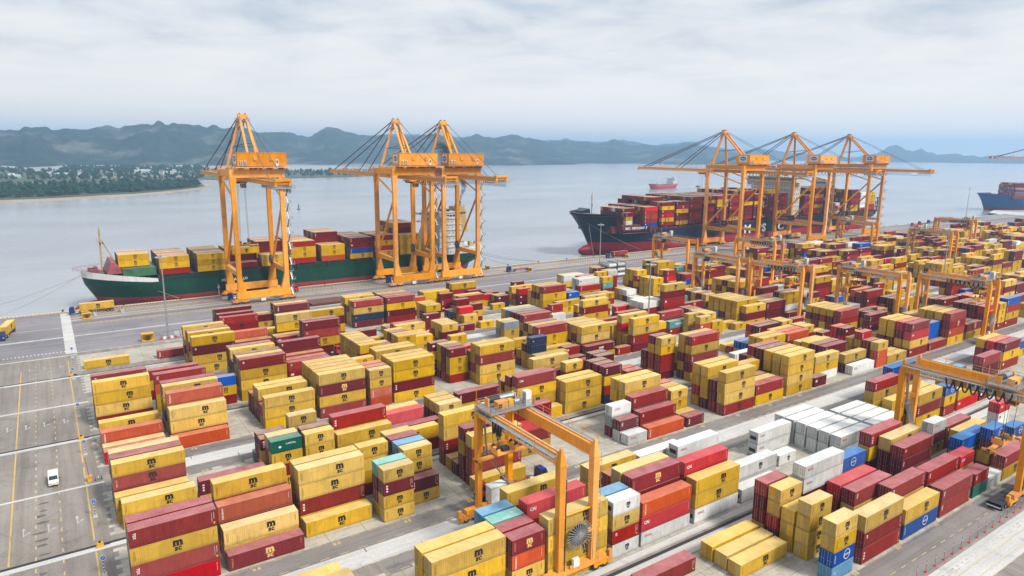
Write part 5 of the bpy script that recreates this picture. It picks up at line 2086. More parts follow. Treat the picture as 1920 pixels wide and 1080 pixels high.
def sts_crane(name_loc, label, trolley_y=8.0, hoist=None, first=None):
    root = empty('quay_crane', (name_loc, 307.5, 0.0))
    tag(root, label, 'crane', 'ship-to-shore cranes on the quay')
    if first:
        for ch in list(first.children):
            if ch.name.split('.')[0] in ('trolley',): continue
            copy_tree(ch, root)
    else:
        X, YS = 10.1, 21.5
        for y, yn in ((0,0),(YS,1)):
            b = MB(); b.box(-X-1.5,y-.8,2.3,X+1.5,y+.8,5.3)
            for x in (-5,-1.6,1.6,5): b.box(x-.06,y-.86,2.35,x+.06,y+.86,5.25)
            sill = b.build('sill_beam', OR, root)
            for s in (-1, 1):
                b = MB(); c = s*X
                b.box(c-2.6,y-.55,1.5,c+2.6,y+.55,2.3); 
                for q in (-1.9,1.9): b.box(c+q-1.5,y-.5,.9,c+q+1.5,y+.5,1.55); b.box(c+q-.35,y-.7,.7,c+q+.35,y+.7,2.0)
                for q in (-3.0,-1.9,-.9,.9,1.9,3.0): b.tube((c+q,y-.28,.42),(c+q,y+.28,.42),.42,12,2)
                b.box(c+s*3.5-.25,y-.3,.6,c+s*3.5+.35,y+.3,1.4,9)
                b.build('bogie', OR, sill)
            if yn == 0:
                b = MB(); b.box(-1.6,-.5,.6,.4,.4,2.2,3); b.box(-1.75,-.6,2.2,.6,.6,2.35)
                rail_line(b,(2.5,-.9,1.0),(8,-.9,1.0),1.2,8); b.box(2.4,-1.2,.9,8,-.5,1.0,1)
                for i in range(6): b.box(5+i*.4,-1.0,.2+i*.4,5.5+i*.4,-.6,.25+i*.4,1)
                b.build('switch_cabinet', OR, root)
        for s in (-1,1):
            for y in (0,YS):
                b = MB(); x = s*X; w = .95
                b.hexa([(x-w,y-.85,5.3),(x+w,y-.85,5.3),(x+w,y+.85,5.3),(x-w,y+.85,5.3)],[(x-w,y-.85,49),(x+w,y-.85,49),(x+w,y+.85,49),(x-w,y+.85,49)])
                b.hexa([(x-w,y-.85,49),(x+w,y-.85,49),(x+w,y+.85,49),(x-w,y+.85,49)],[(x-w-.4,y-1.0,54.4),(x+w+.4,y-1.0,54.4),(x+w+.4,y+1.0,54.4),(x-w-.4,y+1.0,54.4)])
                k = -1 if s > 0 else 1
                b.hexa([(x-w,y-.8,5.3),(x+k*2.6,y-.8,5.3),(x+k*2.6,y+.8,5.3),(x-w,y+.8,5.3)] if k > 0 else [(x-2.6,y-.8,5.3),(x+w,y-.8,5.3),(x+w,y+.8,5.3),(x-2.6,y+.8,5.3)],[(x-w+.01,y-.8,12),(x+w-.01,y-.8,12),(x+w-.01,y+.8,12),(x-w+.01,y+.8,12)])
                for zf in (12.2,20,28,36,44): b.box(x-w-.04,y-.9,zf,x+w+.04,y+.9,zf+.14)
                b.build('leg', OR, root)
            b = MB(); x = s*X
            b.hexa([(x-.75,.9,12.4),(x+.75,.9,12.4),(x+.75,YS-.9,12.0),(x-.75,YS-.9,12.0)],[(x-.75,.9,14.0),(x+.75,.9,14.0),(x+.75,YS-.9,14.6),(x-.75,YS-.9,14.6)])
            rail_line(b,(x-s*.7,1,14.1),(x-s*.7,YS-1,14.5),1.1,10)
            b.build('portal_beam', OR, root)
            b = MB(); b.tube((x,YS-1,15.2),(x,.9,43),.52,10); b.build('brace', OR, root)
            b = MB(); b.tube((x,YS-.8,53.2),(x,.9,45.5),.42,10); b.build('brace', OR, root)
            b = MB(); b.box(x-.8,1,55,x+.8,YS-1,57.6); b.build('upper_side_beam', OR, root)
        for y, z0 in ((0,54.4),(YS,55)):
            b = MB(); b.box(-X-1.3,y-1.05,z0,X+1.3,y+1.05,57.8); rail_line(b,(-X,y-1.0,57.8),(X,y-1.0,57.8),1.1,12); b.build('cross_beam', OR, root)
        for y0, y1, nm in ((-38,22,'back_girder'),(22.3,107,'boom')):
            b = MB()
            for s in (-1,1):
                b.box(s*2.7-.5,y0,52.4,s*2.7+.5,y1,54.3)
                rail_line(b,(s*3.5,y0,54.3),(s*3.5,y1,54.3),1.0,int((y1-y0)/4),1,.03)
                b.box(s*3.4-.3,y0,54.25,s*3.4+.3,y1,54.32,1)
            y = y0+.6
            while y < y1: b.box(-2.2,y-.25,53.2,2.2,y+.25,54.0); y += 8.0
            if nm == 'boom':
                for yy in (40,62,84): b.box(-2.9,yy-.25,54.3,-2.5,yy+.25,57.4); b.box(2.5,yy-.25,54.3,2.9,yy+.25,57.4)
                b.box(-3.4,105.5,52.0,3.4,107.6,53.0)
            else:
                b.box(-4.4,-39,51.6,4.4,-30,52.0,1); rail_line(b,(-4.4,-39,52),(4.4,-39,52),1.1,6); rail_line(b,(-4.4,-39,52),(-4.4,-30,52),1.1,6); rail_line(b,(4.4,-39,52),(4.4,-30,52),1.1,6)
                b.box(-3.2,-38.3,54.3,3.2,-36.5,55.2)
                for s in (-1,1):
                    for q in (-10,10): b.bar((s*2.7,q+11,54.3),(s*2.7,q+11,55.2),.5,.5)
            b.build(nm, OR, root)
        b = MB()
        for s in (-1,1):
            b.bar((s*7.6,20.6,57.8),(s*1.3,18.6,79.6),1.1,1.0); b.bar((s*1.3,18.2,79.6),(s*2.0,1.2,57.8),.85,.85)
            b.bar((s*5.0,19.7,67),(s*1.7,9.5,68.6),.22,.22,2)
        b.bar((-4.7,19.6,67.2),(4.7,19.6,67.2),.25,.25,2); b.bar((-1.65,9.5,68.6),(1.65,9.5,68.6),.25,.25,2)
        fr = b.build('a_frame', OR, root)
        b = MB(); b.box(-2.0,17.6,79.3,2.0,19.6,81.3); b.box(-3.0,17.0,78.6,3.0,20.2,78.75,1); rail_line(b,(-3,17,78.7),(3,17,78.7),1.1,5); rail_line(b,(-3,20.2,78.7),(3,20.2,78.7),1.1,5)
        for x in (-2.9,2.9): rail_line(b,(x,17,78.7),(x,20.2,78.7),1.1,3); b.box(x-.6,17.8,76.6,x+.6,19.4,76.75,1); rail_line(b,(x-.6,17.8,76.7),(x+.6,17.8,76.7),1.0,2)
        for x in (-1.2,1.2): b.tube((x-.2,18.6,81.2),(x+.2,18.6,81.2),.7,12,2)
        b.build('apex_platform', OR, fr)
        for s in (-1,1):
            for y1, m_, rr_ in ((62,4,.26),(100,4,.26),(101,5,.14)):
                b = MB(); b.tube((s*1.5,19.0,80.6),(s*2.7,y1,54.6),rr_,6,m_,cap=False); b.build('forestay', OR, root)
            b = MB(); b.tube((s*1.5,18,80.4),(s*2.7,-30,54.6),.12,6,5,cap=False); b.build('backstay', OR, root)
        b = MB(); b.box(-8.2,-2.6,59.2,12.2,6.2,64.8); b.box(-8.35,-2.75,64.8,12.35,6.35,64.95)
        house = b.build('machinery_house', OR, root)
        b = MB(); b.box(-9.2,-3.8,58.6,13.2,6.8,59.0); rail_line(b,(-9.2,-3.8,59),(13.2,-3.8,59),1.1,14); rail_line(b,(-9.2,-3.8,59),(-9.2,6.8,59),1.1,6); rail_line(b,(13.2,-3.8,59),(13.2,6.8,59),1.1,6)
        for x in (-6,0,6,11): b.box(x-.3,-2.5,57.6,x+.3,6,58.65)
        b.build('house_platform', OR, root)
        b = MB(); b.box(7.6,-2.7,59.3,8.6,-2.58,62.0,3); b.box(7.8,-2.74,60.4,8.4,-2.69,61.7,6); b.build('house_door', OR, house)
        for x in (-6.8,-5.0):
            b = MB()
            for z in (59.5,60.6): b.box(x-.45,-3.15,z,x+.45,-2.6,z+.85,3); b.tube((x,-3.19,z+.42),(x,-3.13,z+.42),.32,10,2)
            b.build('air_conditioner', OR, house)
        for x in (-1.0,5.8):
            b = MB(); b.box(x-.7,-3.0,61.6,x+.7,-2.6,63.2); b.build('ventilation_hood', OR, house)
        b = MB(); b.box(-8.26,-.2,60.2,-8.2,4.2,64.2,3)
        n = 20
        for i in range(n):
            t, t2 = 2*math.pi*i/n, 2*math.pi*(i+1)/n
            b.face([(-8.29,2.0,62.3),(-8.29,2.0+1.75*math.cos(t2),62.3+1.35*math.sin(t2)),(-8.29,2.0+1.75*math.cos(t),62.3+1.35*math.sin(t))][::-1],8)
        put_text(b,'ZPMC',(-8.32,2.0,61.95),(0,-1,0),(0,0,1),.95,.03,3,'CENTER')
        b.build('maker_emblem', OR, house)
        # festoon loops under the back girder
        b = MB(); y = -36.0
        while y < 8:
            pts = [(3.6,y+2.0*q/8,52.3-2.6*math.sin(math.pi*q/8)) for q in range(9)]; b.path(pts,.10,5,7)
            b.box(3.4,y-.15,52.0,3.8,y+.15,52.5,2); y += 2.0
        b.build('festoon_cable', OR, root)
        # zig-zag stair tower on the landward right leg
        b = MB(); z = 2.3; k = 0; x0 = X+1.3
        while z < 53:
            ya, yb = ((-.9,.9) if k % 2 == 0 else (.9,-.9)); 
            b.bar((x0+.9,ya*1.5,z),(x0+.9,yb*1.5,z+3.4),.55,.10,1)
            rail_line(b,(x0+1.25,ya*1.5,z),(x0+1.25,yb*1.5,z+3.4),1.0,4,1,.05)
            b.box(x0,yb*1.5-.8,z+3.35,x0+2.2,yb*1.5+.8,z+3.45,1); rail_line(b,(x0+2.2,yb*1.5-.8,z+3.4),(x0+2.2,yb*1.5+.8,z+3.4),1.1,2,1,.05)
            b.box(X,-.12,z+3.2,x0+.2,.12,z+3.4,2); z += 3.4; k += 1
        b.build('stair_tower', OR, root)
        b = MB()
        b.tube((X-1.6,YS-1.6,15.6),(X-1.0,YS-1.6,15.6),2.1,24,2)
        for i in range(20):
            t = 2*math.pi*i/20; p = (X-1.7,YS-1.6+2.3*math.cos(t),15.6+2.3*math.sin(t)); b.bar((X-1.7,YS-1.6,15.6),p,.07,.07,1)
        b.box(X-1.2,YS-2.0,12.8,X-.6,YS-1.2,15.6)
        b.build('cable_reel', OR, root)
    # trolley with operator cabin
    ty = trolley_y
    b = MB(); b.box(-3.0,ty-3,51.4,3.0,ty+3,52.1); b.box(-2.3,ty-2.2,50.6,2.3,ty+2.2,51.4,2)
    for s in (-1,1): rail_line(b,(s*3.2,ty-3,52.1),(s*3.2,ty+3,52.1),1.0,4)
    tr = b.build('trolley', OR, root)
    b = MB(); b.box(-1.1,ty-5.6,48.6,1.1,ty-3.2,51.2,0); b.box(-1.0,ty-5.66,48.9,1.0,ty-5.58,50.6,6); b.box(-1.16,ty-5.4,49.2,-1.08,ty-3.6,50.6,6); b.build('operator_cabin', OR, tr)
    if hoist:
        zsp, carry = hoist
        b = MB()
        for x in (-1.9,1.9):
            for y in (-.8,.8): b.tube((x*.8,ty+y*1.5,51),(x,ty+y,zsp+2.2),.055,4,7,cap=False)
        b.build('hoist_rope', OR, tr)
        sp = empty('container_spreader', (name_loc, 307.5+ty, zsp))
        tag(sp, f"orange spreader hanging on ropes under the {label.split(' crane')[0].replace('tall orange quay','').strip() or 'first'} quay crane", 'spreader', 'crane spreaders')
        spreader_parts(sp)
        return root, sp
    return root, None
c1, s1 = sts_crane(76.9, 'tall orange quay crane standing alone over the bow half of the green ship', 30.0, (21.0, True))
c2, _ = sts_crane(150.6, 'left one of the paired orange quay cranes over the stern of the green ship', 2.0, None, c1)
c3, s3 = sts_crane(177.4, 'right one of the paired orange quay cranes over the stern of the green ship', 38.0, (27.0, False), c1)
def wide_gauge(p):
    x, y, z = p
    y2 = y-9.0 if y < 0 else y-9.0*(1-y/21.5) if y < 21.5 else y-9.0*min(1, (y-21.5)/85)
    if y < -25: y2 -= 4
    return (x, y2, z)
STRETCH = wide_gauge
c4, s4 = sts_crane(401.0, 'leftmost of three orange quay cranes over the dark blue container ship', 36.0, (30.0, False))
STRETCH = None
c5, _ = sts_crane(482.5, 'middle one of three orange quay cranes over the dark blue container ship', 26.0, None, c4)
c6, _ = sts_crane(559.0, 'rightmost of three orange quay cranes over the dark blue container ship', -8.0, None, c4)
s1['label'] = 'orange spreader on ropes under the lone quay crane, gripping a yellow container'
s3['label'] = 'orange empty spreader hanging beside the white deckhouse of the green ship'
s4['label'] = 'orange spreader on ropes above the dark blue container ship'
container('Y', 4, 2.9, (76.9,337.5,21.0-.4-2.9), 'long yellow container hanging from the spreader of the lone quay crane', 0, 2)
# seventh crane: further along the quay, only its boom reaches into the picture
c7 = copy_tree(c1); c7.location = (985, 276, 9.0); c7.rotation_euler = (0,0,math.radians(4))
tag(c7, 'far crane at the right edge, only its boom with red and white tip in view', 'crane', 'ship-to-shore cranes on the quay')
b = MB(); b.box(-3.6,101,52.2,3.6,103,54.5,9); b.box(-3.6,103,52.2,3.6,105,54.5,3); b.box(-3.6,105,52.0,3.6,108,54.6,9); b.build('boom_tip', OR, c7)
# ---------------------------------------------------------------- rubber-tyred gantry cranes
def gantry(loc, label, num, tr_y=19.0, spz=12.0, rows=True, first=None, rz=0.0, reel=True):
    root = empty('gantry_crane', (loc[0], loc[1], 0.0), rz)
    tag(root, label, 'gantry crane', 'rubber-tyred gantry cranes in the yard')
    SP, X = 24.0, 3.35
    if first:
        for ch in list(first.children):
            if ch.name.split('.')[0] in ('trolley','name_board'): continue
            copy_tree(ch, root)
    else:
        for y in (0, SP):
            b = MB(); b.box(-6.2,y-.55,1.5,6.2,y+.55,2.5); b.box(-1.6,y-.75,2.5,1.4,y-.55,3.0)
            sill = b.build('sill_beam', OR, root)
            for s in (-1,1):
                b = MB(); c = s*5.2
                b.box(c-1.5,y-.42,.75,c+1.5,y+.42,1.6); b.box(c-.4,y-.5,1.2,c+.4,y+.5,2.2)
                b.build('bogie', OR, sill)
                for q in (-.95,.95):
                    b = MB(); b.tube((c+q,y-.3,.74),(c+q,y+.3,.74),.74,18,2); b.tube((c+q,y-.33,.74),(c+q,y+.33,.74),.36,12,0); b.build('wheel', [ORANGE,M['steel'],M['rubber']], sill)
                b = MB(); b.box(c+s*1.5-.1,y-.5,.5,c+s*1.5+.9*s+.1,y+.5,1.5); b.box(c+s*2.2-.35,y-.3,.9,c+s*2.2+.35,y+.3,2.6,0); b.build('buffer', OR, sill)
            for s in (-1,1):
                b = MB(); x = s*X
                b.hexa([(x-.45,y-.5,2.5),(x+.45,y-.5,2.5),(x+.45,y+.5,2.5),(x-.45,y+.5,2.5)],[(x-.62,y-.62,20.4),(x+.62,y-.62,20.4),(x+.62,y+.62,20.4),(x-.62,y+.62,20.4)])
                b.hexa([(x-.62,y-.62,20.4),(x+.62,y-.62,20.4),(x+.62,y+.62,20.4),(x-.62,y+.62,20.4)],[(x-.2,y-.2,23.0),(x+.2,y-.2,23.0),(x+.2,y+.2,23.0),(x-.2,y+.2,23.0)])
                for zf in (2.6,7.0,11.6,16.2,20.2):
                    wf = .46+.17*(zf-2.5)/18; b.box(x-wf-.05,y-wf-.08,zf,x+wf+.05,y+wf+.08,zf+.12,0)
                b.build('leg', OR, root)
        b = MB(); b.tube((-X,0,11.6),(X,0,11.6),.16,8); b.build('tie_bar', OR, root)
        b = MB(); b.box(-X,SP-.4,13.2,X,SP+.4,14.2); b.build('tie_bar', OR, root)
        for s in (-1,1):
            b = MB(); x = s*X; b.box(x-.5,.4,20.2,x+.5,SP-.4,22.1)
            b.box(x-.55,.4,22.1,x+.55,SP-.4,22.16); b.box(x-.08,.4,22.16,x+.08,SP-.4,22.34,1)
            gd = b.build('main_girder', OR, root)
            b = MB(); w0 = x+(.6 if s > 0 else -1.5); b.box(w0,.2,21.8,w0+.9,SP-.2,21.88,1)
            xo = w0+.9 if s > 0 else w0
            for i in range(7):
                yy = 1.2+i*3.6; b.tube((xo,yy,21.85),(xo,yy,23.05),.06,5,0)
            b.tube((xo,.5,23.05),(xo,SP-.5,23.05),.05,5,0); b.tube((xo,.5,22.5),(xo,SP-.5,22.5),.035,5,1)
            b.build('walkway', OR, gd)
        b = MB()                                             # cable reel with radial spokes
        b.tube((0,-.9,8.0),(0,-.6,8.0),1.75,26,2)
        for i in range(28):
            t = 2*math.pi*i/28; b.bar((0,-1.0,8.0),(2.55*math.cos(t),-1.0,8.0+2.55*math.sin(t)),.10,.10,1)
        b.tube((0,-1.15,8.0),(0,-.5,8.0),.38,12,1)
        b.build('cable_reel', OR, root)
        b = MB(); b.box(-1.2,-.5,7.6,X+.9,-.1,8.2); b.box(X-.2,-.6,7.3,X+1.4,.2,7.5); b.build('reel_arm', OR, root)
        b = MB(); b.box(-1.1,SP-.9,2.5,2.4,SP+1.1,5.6,3); b.box(-1.2,SP-1.0,5.6,2.5,SP+1.2,5.72,3); b.build('power_house', OR, root)
        b = MB(); b.box(-1.0,-.85,2.55,.2,-.3,4.0,3); b.box(2.2,SP+.3,2.5,3.2,SP+1.2,4.4,3); b.build('control_cabinet', OR, root)
        b = MB(); b.bar((-X+.8,SP-.9,13.2),(X-.6,SP-.9,5.6),.7,.12,1); rail_line(b,(-X+.8,SP-1.25,13.2),(X-.6,SP-1.25,5.6),1.0,9,1,.04)
        b.box(-X+.3,SP-1.5,13.1,-X+1.6,SP-.5,13.2,1); rail_line(b,(-X+.3,SP-1.5,13.2),(-X+1.6,SP-1.5,13.2),1.0,2); b.box(X-1.0,SP-1.6,5.5,X+.4,SP-.5,5.6,1); rail_line(b,(X-1.0,SP-1.6,5.6),(X+.4,SP-1.6,5.6),1.0,3)
        b.bar((-X+1.2,SP-.9,13.2),(-X+.6,SP-.9,20.4),.6,.1,1)
        b.build('stairway', OR, root)
        b = MB()
        for q in (-.28,.28): b.tube((X+.75,-.5+q,2.5),(X+.75,-.5+q,21),.035,4,1,cap=False)
        for i in range(24): b.tube((X+.75,-.78,2.7+i*.76),(X+.75,-.22,2.7+i*.76),.03,4,1,cap=False)
        for i in range(12): 
            z = 4+i*1.4; b.path([(X+.75+.38*math.cos(t),-.5+.38*math.sin(t),z) for t in (-1.6,-.8,0,.8,1.6)],.03,4,1)
        b.build('caged_ladder', OR, root)
        b = MB(); b.tube((X-.2,-.5,2.5),(X-.2,-.5,8.0),.05,4,2); b.tube((-X+.7,-.55,2.5),(-X+.7,-.55,18),.10,4,2); b.build('power_cable', OR, root)
    # boards with the crane's number and owner, on the side that faces left
    xx = -X-.515
    def board(y0, y1, z0, z1, txt, size, m=2, bold=.02):
        b = MB(); b.box(xx-.02,y1,z0,xx,y0,z1,3); put_text(b,txt,(xx-.03,(y0+y1)/2,z0+(z1-z0)*.24),(0,-1,0),(0,0,1),size,bold,m,'CENTER'); b.build('name_board', OR, root)
    board(20.3,14.4,20.55,21.6,'PORT OF HAI PHONG',.56); board(11.2,6.4,20.5,21.75,num,1.15,2,.03); board(5.0,2.4,20.6,21.5,'QUANG NINH',.36)
    b = MB(); b.box(xx-.02,1.2,20.6,xx,2.0,21.6,3)
    for i in range(3): b.box(xx-.03,1.3,20.75+i*.28,xx-.02,1.9,20.87+i*.28,2)
    b.build('name_board', OR, root)
    y = tr_y; b = MB()
    b.box(-4.6,y-2.6,22.4,4.4,y+2.6,22.7,1)
    for s in (-1,1):
        rail_line(b,(-4.6,y+s*2.6,22.7),(4.4,y+s*2.6,22.7),1.1,9,1,.045)
    rail_line(b,(-4.6,y-2.6,22.7),(-4.6,y+2.6,22.7),1.1,5,1,.045); rail_line(b,(4.4,y-2.6,22.7),(4.4,y+2.6,22.7),1.1,5,1,.045)
    for x in (-3.35,3.35):
        for q in (-2,2): b.tube((x-.12,y+q,22.42),(x+.12,y+q,22.42),.3,10,2)
    tr = b.build('trolley', OR, root)
    b = MB(); b.tube((-2.9,y+1.2,23.7),(-.6,y+1.2,23.7),.62,16,2); b.tube((-.5,y+1.2,23.7),(2.6,y+1.2,23.7),.5,12,1); b.box(-3.1,y+.6,22.7,-2.9,y+1.8,24.2); b.box(2.6,y+.6,22.7,2.8,y+1.8,24.2); b.build('hoist_drum', OR, tr)
    b = MB(); b.box(-2.4,y-1.4,22.7,-.2,y-.1,24.0,0); b.box(.1,y-1.2,22.7,1.1,y-.2,23.9,10); b.tube((1.4,y-.7,23.3),(2.8,y-.7,23.3),.42,12,1); b.box(-2.2,y-1.6,23.0,-1.6,y-1.3,23.6,2); b.build('gearbox', OR+[M['yellow']], tr)
    b = MB(); b.box(3.0,y-2.3,22.7,4.2,y-1.0,25.2,3); b.box(2.98,y-2.1,22.9,3.0,y-1.2,24.9,1); b.build('electrical_cabinet', OR, tr)
    b = MB(); b.tube((-4.4,y+2.5,22.7),(-4.4,y+2.5,26.2),.06,5,0); b.tube((.5,y+2.4,22.7),(.5,y+2.4,26.4),.07,5,0); b.tube((4.3,y-2.5,22.7),(4.3,y-2.5,25.2),.05,5,0); b.build('mast', OR, tr)
    b = MB(); b.box(-2.9,y-2.4,18.9,-1.5,y-.6,21.2,0); b.box(-2.96,y-2.2,19.2,-2.9,y-.8,20.7,6); b.box(-2.8,y-2.46,19.2,-1.6,y-2.38,20.7,6); b.build('operator_cabin', OR, tr)
    b = MB()
    for i in range(8):
        yy = y+ (-2.8-(i+1)*.9 if y > 12 else -2.0+i*1.5); dz = 2.2
        span = .9 if y > 12 else 1.5
        if y > 12 and yy < y-6: break
        b.path([(-4.4,yy+span*q/8,21.7-dz*math.sin(math.pi*q/8)**.8) for q in range(9)],.16,5,7)
    b.build('festoon_cable', OR, tr)
    b = MB()
    for x in (-1.9,1.9):
        for q in (-.8,.8): b.tube((x*1.2,y+q*1.4,22.4),(x,y+q,spz+2.2),.05,4,7,cap=False)
    b.build('hoist_rope', OR, tr)
    return root
def hang_spreader(g, tr_y, spz, label):
    sp = empty('container_spreader', (g.location.x, g.location.y+tr_y, spz)); tag(sp, label, 'spreader', 'crane spreaders'); spreader_parts(sp); return sp
SPEC = [((64.2,75.6),'nearest orange gantry crane marked ERTG-07, spoked cable reel in front','ERTG-07',20.5,13.0),
 ((155.6,46.6),'orange gantry crane marked ERTG-08 at the right edge above blue containers','ERTG-08',5.0,9.3),
 ((264.8,126.4),'back left one of two crossing gantry cranes over the right middle of yard','ERTG-05',20.0,14.0),
 ((279.0,102.2),'front right one of two crossing gantry cranes beside two blue top containers','ERTG-06',4.0,14.0),
 ((244.0,183.0),'orange gantry crane over the middle stacks, left of the pair with dark cable loops','ERTG-03',20.0,14.0),
 ((249.0,156.2),'orange gantry crane with black cable loops right of centre above yellow stacks','ERTG-04',5.0,14.0),
 ((273.0,236.5),'orange gantry crane in front of the dark blue ship hull, left of three','ERTG-01',20.0,14.0),
 ((308.0,210.5),'orange gantry crane in front of the white hull letters of the dark ship','ERTG-02',4.0,14.0),
 ((448.0,236.5),'orange gantry crane at the foot of the rightmost quay crane','ERTG-09',20.0,14.0),
 ((435.0,183.0),'far orange gantry crane beside the tall grey lamp mast at right','ERTG-10',20.0,14.0),
 ((525.5,210.0),'farthest orange gantry crane near the water at the upper right','ERTG-11',4.0,14.0)]
g0 = None
for k, (p, lab, num, ty, sz) in enumerate(SPEC):
    g = gantry(p, lab, num, ty, sz, first=g0)
    if g0 is None: g0 = g
    hang_spreader(g, ty, sz, f"orange spreader hanging under gantry crane {num}")

# ---------------------------------------------------------------- ships
def hull_mesh(x0, x1, yc, beam, zdeck, zboot, zfc, xfc, rake, flare, cols, zbot=-7.0, stern_r=8, bulw=1.2, ns=48):
    """loft: x0 bow tip, x1 stern. returns MB with materials 0 hull 1 boot-top 2 forecastle band 3 deck"""
    b = MB(); rows = []
    Lh = x1-x0
    lev = [zbot, WZ-.2, zboot, (zboot+zdeck)*.5, zdeck-1.2, zdeck, zfc]
    for i in range(ns+1):
        t = (i/ns)**1.5 if i < ns else 1.0
        row = []
        for k, z in enumerate(lev):
            q = max(0, min(1, (z-WZ)/(zfc-WZ)))
            xs = x0+rake*(1-q)**0.85*1.0                      # stem runs aft towards the water
            xe = x1-(1-q)*stern_r
            x = xs+(xe-xs)*t
            ent = Lh*(0.20-0.09*q); d = x-xs
            w = min(1, max(0, d/ent)); w = (1-(1-w)**2.1)
            w = w**(0.95-flare*q) if w > 0 else 0
            da = xe-x; aft = min(1, max(0, da/(Lh*.10))); w *= (0.72+.28*(1-(1-aft)**2)) if q > .35 else (0.25+.75*(1-(1-aft)**2))
            zz = z
            if k == 6: zz = zfc if x < xfc else zdeck
            if cols == 'g' and x < xfc:
                tq = max(0, (x-x0)/(xfc-x0)); top = zfc-(zfc-zdeck-1.3)*tq**1.2
                if k == 6: zz = top
                if k == 5: zz = top-2.7+1.3*tq
                if k == 4: zz = zdeck-1.0
            if cols == 'g' and k == 6 and x < xfc: w = row[5][1]*2/beam*1.004; x = row[5][0]-(.5 if i == 0 else 0)
            row.append((x, w*beam/2, zz))
        rows.append(row)
    for s in (-1, 1):
        for i in range(ns):
            for k in range(len(lev)-1):
                A, B_, C_, D = rows[i][k], rows[i+1][k], rows[i+1][k+1], rows[i][k+1]
                if k == 5 and A[0] > xfc+6 and D[2]-A[2] < .05: continue
                P = [(p[0], yc+s*p[1], p[2]) for p in (A, B_, C_, D)]
                m = 1 if k <= 1 else 2 if (k == 5 and cols == 'g' and A[0] < xfc+6) else 0
                b.face(P if s < 0 else P[::-1], m)
    R = rows[-1]
    b.face([(p[0],yc-p[1],p[2]) for p in R]+[(p[0],yc+p[1],p[2]) for p in R[::-1]], 0)
    for i in range(ns):
        A, B_ = rows[i][6], rows[i+1][6]
        for zoff in (-bulw,):
            za = A[2]+zoff; zb_ = B_[2]+zoff
            b.face([(A[0],yc-A[1]*.99,za),(B_[0],yc-B_[1]*.99,zb_),(B_[0],yc+B_[1]*.99,zb_),(A[0],yc+A[1]*.99,za)],3)
    return b, rows
def bulb(x0, x1, yc, r, zc, m):
    b = MB(); n = 16; rings = []
    for i in range(15):
        t = i/14; x = x0+(x1-x0)*t; k = math.sin(min(1, t*1.9)*math.pi/2)**.6
        rings.append([(x, yc+r*.8*k*math.cos(a), zc+r*k*math.sin(a)) for a in [2*math.pi*j/n for j in range(n)]])
    o = 0
    for q in rings: b.v += q
    for i in range(14):
        for j in range(n):
            b.f.append((i*n+j, i*n+(j+1)%n, (i+1)*n+(j+1)%n, (i+1)*n+j)); b.m.append(m); b.c.append(None)
    b.f.append(tuple(range(n))[::-1]); b.m.append(m); b.c.append(None)
    return b
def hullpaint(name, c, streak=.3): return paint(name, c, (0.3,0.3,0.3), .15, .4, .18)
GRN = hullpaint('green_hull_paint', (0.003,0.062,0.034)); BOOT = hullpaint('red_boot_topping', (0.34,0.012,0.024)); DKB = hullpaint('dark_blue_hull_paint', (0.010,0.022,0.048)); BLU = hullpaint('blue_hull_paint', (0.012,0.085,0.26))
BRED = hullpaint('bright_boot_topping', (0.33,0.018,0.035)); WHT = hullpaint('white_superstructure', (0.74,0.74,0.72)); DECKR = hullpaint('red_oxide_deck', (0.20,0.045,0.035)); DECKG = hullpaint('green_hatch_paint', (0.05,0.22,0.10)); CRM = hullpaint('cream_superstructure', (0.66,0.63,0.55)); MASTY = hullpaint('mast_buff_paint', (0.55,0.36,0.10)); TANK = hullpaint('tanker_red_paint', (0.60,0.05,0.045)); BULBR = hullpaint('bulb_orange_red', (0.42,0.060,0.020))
def windows(b, x, y0, y1, z, n, m, side='x', w=.7, h=.6):
    for i in range(n):
        c = y0+(y1-y0)*(i+.5)/n
        if side == 'x': b.box(x-.05,c-w/2,z,x+.02,c+w/2,z+h,m)
        else: b.box(c-w/2,x-.05,z,c+w/2,x+.02,z+h,m)
SM = [WHT, M['glass'], GRN, MASTY, M['dark'], M['steel'], DECKR, M['redlet']]
# ---- green ship
gs = empty('container_ship', (110,349,WZ)); tag(gs, 'green container ship with red waterline moored at the left quay', 'ship', 'container ships at berth')
def under(root, o):
    o.parent = root; o.matrix_parent_inverse = Matrix.Translation(root.location).inverted(); return o
b, rows = hull_mesh(6.5,210,349,31.5,8.6,1.8,13.8,37,11,.45,'g')
ho = under(gs, b.build('hull', [GRN, BOOT, WHT, DECKR]))
for f in ho.data.polygons: f.use_smooth = True
under(gs, bulb(5.6,26,349,3.9,-3.7,0).build('bulbous_bow', [BULBR]))
b = MB(); put_text(b,'MSC',(64.5,333.15,6.1),(1,0,0),(0,0,1),1.6,.04,0); put_text(b,'APOLLO',(70,333.15,6.1),(1,0,0),(0,0,1),1.6,.03,0)
b.box(62.8,333.1,-1.5,63.1,333.2,5.0,0); b.face([(62.3,333.1,3.2),(63.6,333.1,3.2),(62.95,333.1,5.2)],0)
for i in range(3): b.box(28.0+i*3.1,336.5-i*.5,9.0,29.6+i*3.1,337.2-i*.5,10.2,0)
under(gs, b.build('hull_lettering', [M['white']]))
b = MB()
for x, y in ((17.5,343.9),(19.2,342.9),(25,340.2),(27,339.5)): b.box(x,y-.5,10.9,x+1.0,y+.3,11.8,0)
under(gs, b.build('fairlead', [M['dark']]))
b = MB(); b.bar((22.5,343.5,3.6),(24.2,342.9,6.4),2.2,.5,0); under(gs, b.build('anchor', [M['rust']]))
b = MB()
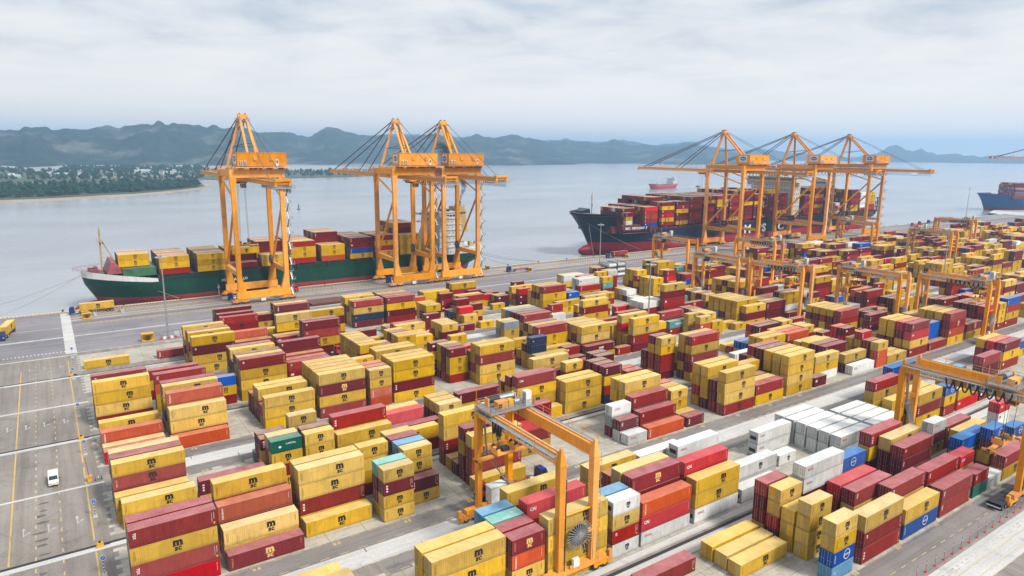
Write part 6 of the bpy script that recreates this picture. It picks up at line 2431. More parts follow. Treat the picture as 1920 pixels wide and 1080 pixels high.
for k in range(15):
    x = 7.5+k*1.6
    w = 15.0*min(1, ((x-6.5)/30)**.55)
    for s in (-1,1): b.tube((x,349+s*w,13.8),(x,349+s*w,15.0),.06,4,0)
    if k:
        for z in (14.4,15.0):
            for s in (-1,1): b.tube((px_,349+s*pw,z),(x,349+s*w,z),.06,4,0,cap=False)
    px_, pw = x, w
b.box(14,345,12.8,17,347,14.2,0); b.box(13,350.5,12.8,16.5,352,14.4,0); b.tube((16,346,14.6),(16,350,14.6),.7,10,0)
b.hexa([(19.5,338,12.8),(26,338,12.8),(26,360,12.8),(19.5,360,12.8)],[(21.5,339,17.6),(23.2,339,17.6),(23.2,359,17.6),(21.5,359,17.6)],0)
under(gs, b.build('forecastle_gear', [hullpaint('red_deck_gear', (0.33,0.05,0.06))]))
b = MB(); b.bar((18.4,349,13),(18.8,349,31.5),.7,.7,0); b.bar((23.2,349,17.5),(19.2,349,26.5),.5,.5,0); b.box(17.4,347.2,25.8,20.4,350.8,26.0,0); rail_line(b,(17.4,347.2,26),(17.4,350.8,26),1.0,4,0); b.box(18.3,348.3,29.5,19.3,349.7,29.7,0)
for i in range(5): b.bar((18.6,348.6,17+i*2),(19.6+ (4-i)*.8,348.8,17+i*2),.15,.15,0)
b.tube((18.8,349,31.5),(18.8,349,33),.12,6,0)
under(gs, b.build('foremast', [MASTY]))
b = MB(); b.box(25.5,337.5,11.0,38.5,360.5,14.6,0)
for x in (27,31,35): b.box(x,337.4,14.6,x+.3,360.6,14.75,0)
under(gs, b.build('hatch_cover', [DECKG]))
b = MB()
x = 39.0
while x < 172: b.box(x-.5,334.6,8.0,x+.5,363.4,11.2,0); x += 15.4
b.box(39,335.2,7.6,176,362.8,10.9,1)
for i in range(45): b.tube((40+i*3,333.9,8.6),(40+i*3,333.9,10.9),.08,4,0)
b.tube((40,333.9,9.7),(176,333.9,9.7),.06,4,0); b.tube((40,333.9,10.9),(176,333.9,10.9),.06,4,0)
under(gs, b.build('hatch_coaming', [M['dark'], GRN]))
b = MB()
zt = 8.6
for k, (dx, dy, hh) in enumerate(((0,0,4.2),(1.0,.4,3.2),(1.2,.6,3.2),(1.4,.8,3.2),(1.6,1.0,3.2),(1.8,1.2,3.2),(2.0,1.4,3.4))):
    b.box(180+dx*.6,336.5+dy,zt,199-dx*2.6,361.5-dy,zt+hh-.15,0); b.box(179.6+dx*.6,336+dy,zt+hh-.15,199.6-dx*2.6,362-dy,zt+hh,0)
    if k < 6:
        windows(b,180+dx*.6,338+dy,360-dy,zt+1.3,6,1,'x',.5,.55); windows(b,336.5+dy,181.5+dx,197-dx*2.6,zt+1.3,4,1,'y',.5,.55)
    else: windows(b,180+dx*.6,338+dy,360-dy,zt+1.0,10,1,'x',1.6,1.1); windows(b,336.5+dy,182,193,zt+1.0,6,1,'y',1.4,1.1)
    zt += hh
b.box(179.8,331.8,zt-2.9,184.2,336.5,zt-1.6,0); b.box(179.8,361.5,zt-2.9,184.2,366,zt-1.6,0)
b.box(186,344,zt,191,352,zt+1.2,4)
wh = under(gs, b.build('deckhouse', SM))
b = MB(); b.bar((185.5,349,zt+1),(185.5,349,zt+9),.6,.6,3); b.bar((182.8,349,zt+6.3),(188.2,349,zt+6.3),.3,.3,3); b.box(184.6,346.8,zt+4.6,186.4,351.2,zt+4.8,3); b.bar((184,347.5,zt+7.6),(187,350.5,zt+7.6),.35,.25,0); under(gs, b.build('radar_mast', SM))
b = MB(); b.hexa([(194,344,20),(203,344,20),(203,354,20),(194,354,20)],[(195.5,345,34.6),(201.5,345,34.6),(201.5,353,34.6),(195.5,353,34.6)],3)
for x in (197,199.5): b.tube((x,348,34.6),(x+.7,348,37.6),.55,10,4)
rail_line(b,(195.5,345,34.6),(201.5,345,34.6),1.1,5,4); b.box(194.6,344.2,31,202.4,353.8,31.3,4)
under(gs, b.build('funnel', SM))
b = MB(); b.box(199,337,8.6,209,361,12.2,0); rail_line(b,(200,336.6,12.2),(209,336.6,12.2),1.1,8,0); b.bar((201,338.5,12.4),(208.5,338.5,15.0),.7,.6,3); b.box(200.2,337.4,12.2,201.8,339.6,15.2,3); b.bar((203,340,12.2),(206,341,14.5),.4,.4,4)
under(gs, b.build('stern_house', SM))
# ---- dark blue ship
bs = empty('container_ship', (468,357.5,WZ)); tag(bs, 'long dark blue container ship with big white hull letters at the right quay', 'ship', 'container ships at berth')
b, rows = hull_mesh(294.5,645,357.5,46.5,13.6,5.4,25.6,316,15,.5,'b',bulw=1.4)
ho = under(bs, b.build('hull', [DKB, BRED, DKB, DECKR]))
for f in ho.data.polygons: f.use_smooth = True
b = bulb(297.5,322,357.5,4.6,-.6,0); under(bs, b.build('bulbous_bow', [BRED]))
b = MB()
for s, x in (('M',442.6),('S',464.6),('C',484.8)): put_text(b,s,(x,333.9,5.8),(1,0,0),(0,0,1),8.3,.05,0,sx=1.25)
put_text(b,'MSC  VIRTUOSO  F',(322,337.6,14.6),(1,-.10,0),(0,0,1),2.2,.03,0)
for k, (z, l) in enumerate(((24.2,19),(23.1,14),(22.0,16))): b.bar((301.5+k*1.0,353.6-k*1.0,z),(301.5+l*.62,349.6-l*.36,z),.12,.5,0)
under(bs, b.build('hull_lettering', [M['white']]))
b = MB(); b.box(312,340,12.4,340,375,17.2,0); b.box(340,337,11.5,352,378,15.6,0)
x = 343
while x < 636: b.box(x-.7,334.6,11.8,x+.7,380.4,15.8,1); b.box(x-.5,334.8,15.8,x-.2,335.4,24,1); x += 14.4
b.box(352,335.4,11.6,632,379.6,14.6,0)
for i in range(92): b.tube((350+i*3,334.3,13.6),(350+i*3,334.3,15.0),.08,4,1)
b.tube((350,334.3,15),(626,334.3,15),.08,4,1)
under(bs, b.build('hatch_coaming', [DECKR, hullpaint('brown_lashing_bridge', (0.20,0.06,0.045))]))
b = MB(); b.tube((309,357.5,24),(309,357.5,38),.5,8,0); b.box(308,355.8,31,310,359.2,31.3,0); b.box(308.4,356.5,35.2,309.6,358.5,35.4,0); b.tube((309,357.5,38),(309,357.5,40),.15,6,0); under(bs, b.build('foremast', [WHT]))
b = MB(); b.hexa([(297,354,25.6),(303,352,25.6),(303,363,25.6),(297,361,25.6)],[(297,354,27.0),(302.5,352,28.6),(302.5,363,28.6),(297,361,27.0)],0); under(bs, b.build('breakwater', [DKB]))
b = MB(); zt = 14
b.box(505,338,zt,517,377,42.5,0)
for k in range(8): windows(b,505,340,375,zt+3.4*k+1.6,12,1,'x',.9,.9); windows(b,338,506,516.5,zt+3.4*k+1.6,4,1,'y',.8,.9)
b.box(504,333.8,42.5,515,381.2,43.0,0); b.box(504.4,334.2,43.0,514,380.8,46.2,0); windows(b,504.4,335,380,44.0,22,1,'x',1.7,1.4); b.box(503.6,333.6,46.2,515,381.4,46.8,0)
b.box(507,352,46.8,512,363,49.4,0); b.bar((509.5,357.5,49),(509.5,357.5,57),.8,.8,0); b.bar((509.5,354.5,53.5),(509.5,360.5,53.5),.3,.3,0)
for y in (343,371): b.box(504.9,y-1.8,27.5,505.0,y+1.8,31,1)
under(bs, b.build('deckhouse', [CRM, M['glass']]))
b = MB(); b.hexa([(572,349,14),(586,349,14),(586,366,14),(572,366,14)],[(574,351,44),(584,351,44),(584,364,44),(574,364,44)],0); b.box(573,350,40,585,365,41,1); under(bs, b.build('funnel', [CRM, M['bluesign']]))
b = MB(); b.box(566,336,13.6,574,350,24,0)
for k in range(3): b.box(565.8,335.6,16+k*2.6,574.2,350,16.2+k*2.6,0); windows(b,336,566.5,573.5,14.4+k*2.8,4,1,'y',.8,1)
b.hexa([(566.5,334.0,19.6),(573.5,334.0,19.6),(573.0,335.8,19.2),(567.0,335.8,19.2)],[(566.5,334,21.2),(573.5,334,21.2),(573.2,335.8,22),(566.8,335.8,22)],2)
under(bs, b.build('lifeboat_station', [CRM, M['glass'], hullpaint('lifeboat_orange', (0.75,0.10,0.02))]))
b = MB(); b.box(628,336,13.6,644,379,14.2,0)
for x in (629,636,643): b.box(x-.4,336,14,x+.4,336.8,27,0); b.box(x-.4,378,14,x+.4,379,27,0)
for z in (18,22,26): b.box(628.6,336,z,643.4,336.6,z+.6,0)
under(bs, b.build('stern_lashing_bridge', [M['dark']]))
# ---- cargo of the two ships goes into the distant containers mesh
q = random.Random(77)
def cargo(x, y0, rows_, base, cols_front, jitter=0, L=12.19, pool='YYYRRMMyOMRM', hh=2.7, vary=1):
    n0 = len(cols_front)
    for r in range(rows_):
        n = n0 if r == 0 else max(1, n0+q.choice([0,0,0,-1,1][:2+vary]) if vary else n0)
        for t in range(n):
            c = cols_front[t] if (r == 0 and t < n0) else (q.choice(pool) if t > 0 else q.choice('YRM'))
            y = y0+r*2.5
            if L > 13 : pass
            if c.isdigit(): continue
            far_box(x, y, base+t*hh, L, hh, c, q)
cargo(24.4,342,6,14.9,'YY'); 
cargo(39.6,334.6,11,11.2,'RYY',vary=0); cargo(55.1,334.6,11,11.2,'YYY',vary=0)
cargo(69.5,341,8,11.2,'YRO',pool='ROYyM',vary=0); cargo(69.5,334.6,2,11.2,'M'); cargo(83.5,344,7,11.2,'YYMM',vary=0); cargo(83.5,334.6,3,11.2,'Yy')
cargo(97.5,334.6,11,11.2,'RYYR',vary=0); cargo(112.5,334.6,11,11.2,'OYY',pool='YYRyM',vary=1); cargo(112.5,344.6,7,11.2,'OYYMM'); cargo(127.5,334.6,11,11.2,'YBRM',vary=0)
cargo(142,337,9,11.2,'YRYR',vary=1); cargo(142,334.6,1,11.2,'Y'); cargo(155.5,342,8,11.2,'YYYYMR',vary=0); cargo(155.5,334.6,3,11.2,'YYYY',vary=0); 
MP = 'MMMMMMMMRMMyNMMYSMDM'
def big(x, base, n, front, ry=18, y0=335.2, pool=MP, vary=2, L=12.19):
    cargo(x,y0,ry,base,front,L=L,pool=pool,hh=2.72,vary=vary)
big(326.5,17.2,4,'MMRM',9,346); big(326.5,17.2,3,'WYM',4,342.2,L=6.06); big(339.5,15.6,5,'BRORV',16,337.4); 
big(353.5,15.8,6,'RYVRYM',18); big(353.5+0,32.2,1,'M',12,346)
for x, n in ((368,6),(382,7),(396.5,7),(411,7),(425.5,7),(440,8),(454.5,7),(469,8),(483.5,7)):
    base = 15.8
    big(x, base, n, ''.join(q.choice('MMMRMMNRMY') for _ in range(n)), 18)
for x, n in ((520,6),(534.5,8),(549,8)): big(x, 15.8, n, ''.join(q.choice('MMMRMNY') for _ in range(n)), 18)
big(590,15.8,7,'YYMRMMM',18); big(604.5,15.8,6,'RWWWWW',18,pool='MRYYMW',vary=0); big(617,15.8,6,'RRYYYY',16,pool='YYMRY',vary=0)
# ---- third ship and the neighbouring quay at the right edge
bq = MB(); pq = [at(1853,404.5,WZ), at(1922,413.5,WZ), at(2100,425,WZ), at(2100,401,WZ), at(1935,399.6,WZ), at(1863,399.2,WZ)]
bq.face([(p.x,p.y,-.2) for p in pq],0)
for p, p2 in zip(pq, pq[1:]+pq[:1]): bq.face([(p.x,p.y,WZ-2),(p2.x,p2.y,WZ-2),(p2.x,p2.y,-.2),(p.x,p.y,-.2)],1)
tag(bq.build('neighbour_quay', [G_STRIP, hullpaint('blue_fender_paint', (0.02,0.10,0.24))]), 'low pale pier with dark blue edge below the far right ship', 'pier')
uy, ux = -.65, .76
ts = empty('container_ship', (0,0,WZ)); ang = math.atan2(uy, ux)
tag(ts, 'bright blue container ship with mixed cargo at the far right pier', 'ship', 'container ships at berth')
b, rows = hull_mesh(-5,300,0,40,12,0.5,17.5,24,9,.5,'b',bulw=1.2); o3 = b.build('hull', [BLU, BRED, BLU, DECKR], ts)
for f in o3.data.polygons: f.use_smooth = True
o = bulb(3,22,0,4,-4.2,0).build('bulbous_bow', [BRED], ts)
b = MB(); b.box(26,-19,10.5,290,19,15.5,0)
for i in range(60): b.tube((i*.55,-min(19,6+i*.4),17.5),(i*.55,-min(19,6+i*.4),18.7),.07,4,0)
b.build('hatch_coaming', [DECKR], ts)
sx_ = at(1862,396,WZ); ts.location = (sx_.x-.76*5+.65*19, sx_.y+.65*5+.76*19, 0); ts.rotation_euler = (0,0,ang)
MT = Matrix.Translation(ts.location) @ Matrix.Rotation(ang,4,'Z')
def far_box_at(x, y, z, Ln, h, c):
    k = q.uniform(.8,1.12); col = tuple(t*k for t in CC[c])+(1,)
    P = [MT @ Vector(p) for p in ((x,y,z),(x+Ln,y,z),(x+Ln,y+WD,z),(x,y+WD,z),(x,y,z+h),(x+Ln,y,z+h),(x+Ln,y+WD,z+h),(x,y+WD,z+h))]
    for f in ((4,5,6,7),(0,1,5,4),(1,2,6,5),(2,3,7,6),(3,0,4,7)): far.face([P[i] for i in f],0,col)
for k in range(10):
    n = q.choice([4,4,5,5,6])
    for r in range(15):
        for t in range(max(1,n+q.choice([-1,0,0,0]))): far_box_at(28+k*13.6,-18.8+r*2.5,15.5+t*2.62,12.19,2.58,q.choice('MMMRROOVBLMMSY'))
# ---- red tanker at anchor
tk = empty('tanker_ship', (0,0,WZ)); a_ = at(1218.5,355,WZ); b_ = at(1266.5,351.5,WZ); tl = math.hypot(b_.x-a_.x, b_.y-a_.y); ang = math.atan2(b_.y-a_.y, b_.x-a_.x)
tag(tk, 'small red tanker with white deckhouse anchored on the open water', 'ship')
b, rows = hull_mesh(0,tl,0,17,4.0,0.2,6.4,12,4,.4,'b',bulw=.6,ns=30); b.build('hull', [TANK, TANK, TANK, DECKR], tk)
b = MB(); b.box(tl-24,-7,3,tl-8,7,8.5,0); b.box(tl-22,-6.5,8.5,tl-11,6.5,12,0); b.box(tl-21,-8.5,12,tl-14,8.5,14.6,0); windows(b,tl-21,-8,8,12.8,9,1,'x',1.2,1.1); windows(b,-7,tl-23,tl-9,5.2,6,1,'y',.9,.9); b.bar((tl-17,0,14.6),(tl-17,0,20),.5,.5,0); b.box(tl-13,-2.5,12,tl-9.5,2.5,17,0); b.build('deckhouse', [WHT, M['glass']], tk)
b = MB()
for y in (-2,-.7,.7,2): b.tube((14,y,5.0),(tl-25,y,5.0),.25,6,0)
for x in (25,45,62): b.box(x,-6,4.6,x+1.2,6,5.4,0); b.bar((x,0,4.5),(x,0,11),.4,.4,1)
b.build('deck_piping', [WHT, TANK], tk)
b = MB(); b.bar((8,0,6),(8,0,13),.4,.4,0); b.build('foremast', [WHT], tk)
tk.location = (a_.x, a_.y, WZ+3.6); tk.rotation_euler = (0,0,ang)
fe = empty('coaster_ship', (0,0,WZ)); a_ = at(1402,344.5,WZ); b_ = at(1432,342.5,WZ); tl = math.hypot(b_.x-a_.x, b_.y-a_.y); ang = math.atan2(b_.y-a_.y, b_.x-a_.x)
tag(fe, 'far grey-blue coaster on the water seen between the right quay cranes', 'ship')
b, rows = hull_mesh(0,tl,0,14,3.5,0.2,6,9,3,.4,'b',bulw=.5,ns=24); b.build('hull', [hullpaint('slate_hull_paint', (0.10,0.16,0.25)), BOOT, BLU, DECKR], fe)
b = MB(); b.box(tl*.35,-5.5,3,tl*.8,5.5,8,0); b.box(tl*.42,-5,8,tl*.7,5,11.5,0); b.box(tl*.5,-3,11.5,tl*.62,3,14,0); b.bar((tl*.55,0,14),(tl*.55,0,21),.6,.6,0); windows(b,-5.5,tl*.36,tl*.78,5.4,9,1,'y',1,1); b.build('deckhouse', [hullpaint('pale_blue_deckhouse', (0.45,0.52,0.60)), M['glass']], fe)
fe.location = (a_.x, a_.y, WZ+3.6); fe.rotation_euler = (0,0,ang)
p = at(1034+  (499/4.155)*0+0, 349.5, WZ); p = at(1309,350.5,WZ)
sb = empty('small_boat', (p.x,p.y,WZ)); tag(sb, 'tiny dark boat on the water right of the red tanker', 'boat')
b = MB(); b.hexa([(-5,-1.2,-.4),(4.5,-1.0,-.4),(4.5,1.0,-.4),(-5,1.2,-.4)],[(-6,-1.7,1.2),(6.5,-.9,1.5),(6.5,.9,1.5),(-6,1.7,1.2)],0); b.build('hull', [M['dark']], sb)
b = MB(); b.box(-3.5,-1.1,1.2,-.5,1.1,3,0); b.build('wheelhouse', [M['dark']], sb)
p = at(560,393,WZ); bu = empty('channel_buoy', (p.x,p.y,WZ)); tag(bu, 'small dark green buoy floating behind the lone quay crane', 'buoy')
BG = flat('buoy_green', (0.01,0.10,0.08), .5)
b = MB(); b.tube((0,0,-.6),(0,0,1.0),1.7,14,0); b.build('float', [BG], bu)
b = MB()
for t in (0,2.1,4.2): b.bar((1.2*math.cos(t),1.2*math.sin(t),1),(.4*math.cos(t),.4*math.sin(t),5.2),.22,.22,0)
b.tube((0,0,2.4),(0,0,5.6),.75,10,0,r2=.3); b.tube((0,0,5.6),(0,0,6.6),.3,8,0); b.build('tower', [BG], bu)

# ---------------------------------------------------------------- distant containers as one object
FARM = paint('distant_container_paint', (1,1,1), (0.86,0.72,0.54), .34, .5, .14, attr=True)  # roof tint paints in dust and sky sheen together
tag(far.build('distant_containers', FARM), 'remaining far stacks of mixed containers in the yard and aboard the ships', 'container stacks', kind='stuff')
# ---------------------------------------------------------------- vehicles
def wheel_part(root, x, y, r=.5, w=.3):
    b = MB(); b.tube((x,y-w/2,r),(x,y+w/2,r),r,16,0); b.tube((x,y-w/2-.02,r),(x,y+w/2+.02,r),r*.5,10,1); return b.build('wheel', [M['rubber'], M['steel']], root)
def tractor(loc, rz, label, cab='bluecab', trailer=12.4, deck='redsteel', flat_deck=False):
    """terminal tractor heading +X (cab at the front) with skeletal trailer behind"""
    root = empty('yard_truck', loc, rz); tag(root, label, 'truck', 'terminal trucks')
    b = MB(); b.box(-3.4,-.45,.65,2.2,.45,.95,0); b.box(1.9,-1.2,.45,2.3,1.2,1.0,0); b.box(-3.2,-.6,.95,-1.6,.6,1.15,0); b.tube((-1.0,.8,.9),(-.0,.8,.9),.3,10,1); b.build('chassis', [M['dark'], M['steel']], root)
    b = MB(); b.hexa([(.3,-1.15,.95),(2.2,-1.15,.95),(2.2,1.15,.95),(.3,1.15,.95)],[(.3,-1.15,2.0),(2.25,-1.15,2.0),(2.25,1.15,2.0),(.3,1.15,2.0)]); b.hexa([(.3,-1.13,2.0),(2.25,-1.13,2.0),(2.25,1.13,2.0),(.3,1.13,2.0)],[(.35,-1.0,3.1),(1.85,-1.0,3.1),(1.85,1.0,3.1),(.35,1.0,3.1)]); b.box(.35,-.95,3.1,1.7,.95,3.2)
    cb_ = b.build('cab', [M[cab]], root)
    b = MB(); b.face([(2.262,-.98,2.1),(2.262,.98,2.1),(1.92,.88,2.98),(1.92,-.88,2.98)]); b.face([(.6,-1.137,2.1),(1.95,-1.137,2.1),(1.7,-1.03,2.95),(.6,-1.03,2.95)]); b.face([(.6,1.137,2.1),(.6,1.03,2.95),(1.7,1.03,2.95),(1.95,1.137,2.1)]); b.box(.29,-.7,2.2,.3,.7,2.9); b.build('windscreen', [M['glass']], cb_)
    b = MB()
    for y in (-.8,.8): b.box(2.25,y-.2,1.1,2.3,y+.2,1.35,0)
    b.build('headlight', [M['white']], cb_)
    b = MB(); b.box(.1,.75,1.0,.28,1.0,3.6,0); b.build('exhaust', [M['steel']], root)
    for x in (1.3,-2.2,):
        for y in (-.98,.98): wheel_part(root, x, y)
    if trailer:
        b = MB(); x1 = -1.4; x0 = x1-trailer
        if flat_deck: b.box(x0,-1.25,1.15,x1,1.25,1.4,0); b.box(x0,-1.28,1.0,x0+.2,1.28,1.4,0)
        for y in (-.5,.5): b.box(x0,y-.1,.85,x1,y+.1,1.25,0)
        for x in (x0,x0+3.0,(x0+x1)/2,x1-3.2,x1-.3): b.box(x,-1.22,1.1,x+.3,1.22,1.32,0)
        b.box(x0-.05,-1.2,.7,x0+.05,1.2,.95,1); b.box(x1-3.4,-.8,.2,x1-3.2,-.6,.9,1); b.box(x1-3.4,.6,.2,x1-3.2,.8,.9,1)
        tr = b.build('trailer', [M[deck], M['white']], root)
        for x in (x0+1.2, x0+2.5):
            for y in (-.95,.95): wheel_part(tr, x, y, .5, .5)
    return root
PI = math.pi
tractor((6.2,323.4,0), PI, 'blue cab truck carrying a yellow container at the left end of the quay')
container('Y',4,2.9,(13.8,323.4,1.34),'long yellow container riding on the blue cab truck at the left quay end',0,2)
tractor((-16.8,292.6,0), -1.75, 'blue cab truck with yellow container cut by the left edge of the picture')
container('Y',4,2.9,(-16.8+7.6*.178,292.6+7.6*.984,1.34),'long yellow container riding on the truck at the left picture edge',0,2,rz=1.39)
tractor((74.4,212.6,0), 0, 'red cab truck with bare chassis in the aisle between the middle blocks', 'redcab', 7.0, 'dark')
tractor((78.0,105.0,0), 0, 'blue cab truck parked beside the yellow container under the nearest gantry crane', 'bluecab', 12.4, 'redsteel')
tractor((66.0,318.4,0), PI, 'dark blue cab truck between the legs of the lone quay crane', 'bluecab', 12.4, 'redsteel')
tractor((142.0,317.8,0), PI, 'blue cab truck loaded with yellow container between the paired quay cranes', 'bluecab')
container('Y',4,2.9,(149.6,317.8,1.34),'long yellow container riding on the truck between the paired quay cranes',0,1)
tractor((212.0,312.6,0), PI, 'blue cab truck with empty red trailer on the quay right of the green ship')
tractor((293.5,321.3,0), PI, 'blue cab truck hauling two red short containers below the dark ship bulb')
container('R',2,2.59,(299.0,321.3,1.34),'short red container nearest the cab on the truck below the dark ship bulb',3,1)
container('R',2,2.59,(305.3,321.3,1.34),'short red container at the tail of the truck below the dark ship bulb',0,1)
tractor((481.0,320.6,0), PI, 'blue cab truck carrying a yellow container near the middle right quay crane')
container('Y',4,2.9,(488.6,320.6,1.34),'long yellow container riding on the truck near the middle right quay crane',0,0)
tractor((93.5,321.0,0), 0, 'truck with empty red trailer right of the lone quay crane', 'redcab', 12.4, 'redsteel')
tractor((174.0,318.5,0), PI, 'red truck with empty trailer under the right one of the paired quay cranes', 'redcab')
tractor((158.5,47.8,0), 0, 'dark flatbed truck waiting under the gantry crane at the right edge', 'bluecab', 12.0, 'dark', True)
for i, (x, y) in enumerate(((690,322),(712,330-6),(738,322),(668,318))):
    tractor((x,y,0), PI, ['dark truck with empty trailer, nearest of the far quay trucks','blue truck with empty trailer in the middle of the far quay trucks','truck carrying a long maroon container at the end of the far quay','red truck with empty trailer, left of the far quay trucks'][i], 'bluecab' if i < 3 else 'redcab')
container('M',4,2.9,(745.6,322,1.34),'long maroon container riding on the last truck of the far quay',0,0)
tractor((66.4,105.6,0), PI, 'dark red truck front behind the nearest gantry crane leg', 'redcab', 0)
# white van
v = empty('delivery_van', (-4.15,158.6,0), -PI/2); tag(v, 'white van with dark windscreen driving down the left road', 'van')
b = MB(); prof = [(-2.2,.45),(2.25,.45),(2.35,1.0),(1.55,1.25),(.95,2.0),(-2.1,2.08),(-2.25,1.2)]
for s in (-1,1):
    f = [(x,s*.86,z) for x, z in prof]; b.face(f if s < 0 else f[::-1])
for (x, z), (x2, z2) in zip(prof, prof[1:]+prof[:1]): b.face([(x,-.86,z),(x,.86,z),(x2,.86,z2),(x2,-.86,z2)])
vb = b.build('body', [M['whitecab']], v)
b = MB(); b.face([(1.5,-.76,1.30),(1.5,.76,1.30),(1.0,.70,1.93),(1.0,-.70,1.93)][::1]); 
for p in range(1): pass
o = b.build('windscreen', [M['glass']], v); o.location = (.04,0,.03)
b = MB()
for s in (-1,1): b.box(.1,s*.865-.005,1.3,.9,s*.865+.005,1.85); b.box(-1.9,s*.865-.005,1.3,-.1,s*.865+.005,1.85)
b.build('side_window', [M['glass']], v)
b = MB()
for s in (-1,1): b.box(2.3,s*.6-.18,.85,2.37,s*.6+.18,1.0)
b.build('headlight', [M['lamp']], v)
b = MB(); b.box(2.33,-.25,.55,2.38,.25,.68); b.build('number_plate', [M['yellow']], v)
for s in (-1,1):
    b = MB(); b.box(1.25,s*1.0-.1,1.3,1.4,s*1.0+.1,1.55); b.build('wing_mirror', [M['dark']], v)
for x in (-1.4,1.45):
    for y in (-.76,.76): wheel_part(v, x, y, .32, .2)
# ---------------------------------------------------------------- road furniture
def round_sign(x, y, label):
    r = empty('road_sign', (x,y,0)); tag(r, label, 'road sign', 'blue road signs along the left yard edge')
    b = MB(); b.hexa([(-.45,-.45,0),(.45,-.45,0),(.45,.45,0),(-.45,.45,0)],[(-.32,-.32,.4),(.32,-.32,.4),(.32,.32,.4),(-.32,.32,.4)]); b.build('base', [M['concrete']], r)
    b = MB()
    for i in range(8): b.tube((0,0,.4+i*.3),(0,0,.7+i*.3),.055,8,i%2)
    b.build('pole', [M['black'], M['white']], r)
    b = MB(); b.tube((0,-.06,3.1),(0,-.03,3.1),.42,18,0); b.tube((0,-.08,3.1),(0,-.06,3.1),.36,18,1); b.bar((-.2,-.1,2.95),(.18,-.1,3.2),.08,.03,0); b.bar((.18,-.1,3.2),(.02,-.1,3.3),.08,.03,0); b.build('disc', [M['white'], M['bluesign']], r)
for i, (x, y) in enumerate(((1.9,139.0),(1.9,117.6),(1.9,170.4),(1.8,197.0),(2.0,231.0),(2.6,255.6))):
    round_sign(x, y, ['round blue road sign on striped pole beside the second block','round blue road sign on striped pole at the bottom edge of picture','round blue road sign on striped pole level with the bright red container','round blue road sign on striped pole left of the lone orange container','round blue road sign on striped pole below the single yellow container','round blue road sign on striped pole at the far road corner'][i])
for i, (x, y) in enumerate(((1.6,180.4),(1.9,127.3),(1.5,234.9))):
    r = empty('guard_post', (x,y,0)); tag(r, ['yellow guard block at the end of the middle drain','yellow guard block at the end of the nearest drain','yellow guard block at the end of the farthest drain'][i], 'guard post', 'yellow guard blocks at the drains')
    b = MB(); b.box(-.55,-.5,0,.55,.5,.35,0); b.box(-.4,-.35,.35,.4,.35,.75,0); b.tube((0,0,.75),(0,0,1.0),.2,10,1); b.build('block', [M['yellow'], M['dark']], r)
    b = MB(); b.bar((.55,0,.3),(1.5,.1,.15),.3,.2,0); b.build('drain_hose', [M['dark']], r)
r = empty('boom_barrier', (1.9,155.4,0)); tag(r, 'yellow boom barrier with raised pole beside the left road', 'barrier')
b = MB(); b.box(-.35,-.35,0,.35,.35,1.1,0); b.box(-.45,-.45,1.1,.45,.45,1.25,0); b.build('housing', [M['yellow']], r)
b = MB(); b.tube((0,0,1.0),(-.4,.3,5.2),.06,6,0); b.build('pole', [M['redsteel']], r)
for i in range(3):
    r = empty('traffic_bollard', (2.9+i*.55,155.2+(i%2)*.4,0)); tag(r, 'small red and white bollard beside the yellow boom barrier', 'bollard', 'bollards beside the boom barrier')
    b = MB(); b.tube((0,0,0),(0,0,.08),.22,10,0); b.tube((0,0,.08),(0,0,.75),.09,8,1,r2=.06); b.build('post', [M['dark'], [M['redlet'],M['white'],M['dark']][i]], r)
for i in range(19):
    x = 107.0+i*3.1
    r = empty('delineator_post', (x,45.1,0)); tag(r, 'thin red delineator post in the row along the pale haul road', 'post', 'red delineator posts along the haul road')
    b = MB(); b.hexa([(-.28,-.22,0),(.28,-.22,0),(.28,.22,0),(-.28,.22,0)],[(-.16,-.14,.16),(.16,-.14,.16),(.16,.14,.16),(-.16,.14,.16)]); b.build('base', [M['redlet']], r)
    b = MB(); b.tube((0,0,.16),(0,0,2.2),.035,6,0); b.tube((0,0,1.5),(0,0,1.8),.04,6,1); b.build('post', [M['redlet'], M['white']], r)
# lamp masts
def mast(x, y, h, label):
    r = empty('lamp_mast', (x,y,0)); tag(r, label, 'lamp mast', 'tall lamp masts')
    b = MB(); b.box(-.8,-.8,0,.8,.8,.5,1); b.tube((0,0,.5),(0,0,h),.34,12,0,r2=.16); b.build('pole', [M['steel'], M['concrete']], r)
    b = MB(); n = 8
    ring = [(1.3*math.cos(2*PI*i/n),1.3*math.sin(2*PI*i/n),h-.3) for i in range(n+1)]; b.path(ring,.06,5,0)
    for p in ring[:-1]: b.tube((0,0,h-.1),p,.05,5,0)
    b.tube((0,0,h-.6),(0,0,h+.3),.35,10,0); b.tube((0,0,h+.3),(0,0,h+1.6),.04,5,0); b.build('lamp_ring', [M['steel']], r)
    for i in range(n):
        t = 2*PI*i/n; c = (1.6*math.cos(t),1.6*math.sin(t),h-.45); b = MB(); b.box(c[0]-.35,c[1]-.35,c[2]-.12,c[0]+.35,c[1]+.35,c[2]+.12,0); b.build('floodlight', [M['lamp']], r)
mast(32.0,265.2,29.6,'tall grey lamp mast in front of the green ship bow')
mast(270.7,304.5,24.4,'grey lamp mast on the quay before the red bulb of the dark ship')
mast(180.7,175.4,27.0,'grey lamp mast rising among stacks in the picture centre right')
mast(362.7,155.2,31,'tall grey lamp mast among stacks at right')
mast(760,312,33,'far lamp mast standing against the water at upper right')
mast(520,300,28,'thin lamp mast between the two rightmost quay cranes')
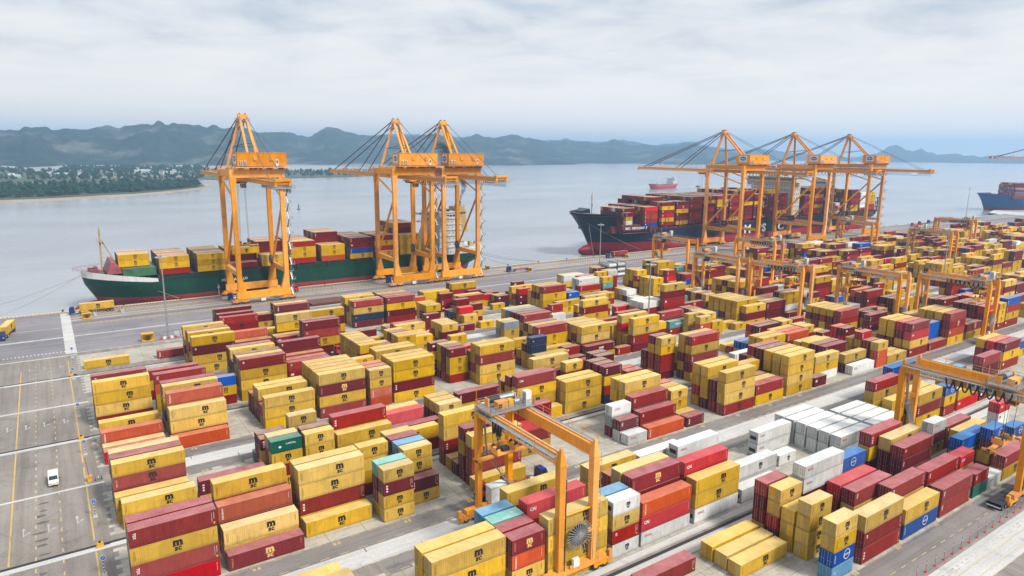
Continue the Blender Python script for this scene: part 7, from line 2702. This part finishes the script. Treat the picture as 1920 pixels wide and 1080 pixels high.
for i in range(5):
    r = empty('traffic_bollard', (29.5+i*1.2,263.6+(i%2)*.8,0)); tag(r, 'red and white barrier block around the foot of the left lamp mast', 'barrier block', 'barrier blocks around the left lamp mast')
    b = MB(); b.hexa([(-.45,-.3,0),(.45,-.3,0),(.45,.3,0),(-.45,.3,0)],[(-.4,-.12,.8),(.4,-.12,.8),(.4,.12,.8),(-.4,.12,.8)]); b.build('block', [[M['redlet'],M['white']][i%2]], r)
for i in range(2):
    r = empty('gas_rack', (35+i*2.2,266.4,0)); tag(r, ['pale steel rack right beside the left lamp mast','pale steel rack next to the maroon single container by the left lamp mast'][i], 'rack', 'steel racks by the left lamp mast')
    b = MB()
    for x in (-.8,.8):
        for y in (-.6,.6): b.tube((x,y,0),(x,y,1.5),.06,5,0)
    for z in (.1,.8,1.5):
        for y in (-.6,.6): b.tube((-.8,y,z),(.8,y,z),.05,5,0)
        for x in (-.8,.8): b.tube((x,-.6,z),(x,.6,z),.05,5,0)
    b.build('frame', [M['lamp']], r)
# yellow twist-lock platforms on the quay
def lock_box(x, y, label, s=1.0):
    r = empty('lashing_platform', (x,y,0)); tag(r, label, 'lashing platform', 'yellow lashing platforms on the quay')
    b = MB(); b.box(-1.6*s,-.9*s,.1,1.6*s,.9*s,.4,0)
    for x_ in (-1.5,1.4):
        for y_ in (-.85,.75): b.box(x_*s,y_*s,.4,x_*s+.12,y_*s+.12,2.2*s,0)
    b.box(-1.6*s,-.95*s,2.2*s,1.6*s,.95*s,2.4*s,0); b.box(-1.5*s,.75*s,.4,1.5*s,.85*s,2.2*s,0); b.build('frame', [M['yellow']], r)
    b = MB(); b.box(-.5*s,-.3*s,.4,.5*s,.4*s,1.2*s,0); b.build('rack', [M['dark']], r)
lock_box(25.4,263.9,'yellow open platform standing alone on the quay left of the lamp mast',1.25)
lock_box(9.6,312.2,'yellow platform in front of the loaded truck at the left quay end')
lock_box(9.2,318.5,'yellow platform behind another by the loaded truck at the left quay end',.8)
lock_box(205,324.8,'yellow platform beside the rail, left of the truck with empty red trailer')
lock_box(222,307.5,'yellow platform in front of the empty red trailer on the quay')
lock_box(304,316.0,'yellow platform right of the truck with two red containers')
lock_box(326,311.5,'yellow platform on the quay between lamp mast and left gantry crane')
# portable sentry steps by trailer
for i, x in enumerate((12.6,22.4)):
    r = empty('working_steps', (x,317.6,0)); tag(r, ['pale steel steps under the front of the yellow container at left quay','pale steel steps at the tail of the yellow container at left quay'][i], 'steps', 'steps by the loaded truck')
    b = MB()
    for k in range(4): b.box(-.5,-.9+k*.4,.0,.5,-.5+k*.4,.35+k*.3,0)
    for s in (-.5,.5): b.tube((s,-.9,1.2),(s,.7,2.2),.05,5,0); b.tube((s,-.9,0),(s,-.9,1.2),.05,5,0); b.tube((s,.7,1.2),(s,.7,2.2),.05,5,0)
    b.build('frame', [M['lamp']], r)
# hatch covers lying on the quay
for i, (x, y, w, d) in enumerate(((98.5,291,15,9),(420,282,34,12),(455,276,30,11),(478,284,28,10))):
    r = empty('hatch_cover', (x,y,0)); tag(r, ['flat red hatch cover lying on the quay behind the red container stack','maroon hatch cover lying on the quay, nearest of three','maroon hatch cover lying on the quay, middle of three','maroon hatch cover lying on the quay, farthest of three'][i], 'hatch cover', 'hatch covers laid on the quay')
    b = MB(); b.box(-w/2,-d/2,.3,w/2,d/2,1.1 if i == 0 else 2.6,0)
    for k in range(6): b.box(-w/2+k*w/6,-d/2-.05,.2,-w/2+k*w/6+.4,d/2+.05,1.0,0)
    b.build('panel', [DECKR if i == 0 else PM['M']], r)
    b = MB()
    for sx in (-1,1):
        for sy in (-1,1): b.box(sx*(w/2-1)-.3,sy*(d/2-1)-.3,0,sx*(w/2-1)+.3,sy*(d/2-1)+.3,.32,0)
    b.build('foot', [M['dark']], r)
# bollards and mooring lines
for i in range(34):
    x = -20+i*22.0
    r = empty('mooring_bollard', (x,329.9,.28)); tag(r, 'dark mooring bollard on the quay edge', 'bollard', 'mooring bollards along the quay edge')
    b = MB(); b.tube((0,0,0),(0,0,.5),.32,12,0,r2=.22); b.tube((0,0,.5),(0,0,.75),.42,12,0); b.build('post', [M['dark']], r)
def line(a, b_, sag, label):
    a = Vector(a); b_ = Vector(b_); b = MB()
    b.path([a.lerp(b_,t/14)+Vector((0,0,-sag*math.sin(PI*t/14))) for t in range(15)], .09, 5, 0)
    tag(b.build('mooring_line', M['rope']), label, 'mooring line', 'mooring lines')
line((11,347,12.5),(-20,329.9,.8),1.2,'mooring line from the green bow to the quay at far left')
line((12,346,12.5),(-42,329.9,.8),1.6,'second mooring line from the green bow to the left picture edge')
line((25,340.5,11.5),(46,329.9,.8),.6,'mooring line from the green bow slanting down to the right')
line((26,340.3,11.5),(46.2,330.0,.8),.9,'lower of two mooring lines slanting right from the green bow')
line((209,340,7.5),(244,329.9,.8),.5,'upper mooring line from the green stern to the quay')
line((209,341,6.5),(244,330,.8),.9,'lower mooring line from the green stern to the quay')
line((208,338,6.0),(222,329.9,.8),.5,'short mooring line from the green stern to the quay')
line((300,351,19),(332,329.9,.8),1.0,'mooring line from the dark bow running down behind the lamp mast')
line((318,341,15),(376,329.9,.8),1.6,'long mooring line from the dark hull name down to the quay')
line((301,351,19),(288,329.9,.8),.6,'mooring line from the dark bow running forward to the quay')
# tank containers
def tank(x, y, z, label, fr='D'):
    r = empty('tank_container', (x,y,z)); tag(r, label, 'tank container', 'tank containers')
    b = MB()
    for sx in (-3.03,2.87):
        for sy in (-1.22,1.06): b.box(sx,sy,0,sx+.16,sy+.16,2.55,0)
        for z_ in (0,2.4): b.box(sx,-1.06,z_,sx+.16,1.06,z_+.15,0)
    for sy in (-1.22,1.06):
        for z_ in (0,2.42): b.box(-2.87,sy,z_,2.87,sy+.13,z_+.13,0)
    b.build('frame', [PM[fr]], r)
    b = MB(); b.tube((-2.9,0,1.3),(-2.6,0,1.3),.7,20,0,r2=1.08); b.tube((-2.6,0,1.3),(2.6,0,1.3),1.08,20,0,cap=False); b.tube((2.6,0,1.3),(2.9,0,1.3),1.08,20,0,r2=.7); b.build('tank', [WHT], r)
    b = MB(); b.tube((-2.96,0,1.3),(-2.9,0,1.3),.34,14,0); b.build('end_valve', [PM[fr]], r)
k = 0
for r_ in range(3):
    for t in range(3):
        for c_ in range(2):
            tank(249+c_*6.4, 270.5+r_*2.9, t*2.62, f"white tank in navy frame, {['bottom','middle','top'][t]} tier, {['nearest','middle','farthest'][r_]} {'left' if c_ == 0 else 'right'} column by the quay")
for i, (x, y, z) in enumerate(((233.5,226.5,2.6),(233.5,229.4,2.6),(240.2,226.5,2.6),(240.2,229.4,2.6),(233.5,226.5,0),(240.2,226.5,0))):
    tank(x, y, z, f"white tank container behind short yellow ones, {['upper front left','upper rear left','upper front right','upper rear right','lower front left','lower front right'][i]}", 'S' if i%2 else 'D')
# worn lifting-frame lying at lower edge
r = empty('roof_tarpaulin', (81.5,66.5,0)); bpy.data.objects.remove(r)
# two dock workers in orange vests beside the loaded truck
def person(x, y, rz, label, armup):
    vs = [(0,0,.92),(0,0,1.15),(0,0,1.40),(0,0,1.50),(0,.02,1.62),(0,.02,1.72),(.0,.20,1.40),(.02,.27,1.13),(.16,.25,.92),(0,-.20,1.40),(.05,-.27,1.14),(.22,-.22,1.0 if not armup else 1.3),(0,.10,.90),(.05,.11,.48),(0,.12,.06),(.14,.12,.03),(0,-.10,.90),(-.04,-.11,.48),(-.10,-.12,.06),(.04,-.12,.03)]
    es = [(0,1),(1,2),(2,3),(3,4),(4,5),(2,6),(6,7),(7,8),(2,9),(9,10),(10,11),(0,12),(12,13),(13,14),(14,15),(0,16),(16,17),(17,18),(18,19)]
    rs = [.16,.16,.17,.06,.10,.09,.07,.05,.035,.07,.05,.035,.10,.07,.05,.04,.10,.07,.05,.04]
    me = bpy.data.meshes.new('person'); me.from_pydata(vs, es, [])
    o = bpy.data.objects.new('person', me); COL.objects.link(o)
    sk_ = o.modifiers.new('skin', 'SKIN')
    for i, r_ in enumerate(rs): me.skin_vertices[0].data[i].radius = (r_, r_)
    me.skin_vertices[0].data[0].use_root = True
    sb_ = o.modifiers.new('smooth', 'SUBSURF'); sb_.levels = 1; sb_.render_levels = 1
    bpy.context.view_layer.update()
    ev = o.evaluated_get(bpy.context.evaluated_depsgraph_get()); m2 = bpy.data.meshes.new_from_object(ev); o.modifiers.clear(); o.data = m2
    m2.materials.clear()
    for mt in (flat('work_trousers', (.03,.04,.08), .8), flat('orange_vest', (.75,.14,.01), .7), flat('skin', (.42,.24,.16), .6), M['yellow']): m2.materials.append(mt)
    for f in m2.polygons: z = f.center.z; f.material_index = 0 if z < .9 else 1 if z < 1.47 else 2
    o.location = (x,y,0); o.rotation_euler = (0,0,rz); tag(o, label, 'person', 'dock workers')
    b = MB(); b.tube((0,.02,1.70),(0,.02,1.80),.125,12,0,r2=.07); b.tube((.03,.02,1.69),(.03,.02,1.71),.15,12,0); b.build('hard_hat', [M['yellow']], o)
person(22.6,322.8,2.2,'worker in orange vest standing behind the loaded truck at left quay',True)
person(21.2,318.6,.6,'worker in orange vest by the pale steps at left quay',False)
# ---------------------------------------------------------------- smoke from the green ship
m, t, bs_, N = nodes('engine_smoke'); t.nodes.remove(bs_); LK = t.links.new
tcn = N('ShaderNodeTexCoord'); nz = N('ShaderNodeTexNoise'); nz.inputs['Scale'].default_value = 0.22; nz.inputs['Detail'].default_value = 6; nz.inputs['Roughness'].default_value = .65; nz.inputs['Distortion'].default_value = .8
LK(tcn.outputs['Object'], nz.inputs['Vector'])
mr = N('ShaderNodeMapRange'); mr.inputs[1].default_value = .40; mr.inputs[2].default_value = .62; mr.inputs[3].default_value = 0; mr.inputs[4].default_value = 1; LK(nz.outputs['Fac'], mr.inputs[0])
sx = N('ShaderNodeSeparateXYZ'); LK(tcn.outputs['Object'], sx.inputs[0])
fz = N('ShaderNodeMapRange'); fz.inputs[1].default_value = 0; fz.inputs[2].default_value = 34; fz.inputs[3].default_value = 1.8; fz.inputs[4].default_value = .16; LK(sx.outputs['Z'], fz.inputs[0])
def MR(src, a, b_, c, d, sm=False):
    n = N('ShaderNodeMapRange'); n.inputs[1].default_value = a; n.inputs[2].default_value = b_; n.inputs[3].default_value = c; n.inputs[4].default_value = d; LK(src, n.inputs[0])
    if sm: n.interpolation_type = 'SMOOTHSTEP'
    return n.outputs[0]
def MA(op, a, b_):
    n = N('ShaderNodeMath', operation=op)
    for i, q_ in enumerate((a, b_)):
        if isinstance(q_, (int, float)): n.inputs[i].default_value = q_
        else: LK(q_, n.inputs[i])
    return n.outputs[0]
ax = MA('ADD', MR(sx.outputs['Z'], 0, 9, 0, 3.4), MR(sx.outputs['Z'], 9, 44, 0, -22.4))
dd = MA('DIVIDE', MA('SQRT', MA('ADD', MA('POWER', MA('SUBTRACT', sx.outputs['X'], ax), 2.0), MA('POWER', sx.outputs['Y'], 2.0)), 0.0), MR(sx.outputs['Z'], 0, 44, .7, 9.0))
fall = MA('MULTIPLY', MR(dd, .15, .95, 1, 0, True), MR(sx.outputs['Z'], 32, 44, 1, 0, True))
ml0 = N('ShaderNodeMath', operation='MULTIPLY'); LK(mr.outputs[0], ml0.inputs[0]); LK(fz.outputs[0], ml0.inputs[1])
ml = N('ShaderNodeMath', operation='MULTIPLY'); LK(ml0.outputs[0], ml.inputs[0]); LK(fall, ml.inputs[1])
vo = N('ShaderNodeVolumePrincipled'); vo.inputs['Color'].default_value = (.05,.05,.055,1); vo.inputs['Anisotropy'].default_value = .2; LK(ml.outputs[0], vo.inputs['Density'])
LK(vo.outputs[0], t.nodes['Material Output'].inputs['Volume'])
b = MB(); n = 14
path = [(0,0,0,.5),(1.2,0,3,.9),(2.6,0,6,1.6),(3.4,0,9,2.6),(2.0,0,12.5,3.8),(-1,0,16,4.6),(-5,0,20,5.2),(-9,0,25,6.5),(-14,0,31,8.5),(-17,0,38,9.5),(-19,0,44,7)]
for j, (x, y, z, r_) in enumerate(path):
    for i in range(n):
        tt = 2*PI*i/n; k = r_*(1+.22*math.sin(3*tt+j*1.7)); b.v.append((x+k*math.cos(tt), y+k*math.sin(tt), z))
for j in range(len(path)-1):
    for i in range(n): b.f.append((j*n+i,j*n+(i+1)%n,(j+1)*n+(i+1)%n,(j+1)*n+i)); b.m.append(0); b.c.append(None)
b.f.append(tuple(range(n))[::-1]); b.f.append(tuple((len(path)-1)*n+i for i in range(n))); b.m += [0,0]; b.c += [None,None]
so_ = b.build('smoke', m, loc=(199.8,348,37.0)); tag(so_, 'dark exhaust smoke rising from the green ship funnel', 'smoke', kind='stuff')
# ---------------------------------------------------------------- haze
m, t, bs_, N = nodes('haze_air'); t.nodes.remove(bs_)
vo = N('ShaderNodeVolumePrincipled'); vo.inputs['Color'].default_value = (.45,.71,1.0,1); vo.inputs['Density'].default_value = 1.7e-4; vo.inputs['Anisotropy'].default_value = .25
t.links.new(vo.outputs[0], t.nodes['Material Output'].inputs['Volume'])
b = MB(); b.box(-5400,-900,-12,12000,9900,250); tag(b.build('haze', m), kind='stuff')
# parts that never sit alone
bpy.context.view_layer.update()
